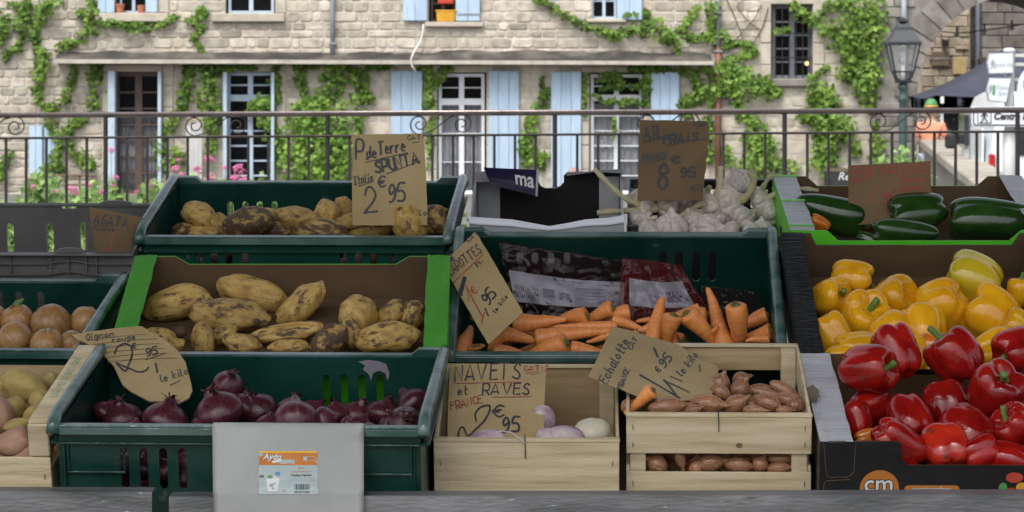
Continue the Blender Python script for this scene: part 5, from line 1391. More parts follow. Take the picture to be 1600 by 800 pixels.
# poplar crates: boards, corner posts, staples
def wood_crate(k, name, label, fboards, bboards, sboards, post=.026, cap=True, posts_up=0.0):
    w, d = FR[k][0], FR[k][1]; h = HT[k]
    o = crate(k, name, label, 'wooden crate')
    t = .005
    for z0, z1 in fboards:
        b = B(); b.box(-w / 2, w / 2, 0, t, z0, z1, None, .5, .0008); bo = b.done('front_board', m_wood, o)
        for sx in (-1, 1):
            for zz in (z0 + (z1 - z0) * .25, z0 + (z1 - z0) * .72):
                b = B(); b.tube([(sx * (w / 2 - .011), -.0006, zz - .0045), (sx * (w / 2 - .011) + .0004, -.0012, zz), (sx * (w / 2 - .010), -.0006, zz + .0045)], .0007, 5); b.done('staple', m_steel, bo)
    for z0, z1 in bboards:
        b = B(); b.box(-w / 2, w / 2, d - t, d, z0, z1, None, .5, .0008); b.done('back_board', m_wood2, o)
    for sx in (-1, 1):
        for z0, z1 in sboards:
            b = B(); x_ = sx * w / 2; b.box(min(x_, x_ - sx * t), max(x_, x_ - sx * t), t + .0005, d - t - .0005, z0, z1, None, .5, .0008); b.done('side_board', m_wood, o)
        for yy in (t + .0006, d - t - .0006 - post):
            b = B(); xx = sx * (w / 2 - t - .0006); b.box(min(xx, xx - sx * post), max(xx, xx - sx * post), yy, yy + post, -h, min(max(z1 for _, z1 in fboards + bboards) - .001, 0) + posts_up, None, .5, .0015); b.done('corner_post', m_wood, o)
    if cap:
        b = B(); b.box(-w / 2 - .001, w / 2 + .001, -.001, .011, fboards[0][1] + .0004, fboards[0][1] + .006, None, .5, .001); b.done('top_batten', m_wood, o)
        b = B(); b.box(-w / 2 - .001, w / 2 + .001, d - .010, d + .001, bboards[0][1] + .0004, bboards[0][1] + .0055, None, .5, .001); b.done('top_batten', m_wood, o)
    b = B(); b.box(-w / 2 + .006, w / 2 - .006, .006, d - .006, -h - .002, -h + .002); b.done('base', m_wood2, o)
    return o
fzs = lambda k, py: pix(k, 1120 if k == 'shallot' else 800, py, y=0).z
sc_ = wood_crate('shallot', 'wooden_crate', 'slatted poplar crate of shallots with a loose carrot', [(fzs('shallot', 709), -.006), (-.168, fzs('shallot', 738))], [(-.048, -.0055), (-.168, -.09)], [(-.062, -.001), (-.168, -.09)])
b = B(); c = pix('shallot', 1155, 696, y=0); b.slab([(.0045 * math.cos(R(a)) * 1.2, .0045 * math.sin(R(a))) for a in range(0, 360, 30)], (), .0003, lambda x, y_, q: V((c.x + x, -.0005 + .0004 * q, c.z + y_))); b.done('knot', m_stem, sc_)
tc_ = wood_crate('turnip', 'wooden_crate', 'closed poplar crate of turnips behind the turnip price sign', [(-.132, -.007)], [(-.132, -.006)], [(-.132, -.001)])
m_wc = wood_crate('small_potato', 'wooden_crate', 'poplar crate of small yellow and pink potatoes at bottom left', [(-.172, pix('small_potato', 30, 715, y=0).z)], [(-.172, -.03)], [(-.05, -.001), (-.172, -.075)], .030, False, 0)
w, d = FR['small_potato'][:2]
for sx in (-1, 1):
    x_ = sx * (w / 2)
    b = B(); b.box(min(x_ - sx * .032, x_ - sx * .0), max(x_ - sx * .032, x_), .001, d, .0004, .007, None, .5, .001); rb = b.done('rail_board', m_wood, m_wc)
    if sx > 0:
        b = B(); text_into(b, 'LEGUMES DE BRETAGNE', .0185, lambda x, y_: V((x_ - .016 - y_ , .20 + x * .95, .0074)), bold=-.0002); b.done('stencil_print', m_prgreen, rb)
    b = B(); b.box(min(x_, x_ - sx * .034), max(x_, x_ - sx * .034), -.0005, .028, -.055, -.0002, None, .5, .002); b.done('post_cap', m_wood, m_wc)
# twist wires on the wooden crates
for k, par, px, y0, y1 in (('shallot', sc_, 1122, 645, 674), ('turnip', tc_, 820, 690, 716)):
    b = B(); a, c = pix(k, px, y0, y=0), pix(k, px + 1, y1, y=0)
    b.tube([a + V((0, .012, .008)), a + V((0, -.0025, .004)), a.lerp(c, .5) + V((.0004, -.003, 0)), c + V((0, -.002, 0))], .0009, 5); b.done('wire', m_iron, par)
b = B(); b.tube([pix('turnip', x, y_, y=.0) + V((0, -.004, 0)) for x, y_ in ((820, 690), (812, 684), (800, 675), (785, 672), (776, 674))], .0009, 5); b.done('wire', m_cable, tc_)

# display stand: steel front lip in two lengths, boards and legs carrying the crates
stand = empty('display_stand', 'grey steel lipped market stand carrying all the crates', 'display stand')
LYY = 4.462
def lip(px0, px1, ty0, ty1):
    b = B()
    a, c = P(px0, ty0, LYY), P(px1, ty1, LYY)
    v_ = [(a + V(q)) for q in ((0, 0, 0), (0, .05, .001), (0, .05, -.003), (0, .0035, -.003), (0, .0035, -.07), (0, 0, -.07))]
    w_ = [(c + V(q)) for q in ((0, 0, 0), (0, .05, .001), (0, .05, -.003), (0, .0035, -.003), (0, .0035, -.07), (0, 0, -.07))]
    A, C = [b.bm.verts.new(q) for q in v_], [b.bm.verts.new(q) for q in w_]
    for i in range(6): b.f([A[i], A[(i + 1) % 6], C[(i + 1) % 6], C[i]])
    b.f(list(reversed(A))); b.f(C)
    bmesh.ops.bevel(b.bm, geom=[e for e in b.bm.edges if abs(e.verts[0].co.z - e.verts[1].co.z) < .01 and abs(e.verts[0].co.x - e.verts[1].co.x) > .1], offset=.0012, segments=2, affect='EDGES')
    b.done('front_lip', m_steel, stand)
b = B(); b.box(-.72, 1.5, 5.405, 5.41, .02, .86); b.done('gap_screen', m_iron, stand)  # added dark screens, keep bright background out of gaps between crates
b = B(); b.box(-.72, 1.5, 5.085, 5.095, .02, .80); b.done('gap_screen', m_iron, stand)
b = B(); b.box(-1.45, -.721, 5.085, 5.095, .02, .74); b.done('gap_screen', m_iron, stand)
lip(-420, 237.5, 767.5, 768.5); lip(264, 1990, 776, 771)
for k in FR:
    w, d = FR[k][0], FR[k][1]; h = HT[k]
    T = FM[k]
    if k == 'potato_tray': h = .14
    b = B(); b.box(-w / 2 + .01, w / 2 - .01, .012, d - .008, -h - .022, -h - .0065, T, .5, .001); b.done('shelf_board', m_wood2, stand)
    for sx in (-1, 1):
        for yy in (.05, d - .03):
            p = T @ V((sx * (w / 2 - .05), yy, -h - .0225)); b = B(); b.box(p.x - .012, p.x + .012, p.y - .012, p.y + .012, 0, p.z - .006); b.done('leg', m_iron, stand)
# ------------------------------------------------------------------ hand lettered price signs
G = dict(A='02 39 62|14 54', C='58 39 17 14 32 53', E='59 09 02 52|06 46', F='59 09 02|06 46', G='58 39 16 13 32 53 55 35', I='32 39|19 59|12 52', J='49 43 22 03',
         K='09 02|59 05 52', L='09 02 52', M='02 19 34 59 62', N='02 09 52 59', O='39 17 14 32 54 57 39', P='02 09 49 57 45 05', R='02 09 49 57 45 05|25 52', S='58 39 17 26 45 53 32 03',
         T='32 39|09 69', U='09 04 22 42 54 59', V='09 32 69', a='46 16 03 22 43|46 43 52', c='45 26 04 22 43', d='49 42|44 26 04 22 43', e='04 44 35 16 03 22 42',
         g='46 16 04 23 44|46 41 20 01', h='09 02|05 26 45 42', i='12 16|18 19', k='09 02|46 04 42', l='09 03 12 22', n='06 02|05 26 45 42', o='26 04 22 44 26',
         r='06 02|04 26 36', t='19 13 22 32|06 36', u='06 03 22 43|46 42', q='')
G.update({'1': '07 29 22', '2': '07 19 39 57 45 02 12 62', '4': '39 04 64|48 42', '5': '59 19 06 36 54 42 02', '8': '36 17 39 57 36 14 32 54 36', '9': '57 39 17 25 46 57 54 32 12',
          '€': '58 39 17 14 32 53|06 46|05 35', '.': '02 12', ':': '13 14|16 17', ',': '13 01', ' ': ''})
CURVY = 'CGJOPRSUacdeghlnortu2589€'
WID = dict(i=3.2, l=3, t=4, I=6, M=7.5, A=7.2, T=7.2, V=7.2)
WID.update({'.': 2.5, ':': 3, ',': 2.5, '1': 4, ' ': 4, '4': 7.5})
def smooth(p, n=4):
    if len(p) < 3: return p
    o = []
    for i in range(len(p) - 1):
        a, b_, c, d = p[max(i - 1, 0)], p[i], p[i + 1], p[min(i + 2, len(p) - 1)]
        for k in range(n):
            t = k / n
            o.append(tuple(.5 * (2 * b_[j] + (c[j] - a[j]) * t + (2 * a[j] - 5 * b_[j] + 4 * c[j] - d[j]) * t * t + (3 * b_[j] - a[j] - 3 * c[j] + d[j]) * t ** 3) for j in (0, 1)))
    return o + [p[-1]]
class Sign:
    """sheet given by its outline in the photograph, lying on a surface Y = dep(px, py)"""
    def __init__(s, name, label, dep, outline, m=None, th=.004, cat='price sign', grid=None):
        s.dep = dep
        s.o = empty(name, label, cat, P(*outline[-1], dep(*outline[-1])))
        s.T = M.Translation(-s.o.location)
        b = B()
        out = []
        for i, p in enumerate(outline):                      # slightly uneven hand-cut edge
            q = outline[(i + 1) % len(outline)]
            n = max(1, int(math.hypot(q[0] - p[0], q[1] - p[1]) / 9))
            for k in range(n):
                j = .35 if k else 0
                out.append((p[0] + (q[0] - p[0]) * k / n + random.uniform(-j, j), p[1] + (q[1] - p[1]) * k / n + random.uniform(-j, j)))
        if grid:                                              # bent board: cut into strips so it can curve
            x0, x1 = min(p[0] for p in out), max(p[0] for p in out); y0, y1 = min(p[1] for p in out), max(p[1] for p in out)
            bm2 = bmesh.new()
            b.slab(out, (), th, lambda x, y, k: V((x, th * k * 1000, y)))
            for i in range(1, grid):
                for co, no in (((0, 0, y0 + (y1 - y0) * i / grid), (0, 0, 1)), ((x0 + (x1 - x0) * i / grid, 0, 0), (1, 0, 0))):
                    bmesh.ops.bisect_plane(b.bm, geom=b.bm.verts[:] + b.bm.edges[:] + b.bm.faces[:], plane_co=co, plane_no=no)
            bm2.free()
            for v in b.bm.verts:
                v.co = P(v.co.x, v.co.z, dep(v.co.x, v.co.z)) + V((0, v.co.y / 1000, -v.co.y / 1500))
        else:
            b.slab(out, (), th, lambda x, y, k: P(x, y, dep(x, y)) + V((0, th * k, -th * k * .15)))
        s.part(b, 'board', m or m_sign)
        s.lines = {}
    def part(s, b, n, m):
        o = b.done(n, m, s.o); o.matrix_parent_inverse = s.T; return o
    def stroke(s, pts, w, m=None, lift=.0009):
        m = m or m_ink
        if m not in s.lines: s.lines[m] = B()
        b = s.lines[m]
        prev = None
        for i, p in enumerate(pts):
            a, c = pts[max(i - 1, 0)], pts[min(i + 1, len(pts) - 1)]
            dx, dy = c[0] - a[0], c[1] - a[1]; l = math.hypot(dx, dy) or 1
            ww = w * .6 * random.uniform(.8, 1.15)
            nx, ny = -dy / l * ww, dx / l * ww
            if i in (0, len(pts) - 1):
                e = (ww * .6) * (-1 if i == 0 else 1); p = (p[0] + dx / l * e, p[1] + dy / l * e)
            q = [b.bm.verts.new(P(p[0] + k * nx, p[1] + k * ny, s.dep(p[0] + k * nx, p[1] + k * ny) - lift - random.random() * .0002) + V((0, 0, lift * .2))) for k in (1, -1)]
            if prev: b.f([prev[0], prev[1], q[1], q[0]])
            prev = q
    def write(s, txt, x, y, size, ang=0, w=1.6, m=None, sx=1.0, slant=.1):
        ca, sa = math.cos(R(ang)), math.sin(R(ang))
        u = size / 7.0
        cx_ = 0
        for chn in txt:
            for st in G.get(chn, '').split('|'):
                if not st: continue
                pts = [(int(q[0]), int(q[1]) - 2) for q in st.split()]
                if chn in CURVY: pts = smooth(pts)
                jx, jy = random.uniform(-.25, .25), random.uniform(-.3, .3)
                pp = []
                for gx_, gy_ in pts:
                    lx_, ly_ = (cx_ + jx + gx_ * sx + slant * gy_) * u, (gy_ + jy) * u
                    pp.append((x + lx_ * ca - ly_ * sa, y - lx_ * sa - ly_ * ca))
                s.stroke(pp, w, m)
            cx_ += (WID.get(chn, 5.2) + 1.5) * sx
    def end(s):
        for m, b in s.lines.items(): s.part(b, 'lettering', m)
def leanplane(px, py, Y, lean, yaw=0):
    """surface through photo point at distance Y, leaning back by lean degrees, turned by yaw degrees"""
    p0 = P(px, py, Y); n = V((math.sin(R(yaw)) * math.cos(R(lean)), -math.cos(R(yaw)) * math.cos(R(lean)), math.sin(R(lean))))
    return lambda x, y: n.dot(p0 - V((0, 0, CZ))) / n.dot(ray(x, y))
random.seed(5)
yy = lambda k, px, py, z: (FM[k] @ pix(k, px, py, z)).y
s = Sign('price_sign', 'cardboard sign reading P. de Terre Spunta standing in the top potatoes', leanplane(610, 345, 5.60, 9, -2), [(549, 213), (553, 210.5), (661, 208.5), (664.5, 252), (668, 330), (667, 352), (551, 352), (550, 300), (551.5, 225), (548, 219)])
s.write('P.', 557, 250, 29, 4, 2.9, sx=.55); s.write('de', 573, 247, 17, 6, 2.4, sx=.56); s.write('Terre', 592, 242, 19, 9, 2.5, sx=.46)
s.stroke([(571, 254), (600, 247), (631, 240)], 1.3); s.write('SPUNTA', 588, 271, 18, 14, 3.3, sx=.64, slant=.05); s.stroke([(604, 272), (630, 262), (656, 252)], 1.3)
s.write('Italie', 553, 289, 12, 12, 1.8, m_inkg, sx=.55); s.stroke([(560, 291), (582, 284)], 1.3, m_inkg)
s.write('€', 591, 294, 17, 8, 2.4, sx=1); s.write('2', 569, 331, 38, 6, 2.9, sx=.62, slant=.12); s.write('95', 607, 316, 27, 6, 3.0, sx=.58); s.write('CAT: I', 636, 219, 7, 4, 1.2, sx=1)
s.stroke([(644, 223), (655, 222)], 1.0); s.write('kilo', 641, 338, 9, 4, 1.6); s.end()
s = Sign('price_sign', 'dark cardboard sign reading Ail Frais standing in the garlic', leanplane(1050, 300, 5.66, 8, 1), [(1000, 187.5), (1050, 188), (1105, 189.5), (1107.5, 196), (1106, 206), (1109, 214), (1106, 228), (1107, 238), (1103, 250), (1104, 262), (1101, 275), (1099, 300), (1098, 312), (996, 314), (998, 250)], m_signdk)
s.write('AiL', 1006, 219, 20, 7, 3.2, sx=.55); s.stroke([(1005, 223), (1030, 217), (1059, 210)], 1.5); s.write('FRAiS', 1037, 225, 13, 6, 2.8, sx=.9); s.stroke([(1041, 229), (1070, 221), (1105, 217)], 1.4)
s.write('FRANCE', 1005, 252, 9, 8, 2.3, m_inkg, sx=.72); s.stroke([(1008, 255), (1040, 248)], 1.3, m_inkg); s.write('€', 1048, 255, 10, 4, 2.6, sx=1.9); s.write('8', 1023, 297, 40, 2, 3.8, sx=.62); s.write('95', 1062, 277, 14, 4, 2.7, sx=1.05)
s.stroke([(1093 + 9.5 * math.cos(R(a)), 193.5 + 4 * math.sin(R(a))) for a in range(0, 361, 24)], 1.2); s.write('kg', 1091, 195, 4, 0, 1); s.write('Kilo', 1081, 299, 9, 4, 1.6, m_inkg); s.end()
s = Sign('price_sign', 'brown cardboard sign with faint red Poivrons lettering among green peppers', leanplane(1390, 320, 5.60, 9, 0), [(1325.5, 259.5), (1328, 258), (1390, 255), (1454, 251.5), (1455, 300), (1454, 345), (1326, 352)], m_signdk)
s.write('POiVRONS', 1333, 277, 15, 3, 1.9, m_inkr, sx=1.02); s.write('Rouge', 1407, 285, 8, 3, 1.4, m_inkr, sx=1); s.write('Jaune', 1405, 298, 8, 3, 1.5, m_inkr); s.write('Cat.', 1331, 286, 8, 10, 1.2, m_inkr); s.stroke([(1356, 318), (1361, 305), (1367, 293)], 1.6, m_inkr); s.write('95', 1376, 316, 16, 3, 1.6, m_inkr); s.end()
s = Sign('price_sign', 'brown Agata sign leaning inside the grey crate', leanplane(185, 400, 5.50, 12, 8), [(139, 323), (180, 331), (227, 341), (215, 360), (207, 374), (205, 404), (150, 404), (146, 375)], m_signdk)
s.write('AGATA', 146, 349, 15, -7, 2.0, m_ink, sx=.63); s.stroke([(146, 352), (170, 354)], 1.1); s.write('France', 146, 360, 6, -2, 1.1); s.write('1', 166, 392, 24, -3, 1.4, m_inkr); s.end()
s = Sign('price_sign', 'tilted Carottes sign propped on the left rim of the carrot crate', lambda x, y: yy('carrot', x, y, .034), [(691, 413), (706, 398), (743, 361.5), (772, 410), (817, 488), (790, 513), (763, 538), (727, 476)])
s.write('CAROTTES', 704, 432, 15, 38, 1.3, m_ink, sx=.50); s.stroke([(707, 443), (730, 421), (755, 397)], 1.1, m_inkr); s.write('M.', 746, 417, 8, 45, 1.7); s.write('CAT:I', 731, 379, 7, 38, 1.1)
s.stroke([(719, 459), (726, 434)], 5); s.stroke([(722, 462), (717, 452)], 2); s.stroke([(728, 446), (739, 468), (755, 497)], 1.5, m_inkr); s.stroke([(733, 470), (729, 447)], 1.1, m_inkr); s.stroke([(752, 504), (757, 488)], 1.2, m_inkr); s.write('€', 741, 461, 11, 50, 1.5, m_inkr)
s.write('95', 762, 478, 17, 52, 2.2, sx=.8); s.stroke([(758, 482), (763, 494)], 1.9); s.write('le kilo', 774, 489, 6, 52, 1.2, m_inkg)
b = B(); b.slab([(692, 413), (706, 399), (710, 404), (696, 419)], (), .0005, lambda x, y, k: P(x, y, s.dep(x, y) - .001 + .0004 * k)); s.part(b, 'blue_tape', m_purple); s.end()
def onion_dep(x, y):
    t = (y - 510 + (x - 200) * .12) / 120
    return 4.965 - .20 * t - .05 * max(0, t - .45) + .035 * max(0, -.05 - t)
s = Sign('price_sign', 'bent corrugated cardboard sign drooping into the red onion crate', onion_dep, [(112, 523), (135, 519), (170, 514), (214, 510), (221, 509.5), (232, 516), (258, 531), (279, 549), (290, 566), (297, 592), (300.5, 610), (295, 622), (279, 630), (262, 627), (234, 627), (205, 612), (192, 602), (184, 585), (178, 572), (163, 556), (157, 549), (142, 540), (133, 535), (120, 530)], None, .004, 'price sign', 10)
s.write('Oignon', 134, 531, 9, 7, 1.4, m_inkg, sx=.95); s.write('rouge', 176, 535, 8, 8, 1.3, m_inkg); s.stroke([(156, 543), (172, 540)], 1.3, m_prblue)
s.stroke(smooth([(179, 553), (184, 542), (196, 537), (205, 543), (206, 556), (200, 572), (195, 580), (181, 566), (190, 571), (205, 577), (215, 581), (226, 580), (232, 574)]), 2.2); s.stroke([(243, 568), (246, 582)], 2.2); s.write('€', 207, 545, 8, 12, 1.5); s.write('95', 228, 557, 12, 12, 1.7, sx=.95); s.stroke([(228, 562), (256, 553)], 1.1); s.write('le kilo', 252, 597, 11, 17, 1.4, m_inkg, sx=.75); s.stroke([(266, 602), (282, 594)], 1.1, m_inkg)
for i in range(6):                                         # the flutes of the board pressing through
    y0 = 519 + i * 7.6
    pts = [(x, y0 + 11 - (x - 135) * .085 + (x - 200) ** 2 * .0006) for x in range(138 + i * 6, 236 + i * 9, 10)]
    s.stroke(pts, .9, m_stem, .0007)
s.end()
s = Sign('price_sign', 'cardboard sign reading Navets et Raves in the turnip crate', lambda x, y: 4.72 + (684 - y) / 117 * .235, [(703, 567.5), (760, 568.5), (853.5, 572.5), (852, 600), (850.5, 640), (850, 690), (699, 690), (700, 640), (702, 600)])
s.write('NAVETS', 711, 596, 24, 3, 2.3, m_ink, sx=.66); s.stroke([(710, 599.5), (760, 598), (814, 597)], 1.1, m_inkr); s.write('et', 716, 617, 13, 5, 1.8, sx=.8); s.write('RAVES', 754, 617, 17, 1, 2.1, sx=.83); s.stroke([(768, 620.5), (800, 620.5), (831, 619.5)], 1.1, m_inkr)
s.write('FRANCE', 705, 641, 12, 14, 1.6, m_inkr, sx=.72); s.stroke(smooth([(744, 658), (743, 646), (752, 636), (764, 634), (765, 642), (757, 657), (742, 672), (731, 681), (724, 668), (718, 671), (716, 682)]), 2.6); s.write('€', 769, 652, 18, 4, 2.3, sx=1.4); s.write('95', 784, 674, 22, 2, 2.9, sx=.71)
s.write('CAT:I', 818, 579.5, 8, 0, 1.4, m_inkr); s.stroke([(821, 583), (843, 582)], 1, m_inkr); s.stroke([(828, 585.5), (838, 585)], .8, m_inkr); s.end()
s = Sign('price_sign', 'tilted cardboard sign reading Echalotte lying over the shallot crate', lambda x, y: 4.932 - (y - 556) * .0031 + (x - 985) * .0006, [(957, 510), (991, 518), (1027, 529.5), (1047, 534.5), (1060, 538), (1070, 546), (1089, 560), (1103, 566), (1119, 571), (1123, 578), (1121, 586), (1112, 618), (1090, 626), (1040, 626), (1002, 622), (965, 607), (919, 588), (935, 556)])
s.write('Echalotte', 948, 601, 15, 62, 1.9, sx=.66); s.write('CAT I', 987, 548, 8, 62, 1.5, sx=.85); s.write('FRANCE', 972, 609, 8, 70, 1.6, sx=.72)
s.stroke([(1000, 586), (1030, 603), (1062, 622)], 2.6); s.stroke([(1038, 594), (1048, 606), (1059, 621)], 2.8); s.stroke([(1036, 594), (1056, 603), (1077, 613)], 1.9); s.stroke([(1047, 588), (1066, 596)], 1.7); s.stroke([(1022, 544), (1028, 558)], 3.0)
s.write('€', 1030, 583, 10, 55, 1.8, sx=.8); s.write('95', 1038, 575, 14, 52, 2.2, sx=.8); s.write('le kilo', 1066, 588, 12, 52, 1.8, sx=.64); s.stroke([(1093, 570), (1094, 581)], 1.8); s.end()
# wire clips on the garlic sign
for x0 in (1001, 1066):
    b = B(); b.tube([P(x0 + 8 - 10 * math.cos(R(a)), 187 - 10 * math.sin(R(a)), 5.675) for a in range(-10, 200, 15)], .0008, 5)
    tag(b.done('wire_loop', m_iron, None, True), 'thin wire loop on top of the garlic sign, ' + ('left' if x0 < 1050 else 'right') + ' one', 'wire')

# ------------------------------------------------------------------ paper with its printed sticker over the front crate
def pdep(y): return 4.518 - (y - 674) / 94 * .064 if y < 768 else 4.454 - (y - 768) * .0001
pp_ = empty('paper_sheet', 'white paper sheet with a small product sticker hanging over the red onion crate', 'paper', P(450, 768, 4.45))
PT = M.Translation(-pp_.location)
def paper_pt(x, y): return P(x, y, pdep(y) - .003 * math.sin((x - 332) / 236 * 3.1) - .0014 * math.sin(x * .06 + y * .03) - .0022 * abs(noise.noise(V((x * .012, y * .02, 4)))) - .0012 * noise.noise(V((x * .05, y * .05, 9))))
b = B()
def pg(u, v):
    x = 331.5 + (568.5 - 331.5) * u + 2 * v * (1 - u)
    q = pix('red_onion', x, 668, y=-.003); k = FM['red_onion']
    if v < .06: t = v / .06; return k @ V((q.x, .03 - .018 * t, -.010 + .0135 * t))
    if v < .12: t = (v - .06) / .06; return k @ V((q.x, .012 - .016 * t, .0035 - .0005 * t * t))
    lo = paper_pt(x, 690 + (826 - 690) * max(0, v - .2) / .8)
    return (k @ V((q.x, -.0045, .003))).lerp(lo, min(1, (v - .12) / .08)) if v < .2 else lo
b.grid(pg, 24, 36); bmesh.ops.solidify(b.bm, geom=b.bm.faces[:], thickness=.0006); o = b.done('sheet', m_paper, pp_, True); o.matrix_parent_inverse = PT
def sq(name, x0, x1, y0, y1, m, l=.0012):
    b = B(); b.grid(lambda u, v: paper_pt(x0 + (x1 - x0) * u, y0 + (y1 - y0) * v) - V((0, l, 0)), 8, 6); o = b.done(name, m, pp_); o.matrix_parent_inverse = PT
def stx(body, x, y, size, m, l=.0018, shear=0, bold=0, sqx=1.0, align='CENTER'):
    b = B(); k = F / 4.47
    text_into(b, body, size / k, lambda u, v: paper_pt(x + u * k * sqx, y - v * k) - V((0, l, 0)), shear=shear, bold=bold, align=align, res=2); o = b.done('lettering', m, pp_); o.matrix_parent_inverse = PT
sq('sticker', 404.5, 496.5, 704, 772, m_skyp); sq('orange_header', 405, 496, 704.5, 726.5, m_orange, .0014); sq('header_edge', 405, 496, 704.5, 707.5, m_yellow, .0016)
stx('Aydo', 426, 714, 13, m_signk, .0016, .25, .0006); stx('Aydo', 425.5, 713.6, 13, m_paper, .002, .25, .0003)
b = B(); b.slab([(424, 721), (430, 718.5), (441, 717), (439, 720), (428, 723.5)], (), .0002, lambda x, y, k: paper_pt(x, y) - V((0, .002 - .0002 * k, 0))); o = b.done('swoosh', m_paper, pp_); o.matrix_parent_inverse = PT
sq('header_badge', 474, 492, 713, 719.5, m_skyp, .0017); sq('badge_fill', 480, 491.5, 713.6, 718.9, m_orange, .0019)
stx('Askılı', 471, 731, 5, m_orange, .0018); stx('Sulup Düzenleyici', 471, 736.5, 4.6, m_orange, .0018); stx('Hanging Organizer', 471, 742, 4.4, m_ink, .0018, 0, .0001); stx('TOBE USED TO BATHTUB', 471, 746.6, 3.2, m_signg, .0018); stx('MULTIPURPOSE KITCHEN ORGANIZER', 471, 750.2, 3.0, m_signg, .0018, 0, 0, .85); stx('MADE IN TURKEY', 472, 768.4, 3.0, m_ink, .0018, 0, .0001)
b = B(); x = 460.5; random.seed(3)
while x < 484:
    w_ = random.choice((.5, .8, 1.2)); b.f([b.bm.verts.new(paper_pt(xx, y_) - V((0, .0018, 0))) for xx, y_ in ((x, 756), (x + w_, 756), (x + w_, 764.5), (x, 764.5))]); x += w_ + random.choice((.6, .9, 1.3))
o = b.done('barcode', m_ink, pp_); o.matrix_parent_inverse = PT
b = B(); b.slab([(416, 748), (437, 747), (434, 768), (419, 768)], (), .0002, lambda x, y, k: paper_pt(x, y) - V((0, .0016 - .0002 * k, 0))); o = b.done('printed_basket', m_paper, pp_); o.matrix_parent_inverse = PT
for k_, (x, y, r, m) in enumerate(((422, 744.5, 3.6, m_prgreen), (434, 740, 4.4, m_prblue), (430, 746.5, 3, m_paper), (424, 758, 3.6, m_signg), (429, 755, 2.2, m_signg), (427, 763, 2.0, m_signg))):
    b = B(); b.slab([(x + r * math.cos(R(a)), y + r * .8 * math.sin(R(a))) for a in range(0, 360, 30)], (), .0002, lambda x_, y_, k: paper_pt(x_, y_) - V((0, .0017 + .0002 * k_ - .0001 * k, 0))); o = b.done('printed_shape', m, pp_); o.matrix_parent_inverse = PT
b = B(); b.slab([(406, 741), (409, 743.5), (412, 741), (412, 747), (409, 744.5), (406, 747)], (), .0002, lambda x, y, k: paper_pt(x, y) - V((0, .0017 - .0001 * k, 0))); o = b.done('printed_shape', m_signk, pp_); o.matrix_parent_inverse = PT
b = B()
for i in range(3): a = R(90 + 120 * i); c_ = (449 + 2.2 * math.cos(a), 760 - 2.2 * math.sin(a)); b.slab([(c_[0] + 1.1 * math.cos(a + R(q)), c_[1] - 1.1 * math.sin(a + R(q))) for q in (0, 120, 240)], (), .0002, lambda x, y, k: paper_pt(x, y) - V((0, .0017 - .0001 * k, 0)))
o = b.done('recycling_mark', m_signg, pp_); o.matrix_parent_inverse = PT
# ------------------------------------------------------------------ produce
def orient(th, ph, roll):
    th, ph = R(th), R(ph)
    z = V((math.cos(th) * math.cos(ph), -math.sin(ph), math.sin(th) * math.cos(ph)))
    x = V((0, -1, 0)); x = x - z * x.dot(z)
    if x.length < .05: x = V((0, 0, 1)) - z * z.z
    x.normalize(); y = z.cross(x)
    return M((x, y, z)).transposed().to_4x4() @ M.Rotation(R(roll), 4, 'Z')
def lathe_mesh(fn, nu, nv, name, m):
    """closed surface fn(a, v) -> point, with poles at v = 0 and 1"""
    b = B()
    p0, p1 = b.bm.verts.new(fn(0, 0)), b.bm.verts.new(fn(0, 1))
    rows = [[b.bm.verts.new(fn(2 * math.pi * i / nu, j / nv)) for i in range(nu)] for j in range(1, nv)]
    for i in range(nu):
        k = (i + 1) % nu
        b.f([p0, rows[0][k], rows[0][i]]); b.f([p1, rows[-1][i], rows[-1][k]])
        for j in range(len(rows) - 1): b.f([rows[j][i], rows[j][k], rows[j + 1][k], rows[j + 1][i]])
    return b.mesh(name, m, True)
def potato_mesh(seed, m):
    rs = V((seed * 3.1, seed * 1.7, seed * .9))
    pw = 1.0 + .25 * ((seed * 37) % 10) / 10
    bend = .12 * math.sin(seed * 2.3)
    def fn(a, v):
        t = v * math.pi
        d = V((math.sin(t) * math.cos(a), math.sin(t) * math.sin(a), -math.cos(t)))
        r = 1 + .18 * noise.noise(d * 1.2 + rs) + .08 * noise.noise(d * 2.6 + rs) + .02 * noise.noise(d * 6 + rs)
        q = d * r
        for ey in range(4):                               # eyes: small dents
            c = V((math.sin(seed * 5 + ey * 2.1), math.cos(seed * 3 + ey * 1.3), math.sin(seed + ey * 1.9) * .8)).normalized()
            q *= 1 - .09 * math.exp(-((d - c).length / .10) ** 2)
        q.x += bend * (1 - q.z * q.z)
        return q
    return lathe_mesh(fn, 28, 20, 'potato', m)
POT = [potato_mesh(i, m_pot) for i in range(7)]
PINK = [potato_mesh(i + 10, m_pot2) for i in range(2)]
YEL = [potato_mesh(i + 20, m_pot3) for i in range(3)]
def bulb_profile(v, neck=.18, flat=False):
    """onion outline: v 0 root .. 1 neck -> radius, height (-1..1)"""
    z = -1 + 2 * v
    if flat:                                             # round bulb with hardly any neck
        if v < .9: t = v / .9; return max(0, math.sin(math.pi * min(1, t * .955 + .01)) ** .72), -math.cos(math.pi * min(1, t * .955 + .01)) * .95
        t = (v - .9) / .1; return .23 * (1 - t) + .07 * t, .94 + .10 * t
    if v < .78:
        t = v / .78
        return max(.0, math.sin(math.pi * min(1, t * .93 + .02)) ** .62) , -1 + 1.62 * t
    t = (v - .78) / .22
    r0 = math.sin(math.pi * .95) ** .62
    return r0 * (1 - t) + neck * t * .6, .62 + .38 * t
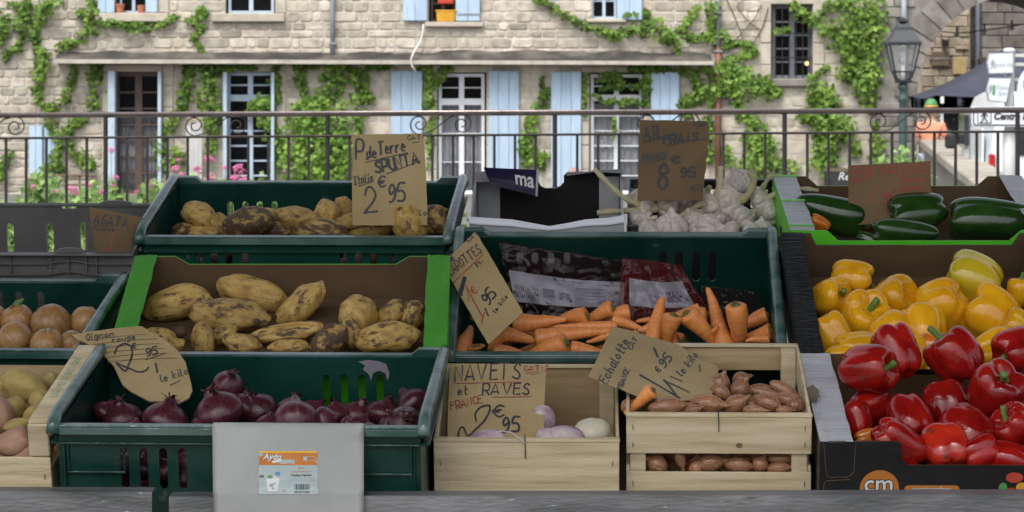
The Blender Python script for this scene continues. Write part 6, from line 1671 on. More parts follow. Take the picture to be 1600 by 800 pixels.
def onion_mesh(seed, m, el=1.0, neck=.16, flat=False):
    rs = V((seed * 2.1, seed, 0))
    def fn(a, v):
        r, z = bulb_profile(v, neck, flat)
        if v in (0, 1): r = 0
        r *= 1 + .035 * noise.noise(V((math.cos(a) * 1.2, math.sin(a) * 1.2, z * .8)) + rs) + .012 * math.cos(a * 9 + seed + z) + .008 * math.cos(a * 23 + seed)
        return V((r * math.cos(a) , r * math.sin(a), z * el + .06 * noise.noise(V((math.cos(a), math.sin(a), 3)) + rs) * v))
    return lathe_mesh(fn, 40, 22, 'bulb', m)
def husk_mesh(seed, m, n=9, ln=.55, sp=.30, w=.16):
    """dry papery neck: twisted narrow leaves"""
    random.seed(seed); b = B()
    for i in range(n):
        a0 = random.uniform(0, 6.28); l = ln * random.uniform(.5, 1.1); s_ = sp * random.uniform(.2, 1); ww = w * random.uniform(.5, 1)
        c = random.uniform(-1.5, 1.5); prev = None
        for k in range(6):
            t = k / 5
            rr = .05 + .10 * (1 - t) * (t < .4) + s_ * t * t
            p = V((rr * math.cos(a0 + c * t), rr * math.sin(a0 + c * t), .62 + l * t - .25 * s_ * t * t))
            wd = ww * (1 - .8 * t) + .012
            dx = V((-math.sin(a0 + c * t * 2), math.cos(a0 + c * t * 2), .15)) * wd
            q = [b.bm.verts.new(p + dx), b.bm.verts.new(p - dx * .6)]
            if prev: b.f([prev[0], prev[1], q[1], q[0]])
            prev = q
    bmesh.ops.solidify(b.bm, geom=b.bm.faces[:], thickness=.012)
    return b.mesh('dry_neck', m, True)
def root_mesh(seed, m):
    random.seed(seed); b = B()
    for i in range(14):
        a = random.uniform(0, 6.28); r = random.uniform(.05, .3)
        b.tube([(0, 0, -.93), (r * .5 * math.cos(a), r * .5 * math.sin(a), -1.03), (r * math.cos(a), r * math.sin(a), -1.05 + random.uniform(-.1, .08))], [.02, .014, .006], 4)
    return b.mesh('roots', m)
ON = [onion_mesh(i, m_onion, .95, .1, True) for i in range(4)]
RON = [onion_mesh(i + 5, m_ronion) for i in range(4)]
SHA = [onion_mesh(i + 9, m_shallot, 1.0, .22) for i in range(4)]
HUS = [husk_mesh(i, m_husk, 8, .45, .3) for i in range(3)]
RHUS = [husk_mesh(i + 4, m_rhusk, 14, .5, .5, .2) for i in range(3)]
SHUS = [husk_mesh(i + 8, m_husk, 6, .6, .2, .14) for i in range(3)]
ROOT = [root_mesh(1, m_husk)]
def garlic_mesh(seed):
    n = 8 + seed % 3
    def fn(a, v):
        r, z = bulb_profile(v, .2)
        if v in (0, 1): r = 0
        lob = abs(math.cos(n * a / 2 + seed)) ** .6
        k = math.sin(math.pi * min(1, v * 1.15)) ** .8
        r *= .84 + .19 * lob * k + .05 * noise.noise(V((math.cos(a) * 1.5, math.sin(a) * 1.5, z + seed)))
        if v < .14: z += .16 * (1 - v / .14)
        return V((r * math.cos(a), r * math.sin(a), z * .95))
    return lathe_mesh(fn, 60, 22, 'bulb', m_garlic)
GAR = [garlic_mesh(i) for i in range(4)]
def carrot_mesh(seed):
    rs = V((seed * 4.3, 0, seed)); pw = (.55, .8, .65, .9, .5)[seed % 5]
    def fn(a, v):
        z = -1 + 2 * v
        t = 1 - v                                           # 0 crown .. 1 tip
        r = (1 - .78 * t ** (1 / pw)) if t < .97 else .22 * math.sqrt(max(0, (1 - t) / .03))
        if t < .06: r *= math.sqrt(max(0, 1 - ((.06 - t) / .06) ** 2)) * .85 + .15
        if v == 1: r = 0
        if v == 0: r = 0
        r *= 1 + .035 * noise.noise(V((z * 9, a * .3, 0)) + rs) * (1 if t > .06 else .2) + .05 * noise.noise(V((z * 2, math.cos(a), math.sin(a))) + rs) + .014 * math.sin(z * 46 + 2 * math.sin(a + seed))
        bx = .28 * math.sin(z * 1.6 + seed) * (1 if seed % 2 else -1)
        zz = z - (.012 if v == 1 else 0)
        return V((r * math.cos(a) + bx - .28 * math.sin(1.6 + seed) * (1 if seed % 2 else -1) * .0, r * math.sin(a) + .1 * math.sin(z * 2.3 + seed), zz))
    return lathe_mesh(fn, 20, 40, 'root', m_carrot)
CAR = [carrot_mesh(i) for i in range(5)]
def crown_mesh(seed):
    s_ = (1 if seed % 2 else -1)
    bx, by = .28 * math.sin(1.6 + seed) * s_, .1 * math.sin(2.3 + seed)
    b = B()
    b.tube([(bx, by, .955), (bx, by, .992), (bx, by, 1.012)], [.5, .42, .26], 12)
    for i in range(7):
        a = i * .9; b.tube([(bx + .16 * math.cos(a), by + .16 * math.sin(a), 1.0), (bx + .24 * math.cos(a), by + .24 * math.sin(a), 1.05 + .02 * (i % 3))], [.10, .06], 5)
    return b.mesh('crown', m_crown, True)
CRW = [crown_mesh(i) for i in range(5)]
def pepper_mesh(seed, m, lobes=4, el=1.0, taper=.18, dimp=.34):
    rs = V((seed * 1.9, seed * .7, 3))
    ph = seed * 1.3
    def fn(a, v):
        t = v * math.pi
        s_, c = math.sin(t), -math.cos(t)
        r = abs(s_) ** .5
        z = math.copysign(abs(c) ** .8, c) * .98
        r *= 1 - taper * (1 - z) / 2
        lob = abs(math.cos(lobes * a / 2 + ph + .25 * math.sin(a)))
        g = max(0, 1 - math.sqrt(lob * lob + .02)) ** 1.2
        dep = .13 + .17 * abs(z) ** 3
        r *= (1.02 - dep * g) * (1 + .10 * noise.noise(V((math.cos(a) * .9, math.sin(a) * .9, z * .6)) + rs))
        hump = .10 * noise.noise(V((math.cos(a) * 1.4, math.sin(a) * 1.4, 7)) + rs)
        if z > 0: z += hump * z - dimp * math.exp(-(r / .40) ** 2) + .05 * lob * z
        else: z += hump * -z * .6 + dimp * .55 * math.exp(-(r / .30) ** 2) - .09 * lob * -z
        if v in (0, 1): r = 0
        return V((r * math.cos(a), r * math.sin(a), z))
    return lathe_mesh(fn, 64, 40, 'flesh', m)
def pstem_mesh(seed, ln=.62, bend=.3):
    b = B(); rs = seed * 1.7
    pts = [V((bend * t * t * math.cos(rs), bend * t * t * math.sin(rs), .54 + ln * t)) for t in [i / 7 for i in range(8)]]
    b.tube(pts, [.34, .22, .14, .115, .11, .115, .125, .12], 12)
    for i in range(6):
        a = i * 1.05
        b.tube([(.24 * math.cos(a), .24 * math.sin(a), .60), (.40 * math.cos(a), .40 * math.sin(a), .575)], [.08, .03], 5)
    return b.mesh('stem', m_pstem, True)
PEPS = {k: [pepper_mesh(i + o, m, 4 if i % 3 else 3, dimp=.34) for i in range(4)] for k, m, o in (('r', m_pepr, 0), ('y', m_pepy, 5))}
PEPG = [pepper_mesh(30 + i, m_pepg, 3, taper=.28, dimp=.25) for i in range(3)]
PEPYG = pepper_mesh(42, m_pepyg); PEPRP = pepper_mesh(43, m_peprp); PEPO = pepper_mesh(44, m_pepo)
PST = [pstem_mesh(i, .55 + .1 * i, .25 + .12 * i) for i in range(4)]
def turnip_mesh(seed, m):
    return lathe_mesh(lambda a, v: V(((math.sin(math.pi * v) ** .7) * (1 + .03 * math.sin(3 * a + seed)) * math.cos(a), (math.sin(math.pi * v) ** .7) * (1 + .03 * math.sin(3 * a + seed)) * math.sin(a), -math.cos(math.pi * v) * .9 + .07 * math.exp(-(v - 1) ** 2 * 200))), 32, 18, 'root', m)

RNG = random.Random(11)
def put(k, px, py, L_, Wd, th, ph, z, mesh, name, label, cat, group, parts=(), roll=None, dirt=0):
    """one vegetable: length and width in photo pixels, axis th degrees in the picture and ph towards the viewer"""
    r = Wd * .5 * FR[k][2][1] / F
    c = spot(k, px, py, z, r)
    s_ = c.y / F
    rot = orient(th, ph, RNG.uniform(0, 360) if roll is None else roll)
    foreshort = max(.45, math.cos(R(ph)))
    ln = L_ * .5 * s_ if abs(ph) < 50 else max(L_, Wd) * .5 * s_ * 1.0
    ln = min(ln / foreshort, ln * 1.35) if abs(ph) < 50 else ln
    mtx = rot @ M.Diagonal((Wd * .5 * s_, Wd * .5 * s_, ln, 1))
    if not parts:
        o = link(name, mesh, None, M.Translation(c) @ mtx)
        o.color = (dirt + .04, 0, 0, 1)
        return tag(o, label, cat, group)
    o = empty(name, label, cat, c, group)
    q = link(mesh.name.split('.')[0], mesh, o, mtx)
    for me in parts: link(me.name.split('.')[0], me, o, mtx)
    return o
# ---- top crate potatoes
g1 = 'potatoes in the top green crate'
for i, (px, py, L_, Wd, th, dirt, lab) in enumerate((
    (312, 341, 54, 37, -25, -.02, 'pale smooth potato at the back left of the top crate'), (286, 362, 32, 22, 10, .12, 'small muddy potato in the left corner of the top crate'),
    (318, 364, 46, 18, 0, .0, 'thin pale potato low beside the muddy corner potato, top crate'), (345, 357, 44, 32, -55, .0, 'rounded tan potato leaning left before the darkest potato, top crate'),
    (389, 349, 70, 44, 12, .16, 'big potato darkened all over by mud below the left slots of the top crate'), (421, 358, 68, 32, -8, .15, 'half muddy potato in front of the blackest one, top crate'),
    (420, 338, 36, 18, -15, 0, 'small pale potato peeping between the back slots of the top crate'), (464, 343, 62, 32, -8, -.02, 'long tan potato along the back wall right of the slots, top crate'),
    (497, 362, 90, 32, -5, .11, 'long flat potato with a crest of dried mud at the front, top crate'), (510, 334, 38, 36, 60, -.04, 'round upright potato left of the price sign in the top crate'),
    (538, 328, 38, 26, 112, -.05, 'upright narrow yellow potato touching the left edge of the price sign'), (562, 345, 72, 24, 8, 0, 'long yellow potato lying before the Spunta sign foot'),
    (582, 357, 72, 36, 4, -.02, 'yellow oval potato at the front centre below the Spunta sign'), (614, 333, 58, 34, -12, -.04, 'yellow potato behind, hiding the sign digits at right'),
    (641, 351, 64, 48, -50, .0, 'big yellow potato with brown eyes right of the Spunta sign'), (684, 347, 46, 46, 70, .10, 'brown muddy potato in the right corner of the top crate'))):
    put('top_potato', px, py - 2, L_ * 1.1, Wd * 1.16, th, RNG.uniform(-10, 25), -.026 - (.02 if py > 355 else 0), POT[i % 7], 'potato', lab, 'potato', g1, dirt=dirt)
def fill(k, n, z, Lr, Wr, meshes, name, label, cat, group, parts=None, vmax=.36, vmin=.03):
    w, d = FR[k][:2]
    for i in range(n):
        nx = max(1, round(math.sqrt(n * 1.5))); ny = -(-n // nx)
        u = -w / 2 + .05 + (w - .1) * ((i % nx) + .5) / nx; v = vmin + (vmax - vmin) * ((i // nx) + .5) / ny
        c = FM[k] @ V((u + RNG.uniform(-.01, .01), v + RNG.uniform(-.01, .01), z))
        s_ = RNG.uniform(.9, 1.1)
        mtx = orient(RNG.uniform(-30, 30), RNG.uniform(-25, 25), RNG.uniform(0, 360)) @ M.Diagonal((Wr * s_, Wr * s_, Lr * s_, 1))
        if parts is None:
            tag(link(name, meshes[i % len(meshes)], None, M.Translation(c) @ mtx), label, cat, group)
        else:
            o = empty(name, label, cat, c, group)
            for me in [meshes[i % len(meshes)]] + parts: link(me.name.split('.')[0], me, o, mtx)
fill('top_potato', 15, -.095, .042, .027, POT, 'potato', 'potato of the bottom layer glimpsed through slots of the top crate', 'potato', g1)
fill('top_potato', 15, -.148, .042, .027, POT, 'potato', 'potato of the bottom layer glimpsed through slots of the top crate', 'potato', g1)
# ---- potatoes in the green-edged tray
g2 = 'large potatoes in the cardboard tray'
for i, (px, py, L_, Wd, th, dirt, lab) in enumerate((
    (278, 474, 112, 54, 13, .0, 'long potato far left in the green edged tray'), (396, 459, 112, 54, -12, -.03, 'clean yellow potato at the back centre of the green edged tray'),
    (359, 494, 124, 54, -6, .04, 'big potato with a dark mud patch in the middle of the tray'), (470, 477, 102, 46, 42, -.01, 'potato tilted up to the right in the tray with a dark spot at its tip'),
    (451, 519, 124, 32, 8, .05, 'long slim muddy potato across the middle front of the tray'), (563, 494, 66, 60, 80, -.05, 'clean round yellow potato standing at the right of the tray'),
    (616, 490, 56, 40, 30, .05, 'brownish potato behind, near the right green ledge'), (647, 491, 46, 42, 70, .06, 'partly hidden potato touching the right green ledge'),
    (607, 527, 100, 48, 7, .03, 'large pale potato with a dark gash at the front right of the tray'), (514, 534, 66, 48, 30, .15, 'lumpy mud-caked potato at the front of the tray'),
    (549, 521, 52, 36, -58, .05, 'speckled potato wedged between mud-caked and pale front ones'), (452, 541, 64, 24, 2, .0, 'low potato lying at the front left of the mud-caked one'),
    (318, 531, 54, 38, -72, .0, 'potato with hairy root tip at the front left of the tray'), (379, 537, 60, 34, -15, .02, 'pinkish tan potato at the front centre left of the tray'),
    (276, 538, 28, 20, 10, .0, 'tiny potato at the front left corner of the tray'), (250, 527, 54, 32, -10, .0, 'potato half hidden behind the bent onion sign'),
    (349, 522, 44, 28, 20, .02, 'small potato behind the hairy tipped one in the tray'), (281, 519, 24, 18, 0, .4, 'dark clod like little potato in the tray beside the far left one'))):
    dz = -.056 if i in (0, 1, 3, 5, 6, 7, 15, 16, 17) else -.05
    put('potato_tray', px, py, L_, Wd, th, RNG.uniform(-8, 12), dz, POT[(i * 3 + 1) % 7], 'potato', lab, 'potato', g2, dirt=dirt)
# ---- small potatoes, bottom left
g3 = 'small potatoes in the bottom left crate'
for i, (px, py, L_, Wd, th, ms, lab) in enumerate((
    (38, 606, 84, 52, -18, YEL, 'large yellow green potato at the back of the bottom left crate'), (78, 597, 36, 30, 40, YEL, 'round tan potato under the onion crate slots'),
    (23, 638, 38, 36, 90, YEL, 'round beige potato left of centre in the bottom left crate'), (60, 629, 40, 34, 60, YEL, 'beige potato next to the board with green print'),
    (53, 647, 32, 28, 20, YEL, 'pale little potato tucked against the side board'), (28, 665, 46, 24, 10, YEL, 'greenish low potato among the pink ones'),
    (-2, 652, 62, 44, 90, PINK, 'pink potato cut off by the left picture edge'), (22, 693, 60, 44, 5, PINK, 'big dusky pink potato at the front of the bottom left crate'),
    (36, 712, 50, 30, 20, PINK, 'pink potato lowest at the front board'), (33, 676, 26, 20, 0, PINK, 'tiny brownish potato between green and pink ones'))):
    put('small_potato', px, py, L_, Wd, th, RNG.uniform(-10, 20), -.045, ms[i % len(ms)], 'potato', lab, 'potato', g3)
fill('small_potato', 15, -.10, .034, .026, YEL + PINK, 'potato', 'small potato buried in the bottom left crate', 'potato', g3, vmax=.3)
# ---- brown onions
g4 = 'brown onions in the left green crate'
for i, (px, py, D, th, ph, pts, lab) in enumerate((
    (28, 502, 54, 105, 15, 1, 'brown onion with a green sprout at the back left'), (81, 508, 64, 118, 25, 1, 'largest brown onion with a dry split neck'),
    (135, 504, 52, 70, -10, 0, 'brown onion beside the green cardboard ledge'), (24, 531, 56, 140, -20, 0, 'smooth copper onion at the front left corner'),
    (74, 542, 54, 80, 30, 1, 'brown onion with papery crown peeping over the front rim'), (113, 538, 44, 40, 10, 1, 'flat dark orange onion skin near the price sign'), (123, 543, 26, 10, 20, 0, 'small pale onion under the edge of the bent price sign'), (-14, 500, 52, 90, 0, 0, 'brown onion at the left picture edge'))):
    parts = [HUS[i % 3]] if pts else [ROOT[0]]
    o = put('brown_onion', px, py, D, D, th, ph, -.022, ON[i % 4], 'onion', lab, 'onion', g4, parts)
    if i == 0:
        b = B(); c = o.location; b.tube([P(24, 482, c.y) - c, P(28, 474, c.y) - c, P(37, 467, c.y - .01) - c], [.009, .007, .002], 8); b.done('sprout', m_pstem, o, True)
fill('brown_onion', 12, -.10, .032, .032, ON, 'onion', 'onion below the surface of the left green crate', 'onion', g4, [])
# ---- red onions
g5 = 'red onions in the front green crate'
for i, (px, py, D, Dy, th, ph, hk, z, lab) in enumerate((
    (191, 650, 58, 54, 100, 10, 1, -.05, 'red onion in shadow below the bent sign, left'), (260, 652, 70, 60, 75, 0, 1, -.045, 'red onion with pointed neck touching the bent sign'),
    (339, 639, 74, 72, 112, 10, 1, -.03, 'biggest glossy red onion near the crate centre'), (357, 600, 46, 46, 70, 40, 1, -.02, 'red onion with torn straw neck perched behind the biggest one'),
    (166, 642, 40, 40, 60, 0, 0, -.06, 'dark red onion in the left corner of the front crate'), (384, 634, 50, 48, 50, -10, 1, -.05, 'dull husk covered red onion right of the biggest one'),
    (400, 638, 58, 56, 120, 20, 1, -.055, 'shaggy dark onion with dry husk in the crate middle'), (462, 655, 68, 58, 95, -40, 0, -.04, 'shiny purple onion above the white paper, right of centre'),
    (458, 640, 52, 46, 80, 20, 1, -.06, 'husky red onion just behind the shiny purple one'), (512, 657, 44, 42, 20, 10, 1, -.05, 'brownish red onion with twisted neck to its right'),
    (545, 660, 26, 26, 90, 20, 1, -.045, 'tiny onion with a straw coloured tuft'), (565, 662, 38, 36, 60, 0, 0, -.045, 'small smooth onion right of the straw tuft'),
    (601, 643, 52, 46, 70, 0, 1, -.07, 'very dark onion under the right back slots'), (643, 630, 58, 58, 130, -20, 0, -.06, 'large plain red onion against the right crate wall'),
    (634, 660, 56, 48, 80, 50, 1, -.045, 'dusty red onion with flattened top at the right front'), (582, 673, 28, 24, 30, 0, 0, -.045, 'small onion barely above the right front rim'), (210, 672, 40, 36, 80, 0, 0, -.045, 'small red onion low against the front rim below the sign'), (318, 664, 36, 30, 60, 0, 0, -.05, 'flat pink skinned onion low at the front rim'),
    (524, 644, 44, 42, 100, 10, 1, -.075, 'shaded red onion under the second right back slot'), (560, 645, 48, 44, 70, 15, 1, -.08, 'shaded red onion under the third right back slot'), (612, 662, 42, 40, 110, 30, 1, -.05, 'dull red onion between the dark one and the dusty one'), (420, 662, 40, 36, 80, 0, 0, -.05, 'small red onion over the left part of the white paper'), (492, 640, 40, 40, 50, 0, 1, -.085, 'deep set red onion left of the right back slots'))):
    o = put('red_onion', px, py, max(D, Dy) * 1.02, D * 1.1, th, ph, z, RON[i % 4], 'red_onion', lab, 'red onion', g5, [RHUS[i % 3]] if hk else [ROOT[0]])
for i, px in enumerate((192, 224, 256, 290, 470, 503)):
    put('red_onion', px, 722 + (i % 3) * 5, 46, 44, 60 + i * 30, 10, -.09, RON[i % 4], 'red_onion', ['red onion behind the first front slot', 'red onion behind the second front slot', 'red onion behind the third front slot', 'red onion behind the fourth front slot', 'red onion hidden behind the white paper, left', 'red onion hidden behind the white paper, right'][i], 'red onion', g5, [RHUS[i % 3]])
fill('red_onion', 15, -.12, .034, .034, RON, 'red_onion', 'red onion of the lower layer in the front green crate', 'red onion', g5, [RHUS[1]])
fill('red_onion', 12, -.165, .033, .033, RON, 'red_onion', 'red onion of the lower layer in the front green crate', 'red onion', g5, [RHUS[2]])
# torn paper stuck on the back wall
b = B(); c = pix('red_onion', 585, 574, y=.3835)
b.slab([(x * .001, z * .001) for x, z in ((-27, 10), (-10, 13), (6, 11), (20, 6), (26, -12), (22, -24), (18, -10), (8, -6), (-2, -10), (-6, -24), (-10, -12), (-20, -4), (-16, 3))], (), .0006, lambda x, y, k: FM['red_onion'] @ (c + V((x, .0006 * k, y))))
tag(b.done('torn_paper', m_label), 'torn scrap of pale paper stuck inside the red onion crate back wall', 'paper scrap')

# ---- garlic, each with its own stalk traced between two photo points
g6 = 'fresh garlic in the black crate'
GL = ((998, 314, 40, 150, [], 'dim garlic bulb at the back left under the sign'), (1040, 321, 44, 187, [(1022, 326), (990, 329), (960, 330), (933, 333)], 'garlic whose long straight stalk points left over the white box'),
 (1006, 321, 40, 160, [(1000, 318), (985, 314), (966, 302), (944, 280), (928, 264)], 'garlic whose stalk bends up left over the white box'), (1061, 308, 50, 55, [(1070, 292), (1077, 284)], 'large striped garlic bulb leaning before the sign'),
 (1099, 309, 38, 65, [(1105, 298), (1110, 291)], 'garlic just right of the sign foot with a short neck'), (1049, 350, 50, 90, [], 'flat creamy bulb low at the front of the garlic'), (1003, 345, 38, 45, [(1018, 342), (1027, 339)], 'small bulb with a cut neck at front left of the garlic'),
 (1009, 358, 42, 100, [], 'garlic sinking behind the front rim at far left'), (1083, 344, 40, 120, [], 'garlic in the middle front with purple tinge'), (1117, 337, 50, 88, [(1121, 318), (1124, 290), (1126, 260)], 'garlic with a tall upright green stalk'),
 (1097, 357, 36, 60, [], 'small bulb at the front rim below the middle'), (1110, 322, 34, 205, [(1095, 319), (1076, 330), (1060, 338)], 'garlic with a green stalk slanting down left'), (1153, 283, 48, 110, [], 'round whole garlic head at the very top'),
 (1140, 316, 56, 20, [(1158, 312), (1172, 300), (1178, 280), (1171, 268)], 'big garlic whose stalk curls upward on the right'), (1163, 342, 46, 30, [(1180, 335)], 'garlic below the curled stalk'), (1195, 331, 48, 200, [(1176, 332), (1164, 338), (1156, 346)], 'purple striped garlic with cut stalk to the left'),
 (1190, 354, 32, 90, [], 'small garlic in the right front corner'), (1112, 359, 46, 10, [], 'garlic lying flat in front, right of centre'), (1138, 361, 34, 150, [], 'pale garlic bulb at the rim, right'), (1177, 362, 30, 20, [], 'tiny garlic bit at the rim by the corner post'),
 (1186, 304, 34, 60, [(1192, 293), (1200, 280), (1205, 273)], 'garlic with a short upright brown tipped stalk at right'), (1188, 312, 34, 20, [(1205, 307), (1225, 297), (1255, 295), (1279, 298)], 'garlic with a dry stalk reaching right over the pepper box'),
 (1220, 300, 26, 250, [(1222, 312), (1215, 335), (1208, 357)], 'garlic with a dry split stalk falling at the right'), (1069, 330, 34, 100, [], 'hidden garlic behind the flat creamy bulb'))
for i, (px, py, D, th, st, lab) in enumerate(GL):
    k = 'garlic'
    zz = .012 if py < 325 else -.012
    if py > 350: zz = -.018
    o = put(k, px, py, D * 1.12, D * 1.12, th, RNG.uniform(-10, 20) if st else RNG.uniform(0, 45), zz, GAR[i % 4], 'garlic', lab, 'garlic', g6, [ROOT[0]])
    if st:
        c = o.location
        pts = [V((0, 0, 0))] + [P(x, y, c.y - .012 - .01 * (j / len(st))) - c for j, (x, y) in enumerate(st)]
        # smooth the traced line
        q = [tuple(p) for p in pts]; sm = []
        for j in range(len(q) - 1):
            a_, b_, c_, d_ = q[max(j - 1, 0)], q[j], q[j + 1], q[min(j + 2, len(q) - 1)]
            for t in (0, .33, .66): sm.append([.5 * (2 * b_[m] + (c_[m] - a_[m]) * t + (2 * a_[m] - 5 * b_[m] + 4 * c_[m] - d_[m]) * t * t + (3 * b_[m] - a_[m] - 3 * c_[m] + d_[m]) * t ** 3) for m in range(3)])
        sm.append(q[-1]); n = len(sm)
        b = B(); r0 = D * .12 * c.y / F
        b.tube(sm, [(.0165 if j == 0 else r0 * (1.9 - 2.6 * j / n if j / n < .4 else .86) + .0012 * math.sin(j * 2.1)) for j in range(n)], 9); b.done('stalk', m_gstalk, o, True)
fill('garlic', 10, -.055, .026, .024, GAR, 'garlic', 'garlic bulb buried under the others in the black crate', 'garlic', g6, [], .34)
fill('garlic', 8, -.10, .026, .024, GAR, 'garlic', 'garlic bulb buried under the others in the black crate', 'garlic', g6, [], .34)

# ---- carrots: crown and tip points in the photo
g7 = 'loose carrots in the green crate'
CL = ((723, 543, 727, 530, 27, 'carrot seen end-on at the front left corner', 70), (798, 506, 886, 500, 29, 'thick carrot lying level behind the Carottes sign', 0), (918, 491, 868, 506, 24, 'carrot with a green leafy crown pointing right', 20),
 (958, 484, 905, 502, 25, 'carrot with a dark crown behind the middle', 20), (985, 489, 945, 495, 22, 'short thick carrot touching the red bag', 0), (966, 506, 864, 514, 15, 'slim pale carrot pointing left in the second row', 0),
 (834, 532, 955, 516, 26, 'long carrot tapering right across the middle', 0), (884, 533, 820, 560, 29, 'big carrot with cut crown facing the viewer', 25), (782, 522, 850, 533, 22, 'carrot partly under the front one on the left', 0),
 (768, 550, 824, 552, 17, 'low carrot along the front rim, left', 0), (890, 547, 950, 551, 22, 'low carrot along the front rim beside the turnip crate', 0), (789, 524, 760, 550, 21, 'carrot slanting down below the Carottes sign', 0),
 (742, 540, 744, 556, 26, 'dark carrot beside the end-on one', 10), (968, 520, 915, 534, 15, 'thin carrot beneath the long tapering one', 0), (955, 500, 1009, 515, 15, 'thin carrot ending under the Echalotte sign', 0),
 (1014, 532, 1041, 465, 24, 'pale wrinkled carrot standing with its tip up, left', 20), (1055, 492, 1040, 548, 27, 'smooth carrot standing crown up beside the wrinkled one', 15), (1073, 488, 1113, 542, 30, 'fat carrot leaning down right from centre', 15),
 (1137, 545, 1102, 450, 28, 'tallest carrot with its tip pointing up left', 20), (1145, 474, 1158, 552, 29, 'carrot standing with a green crown at right', 20), (1200, 494, 1150, 510, 22, 'carrot behind, crown toward the right wall', 5),
 (1204, 514, 1165, 528, 23, 'carrot with round cut crown at the right wall', 25), (1203, 530, 1164, 534, 14, 'low carrot on the right along the wooden rim', 0), (1106, 489, 993, 504, 21, 'long carrot crossing behind the standing ones', 0),
 (1094, 481, 1050, 494, 14, 'thin carrot tip behind the crossing one', 0), (1108, 513, 1118, 532, 22, 'carrot stub between the standing ones', 10), (1022, 508, 990, 520, 14, 'short carrot piece left of the wrinkled one', 0))
for i, (x0, y0, x1, y1, wd, lab, tw) in enumerate(CL):
    k = 'carrot'
    L_ = math.hypot(x1 - x0, y1 - y0); th = math.degrees(math.atan2(-(y0 - y1), x0 - x1))
    if i == 0: L_ = 95
    stand_ = i in (15, 16, 17, 18, 19)
    z = -.03 if stand_ else (-.055 if i in (3, 4, 20, 23, 24) else -.045)
    o = put(k, (x0 + x1) / 2, (y0 + y1) / 2, L_, wd * 1.2, th, tw if tw < 50 else 62, z, CAR[i % 5], 'carrot', lab, 'carrot', g7, [CRW[i % 5]])
fill('carrot', 12, -.105, .075, .015, CAR, 'carrot', 'carrot lying below the visible ones in the green crate', 'carrot', g7, [CRW[0]], .26)
fill('carrot', 9, -.145, .075, .015, CAR, 'carrot', 'carrot lying below the visible ones in the green crate', 'carrot', g7, [CRW[0]], .3)
o = put('shallot', 998, 628, 58, 26, 35, 18, -.004, CAR[3], 'carrot', 'single stray carrot lying on the shallots below the sign', 'carrot', None, [CRW[3]])
# carrot bags at the back of the crate
def bag(name, label, quad, y0, y1, m, lab, seed):
    """film sheet between four photo corners leaning on the crate back: y0 depth at its foot, y1 at its head"""
    o = empty(name, label, 'plastic bag'); b = B(); rs = seed * 7.7
    def at(u, v, l=0):
        x = (quad[0][0] * (1 - u) + quad[1][0] * u) * (1 - v) + (quad[3][0] * (1 - u) + quad[2][0] * u) * v
        y = (quad[0][1] * (1 - u) + quad[1][1] * u) * (1 - v) + (quad[3][1] * (1 - u) + quad[2][1] * u) * v
        q = pix('carrot', x, y, y=y1 + (y0 - y1) * v)
        wv = .0018 * abs(noise.noise(V((u * 21 - v * 9, v * 11 + u * 6, rs)))) + .006 * noise.noise(V((u * 5 + rs, v * 3, 0))) + .0045 * abs(noise.noise(V((u * 9 + v * 6, v * 4 - u * 5, rs)))) * 2
        return FM['carrot'] @ (q + V((0, -wv - l - .012 * math.sin(math.pi * v) * math.sin(math.pi * min(1, max(0, u))), wv * .5)))
    b.grid(at, 80, 36); bmesh.ops.solidify(b.bm, geom=b.bm.faces[:], thickness=.002)
    f = b.done('film', m, o, True)
    for (u0, u1, v0, v1), bars in lab:
        b = B(); b.grid(lambda u, v: at(u0 + (u1 - u0) * u, v0 + (v1 - v0) * v, .0016), 24, 8); lo = b.done('label', m_label, o, True)
        for (a0, a1, c0, c1) in bars:
            b = B(); b.grid(lambda u, v: at(u0 + (u1 - u0) * (a0 + (a1 - a0) * u), v0 + (v1 - v0) * (c0 + (c1 - c0) * v), .0024), max(1, int((a1 - a0) * 20)), 3); b.done('print_block', m_labelk, lo)
    return at, o
code = [(.03 + .018 * i, .03 + .018 * i + (.007 if i % 3 else .012), .42, .85) for i in range(12)]
txt = [(.40, .66, .08, .11), (.42, .60, .18, .21), (.58, .84, .30, .33), (.62, .97, .44, .47), (.62, .9, .55, .58), (.58, .80, .66, .69), (.76, .98, .75, .98), (.28, .38, .42, .72), (.78, .95, .12, .15), (.42, .52, .5, .75)]
at, o = bag('carrot_bag', 'dark red film bag with wide white label behind the carrots', [(778, 376), (985, 408), (985, 505), (800, 505)], .26, .372, m_bag, [((.05, .95, .33, .72), code + txt)], 1)
at, o = bag('carrot_bag', 'bright red film bag with a small label right of the wide one', [(972, 402), (1062, 412), (1120, 505), (965, 505)], .235, .33, m_bagred, [((.12, .88, .28, .70), [(q[0] * .8 + .30, q[1] * .8 + .30, q[2], q[3]) for q in code[:10]] + [(.62, .84, .35, .75)])], 2)
at, o = bag('carrot_bag', 'crumpled dark red bag in the right back of the carrot crate', [(1095, 445), (1180, 455), (1205, 505), (1100, 505)], .24, .31, m_bag, [], 3)

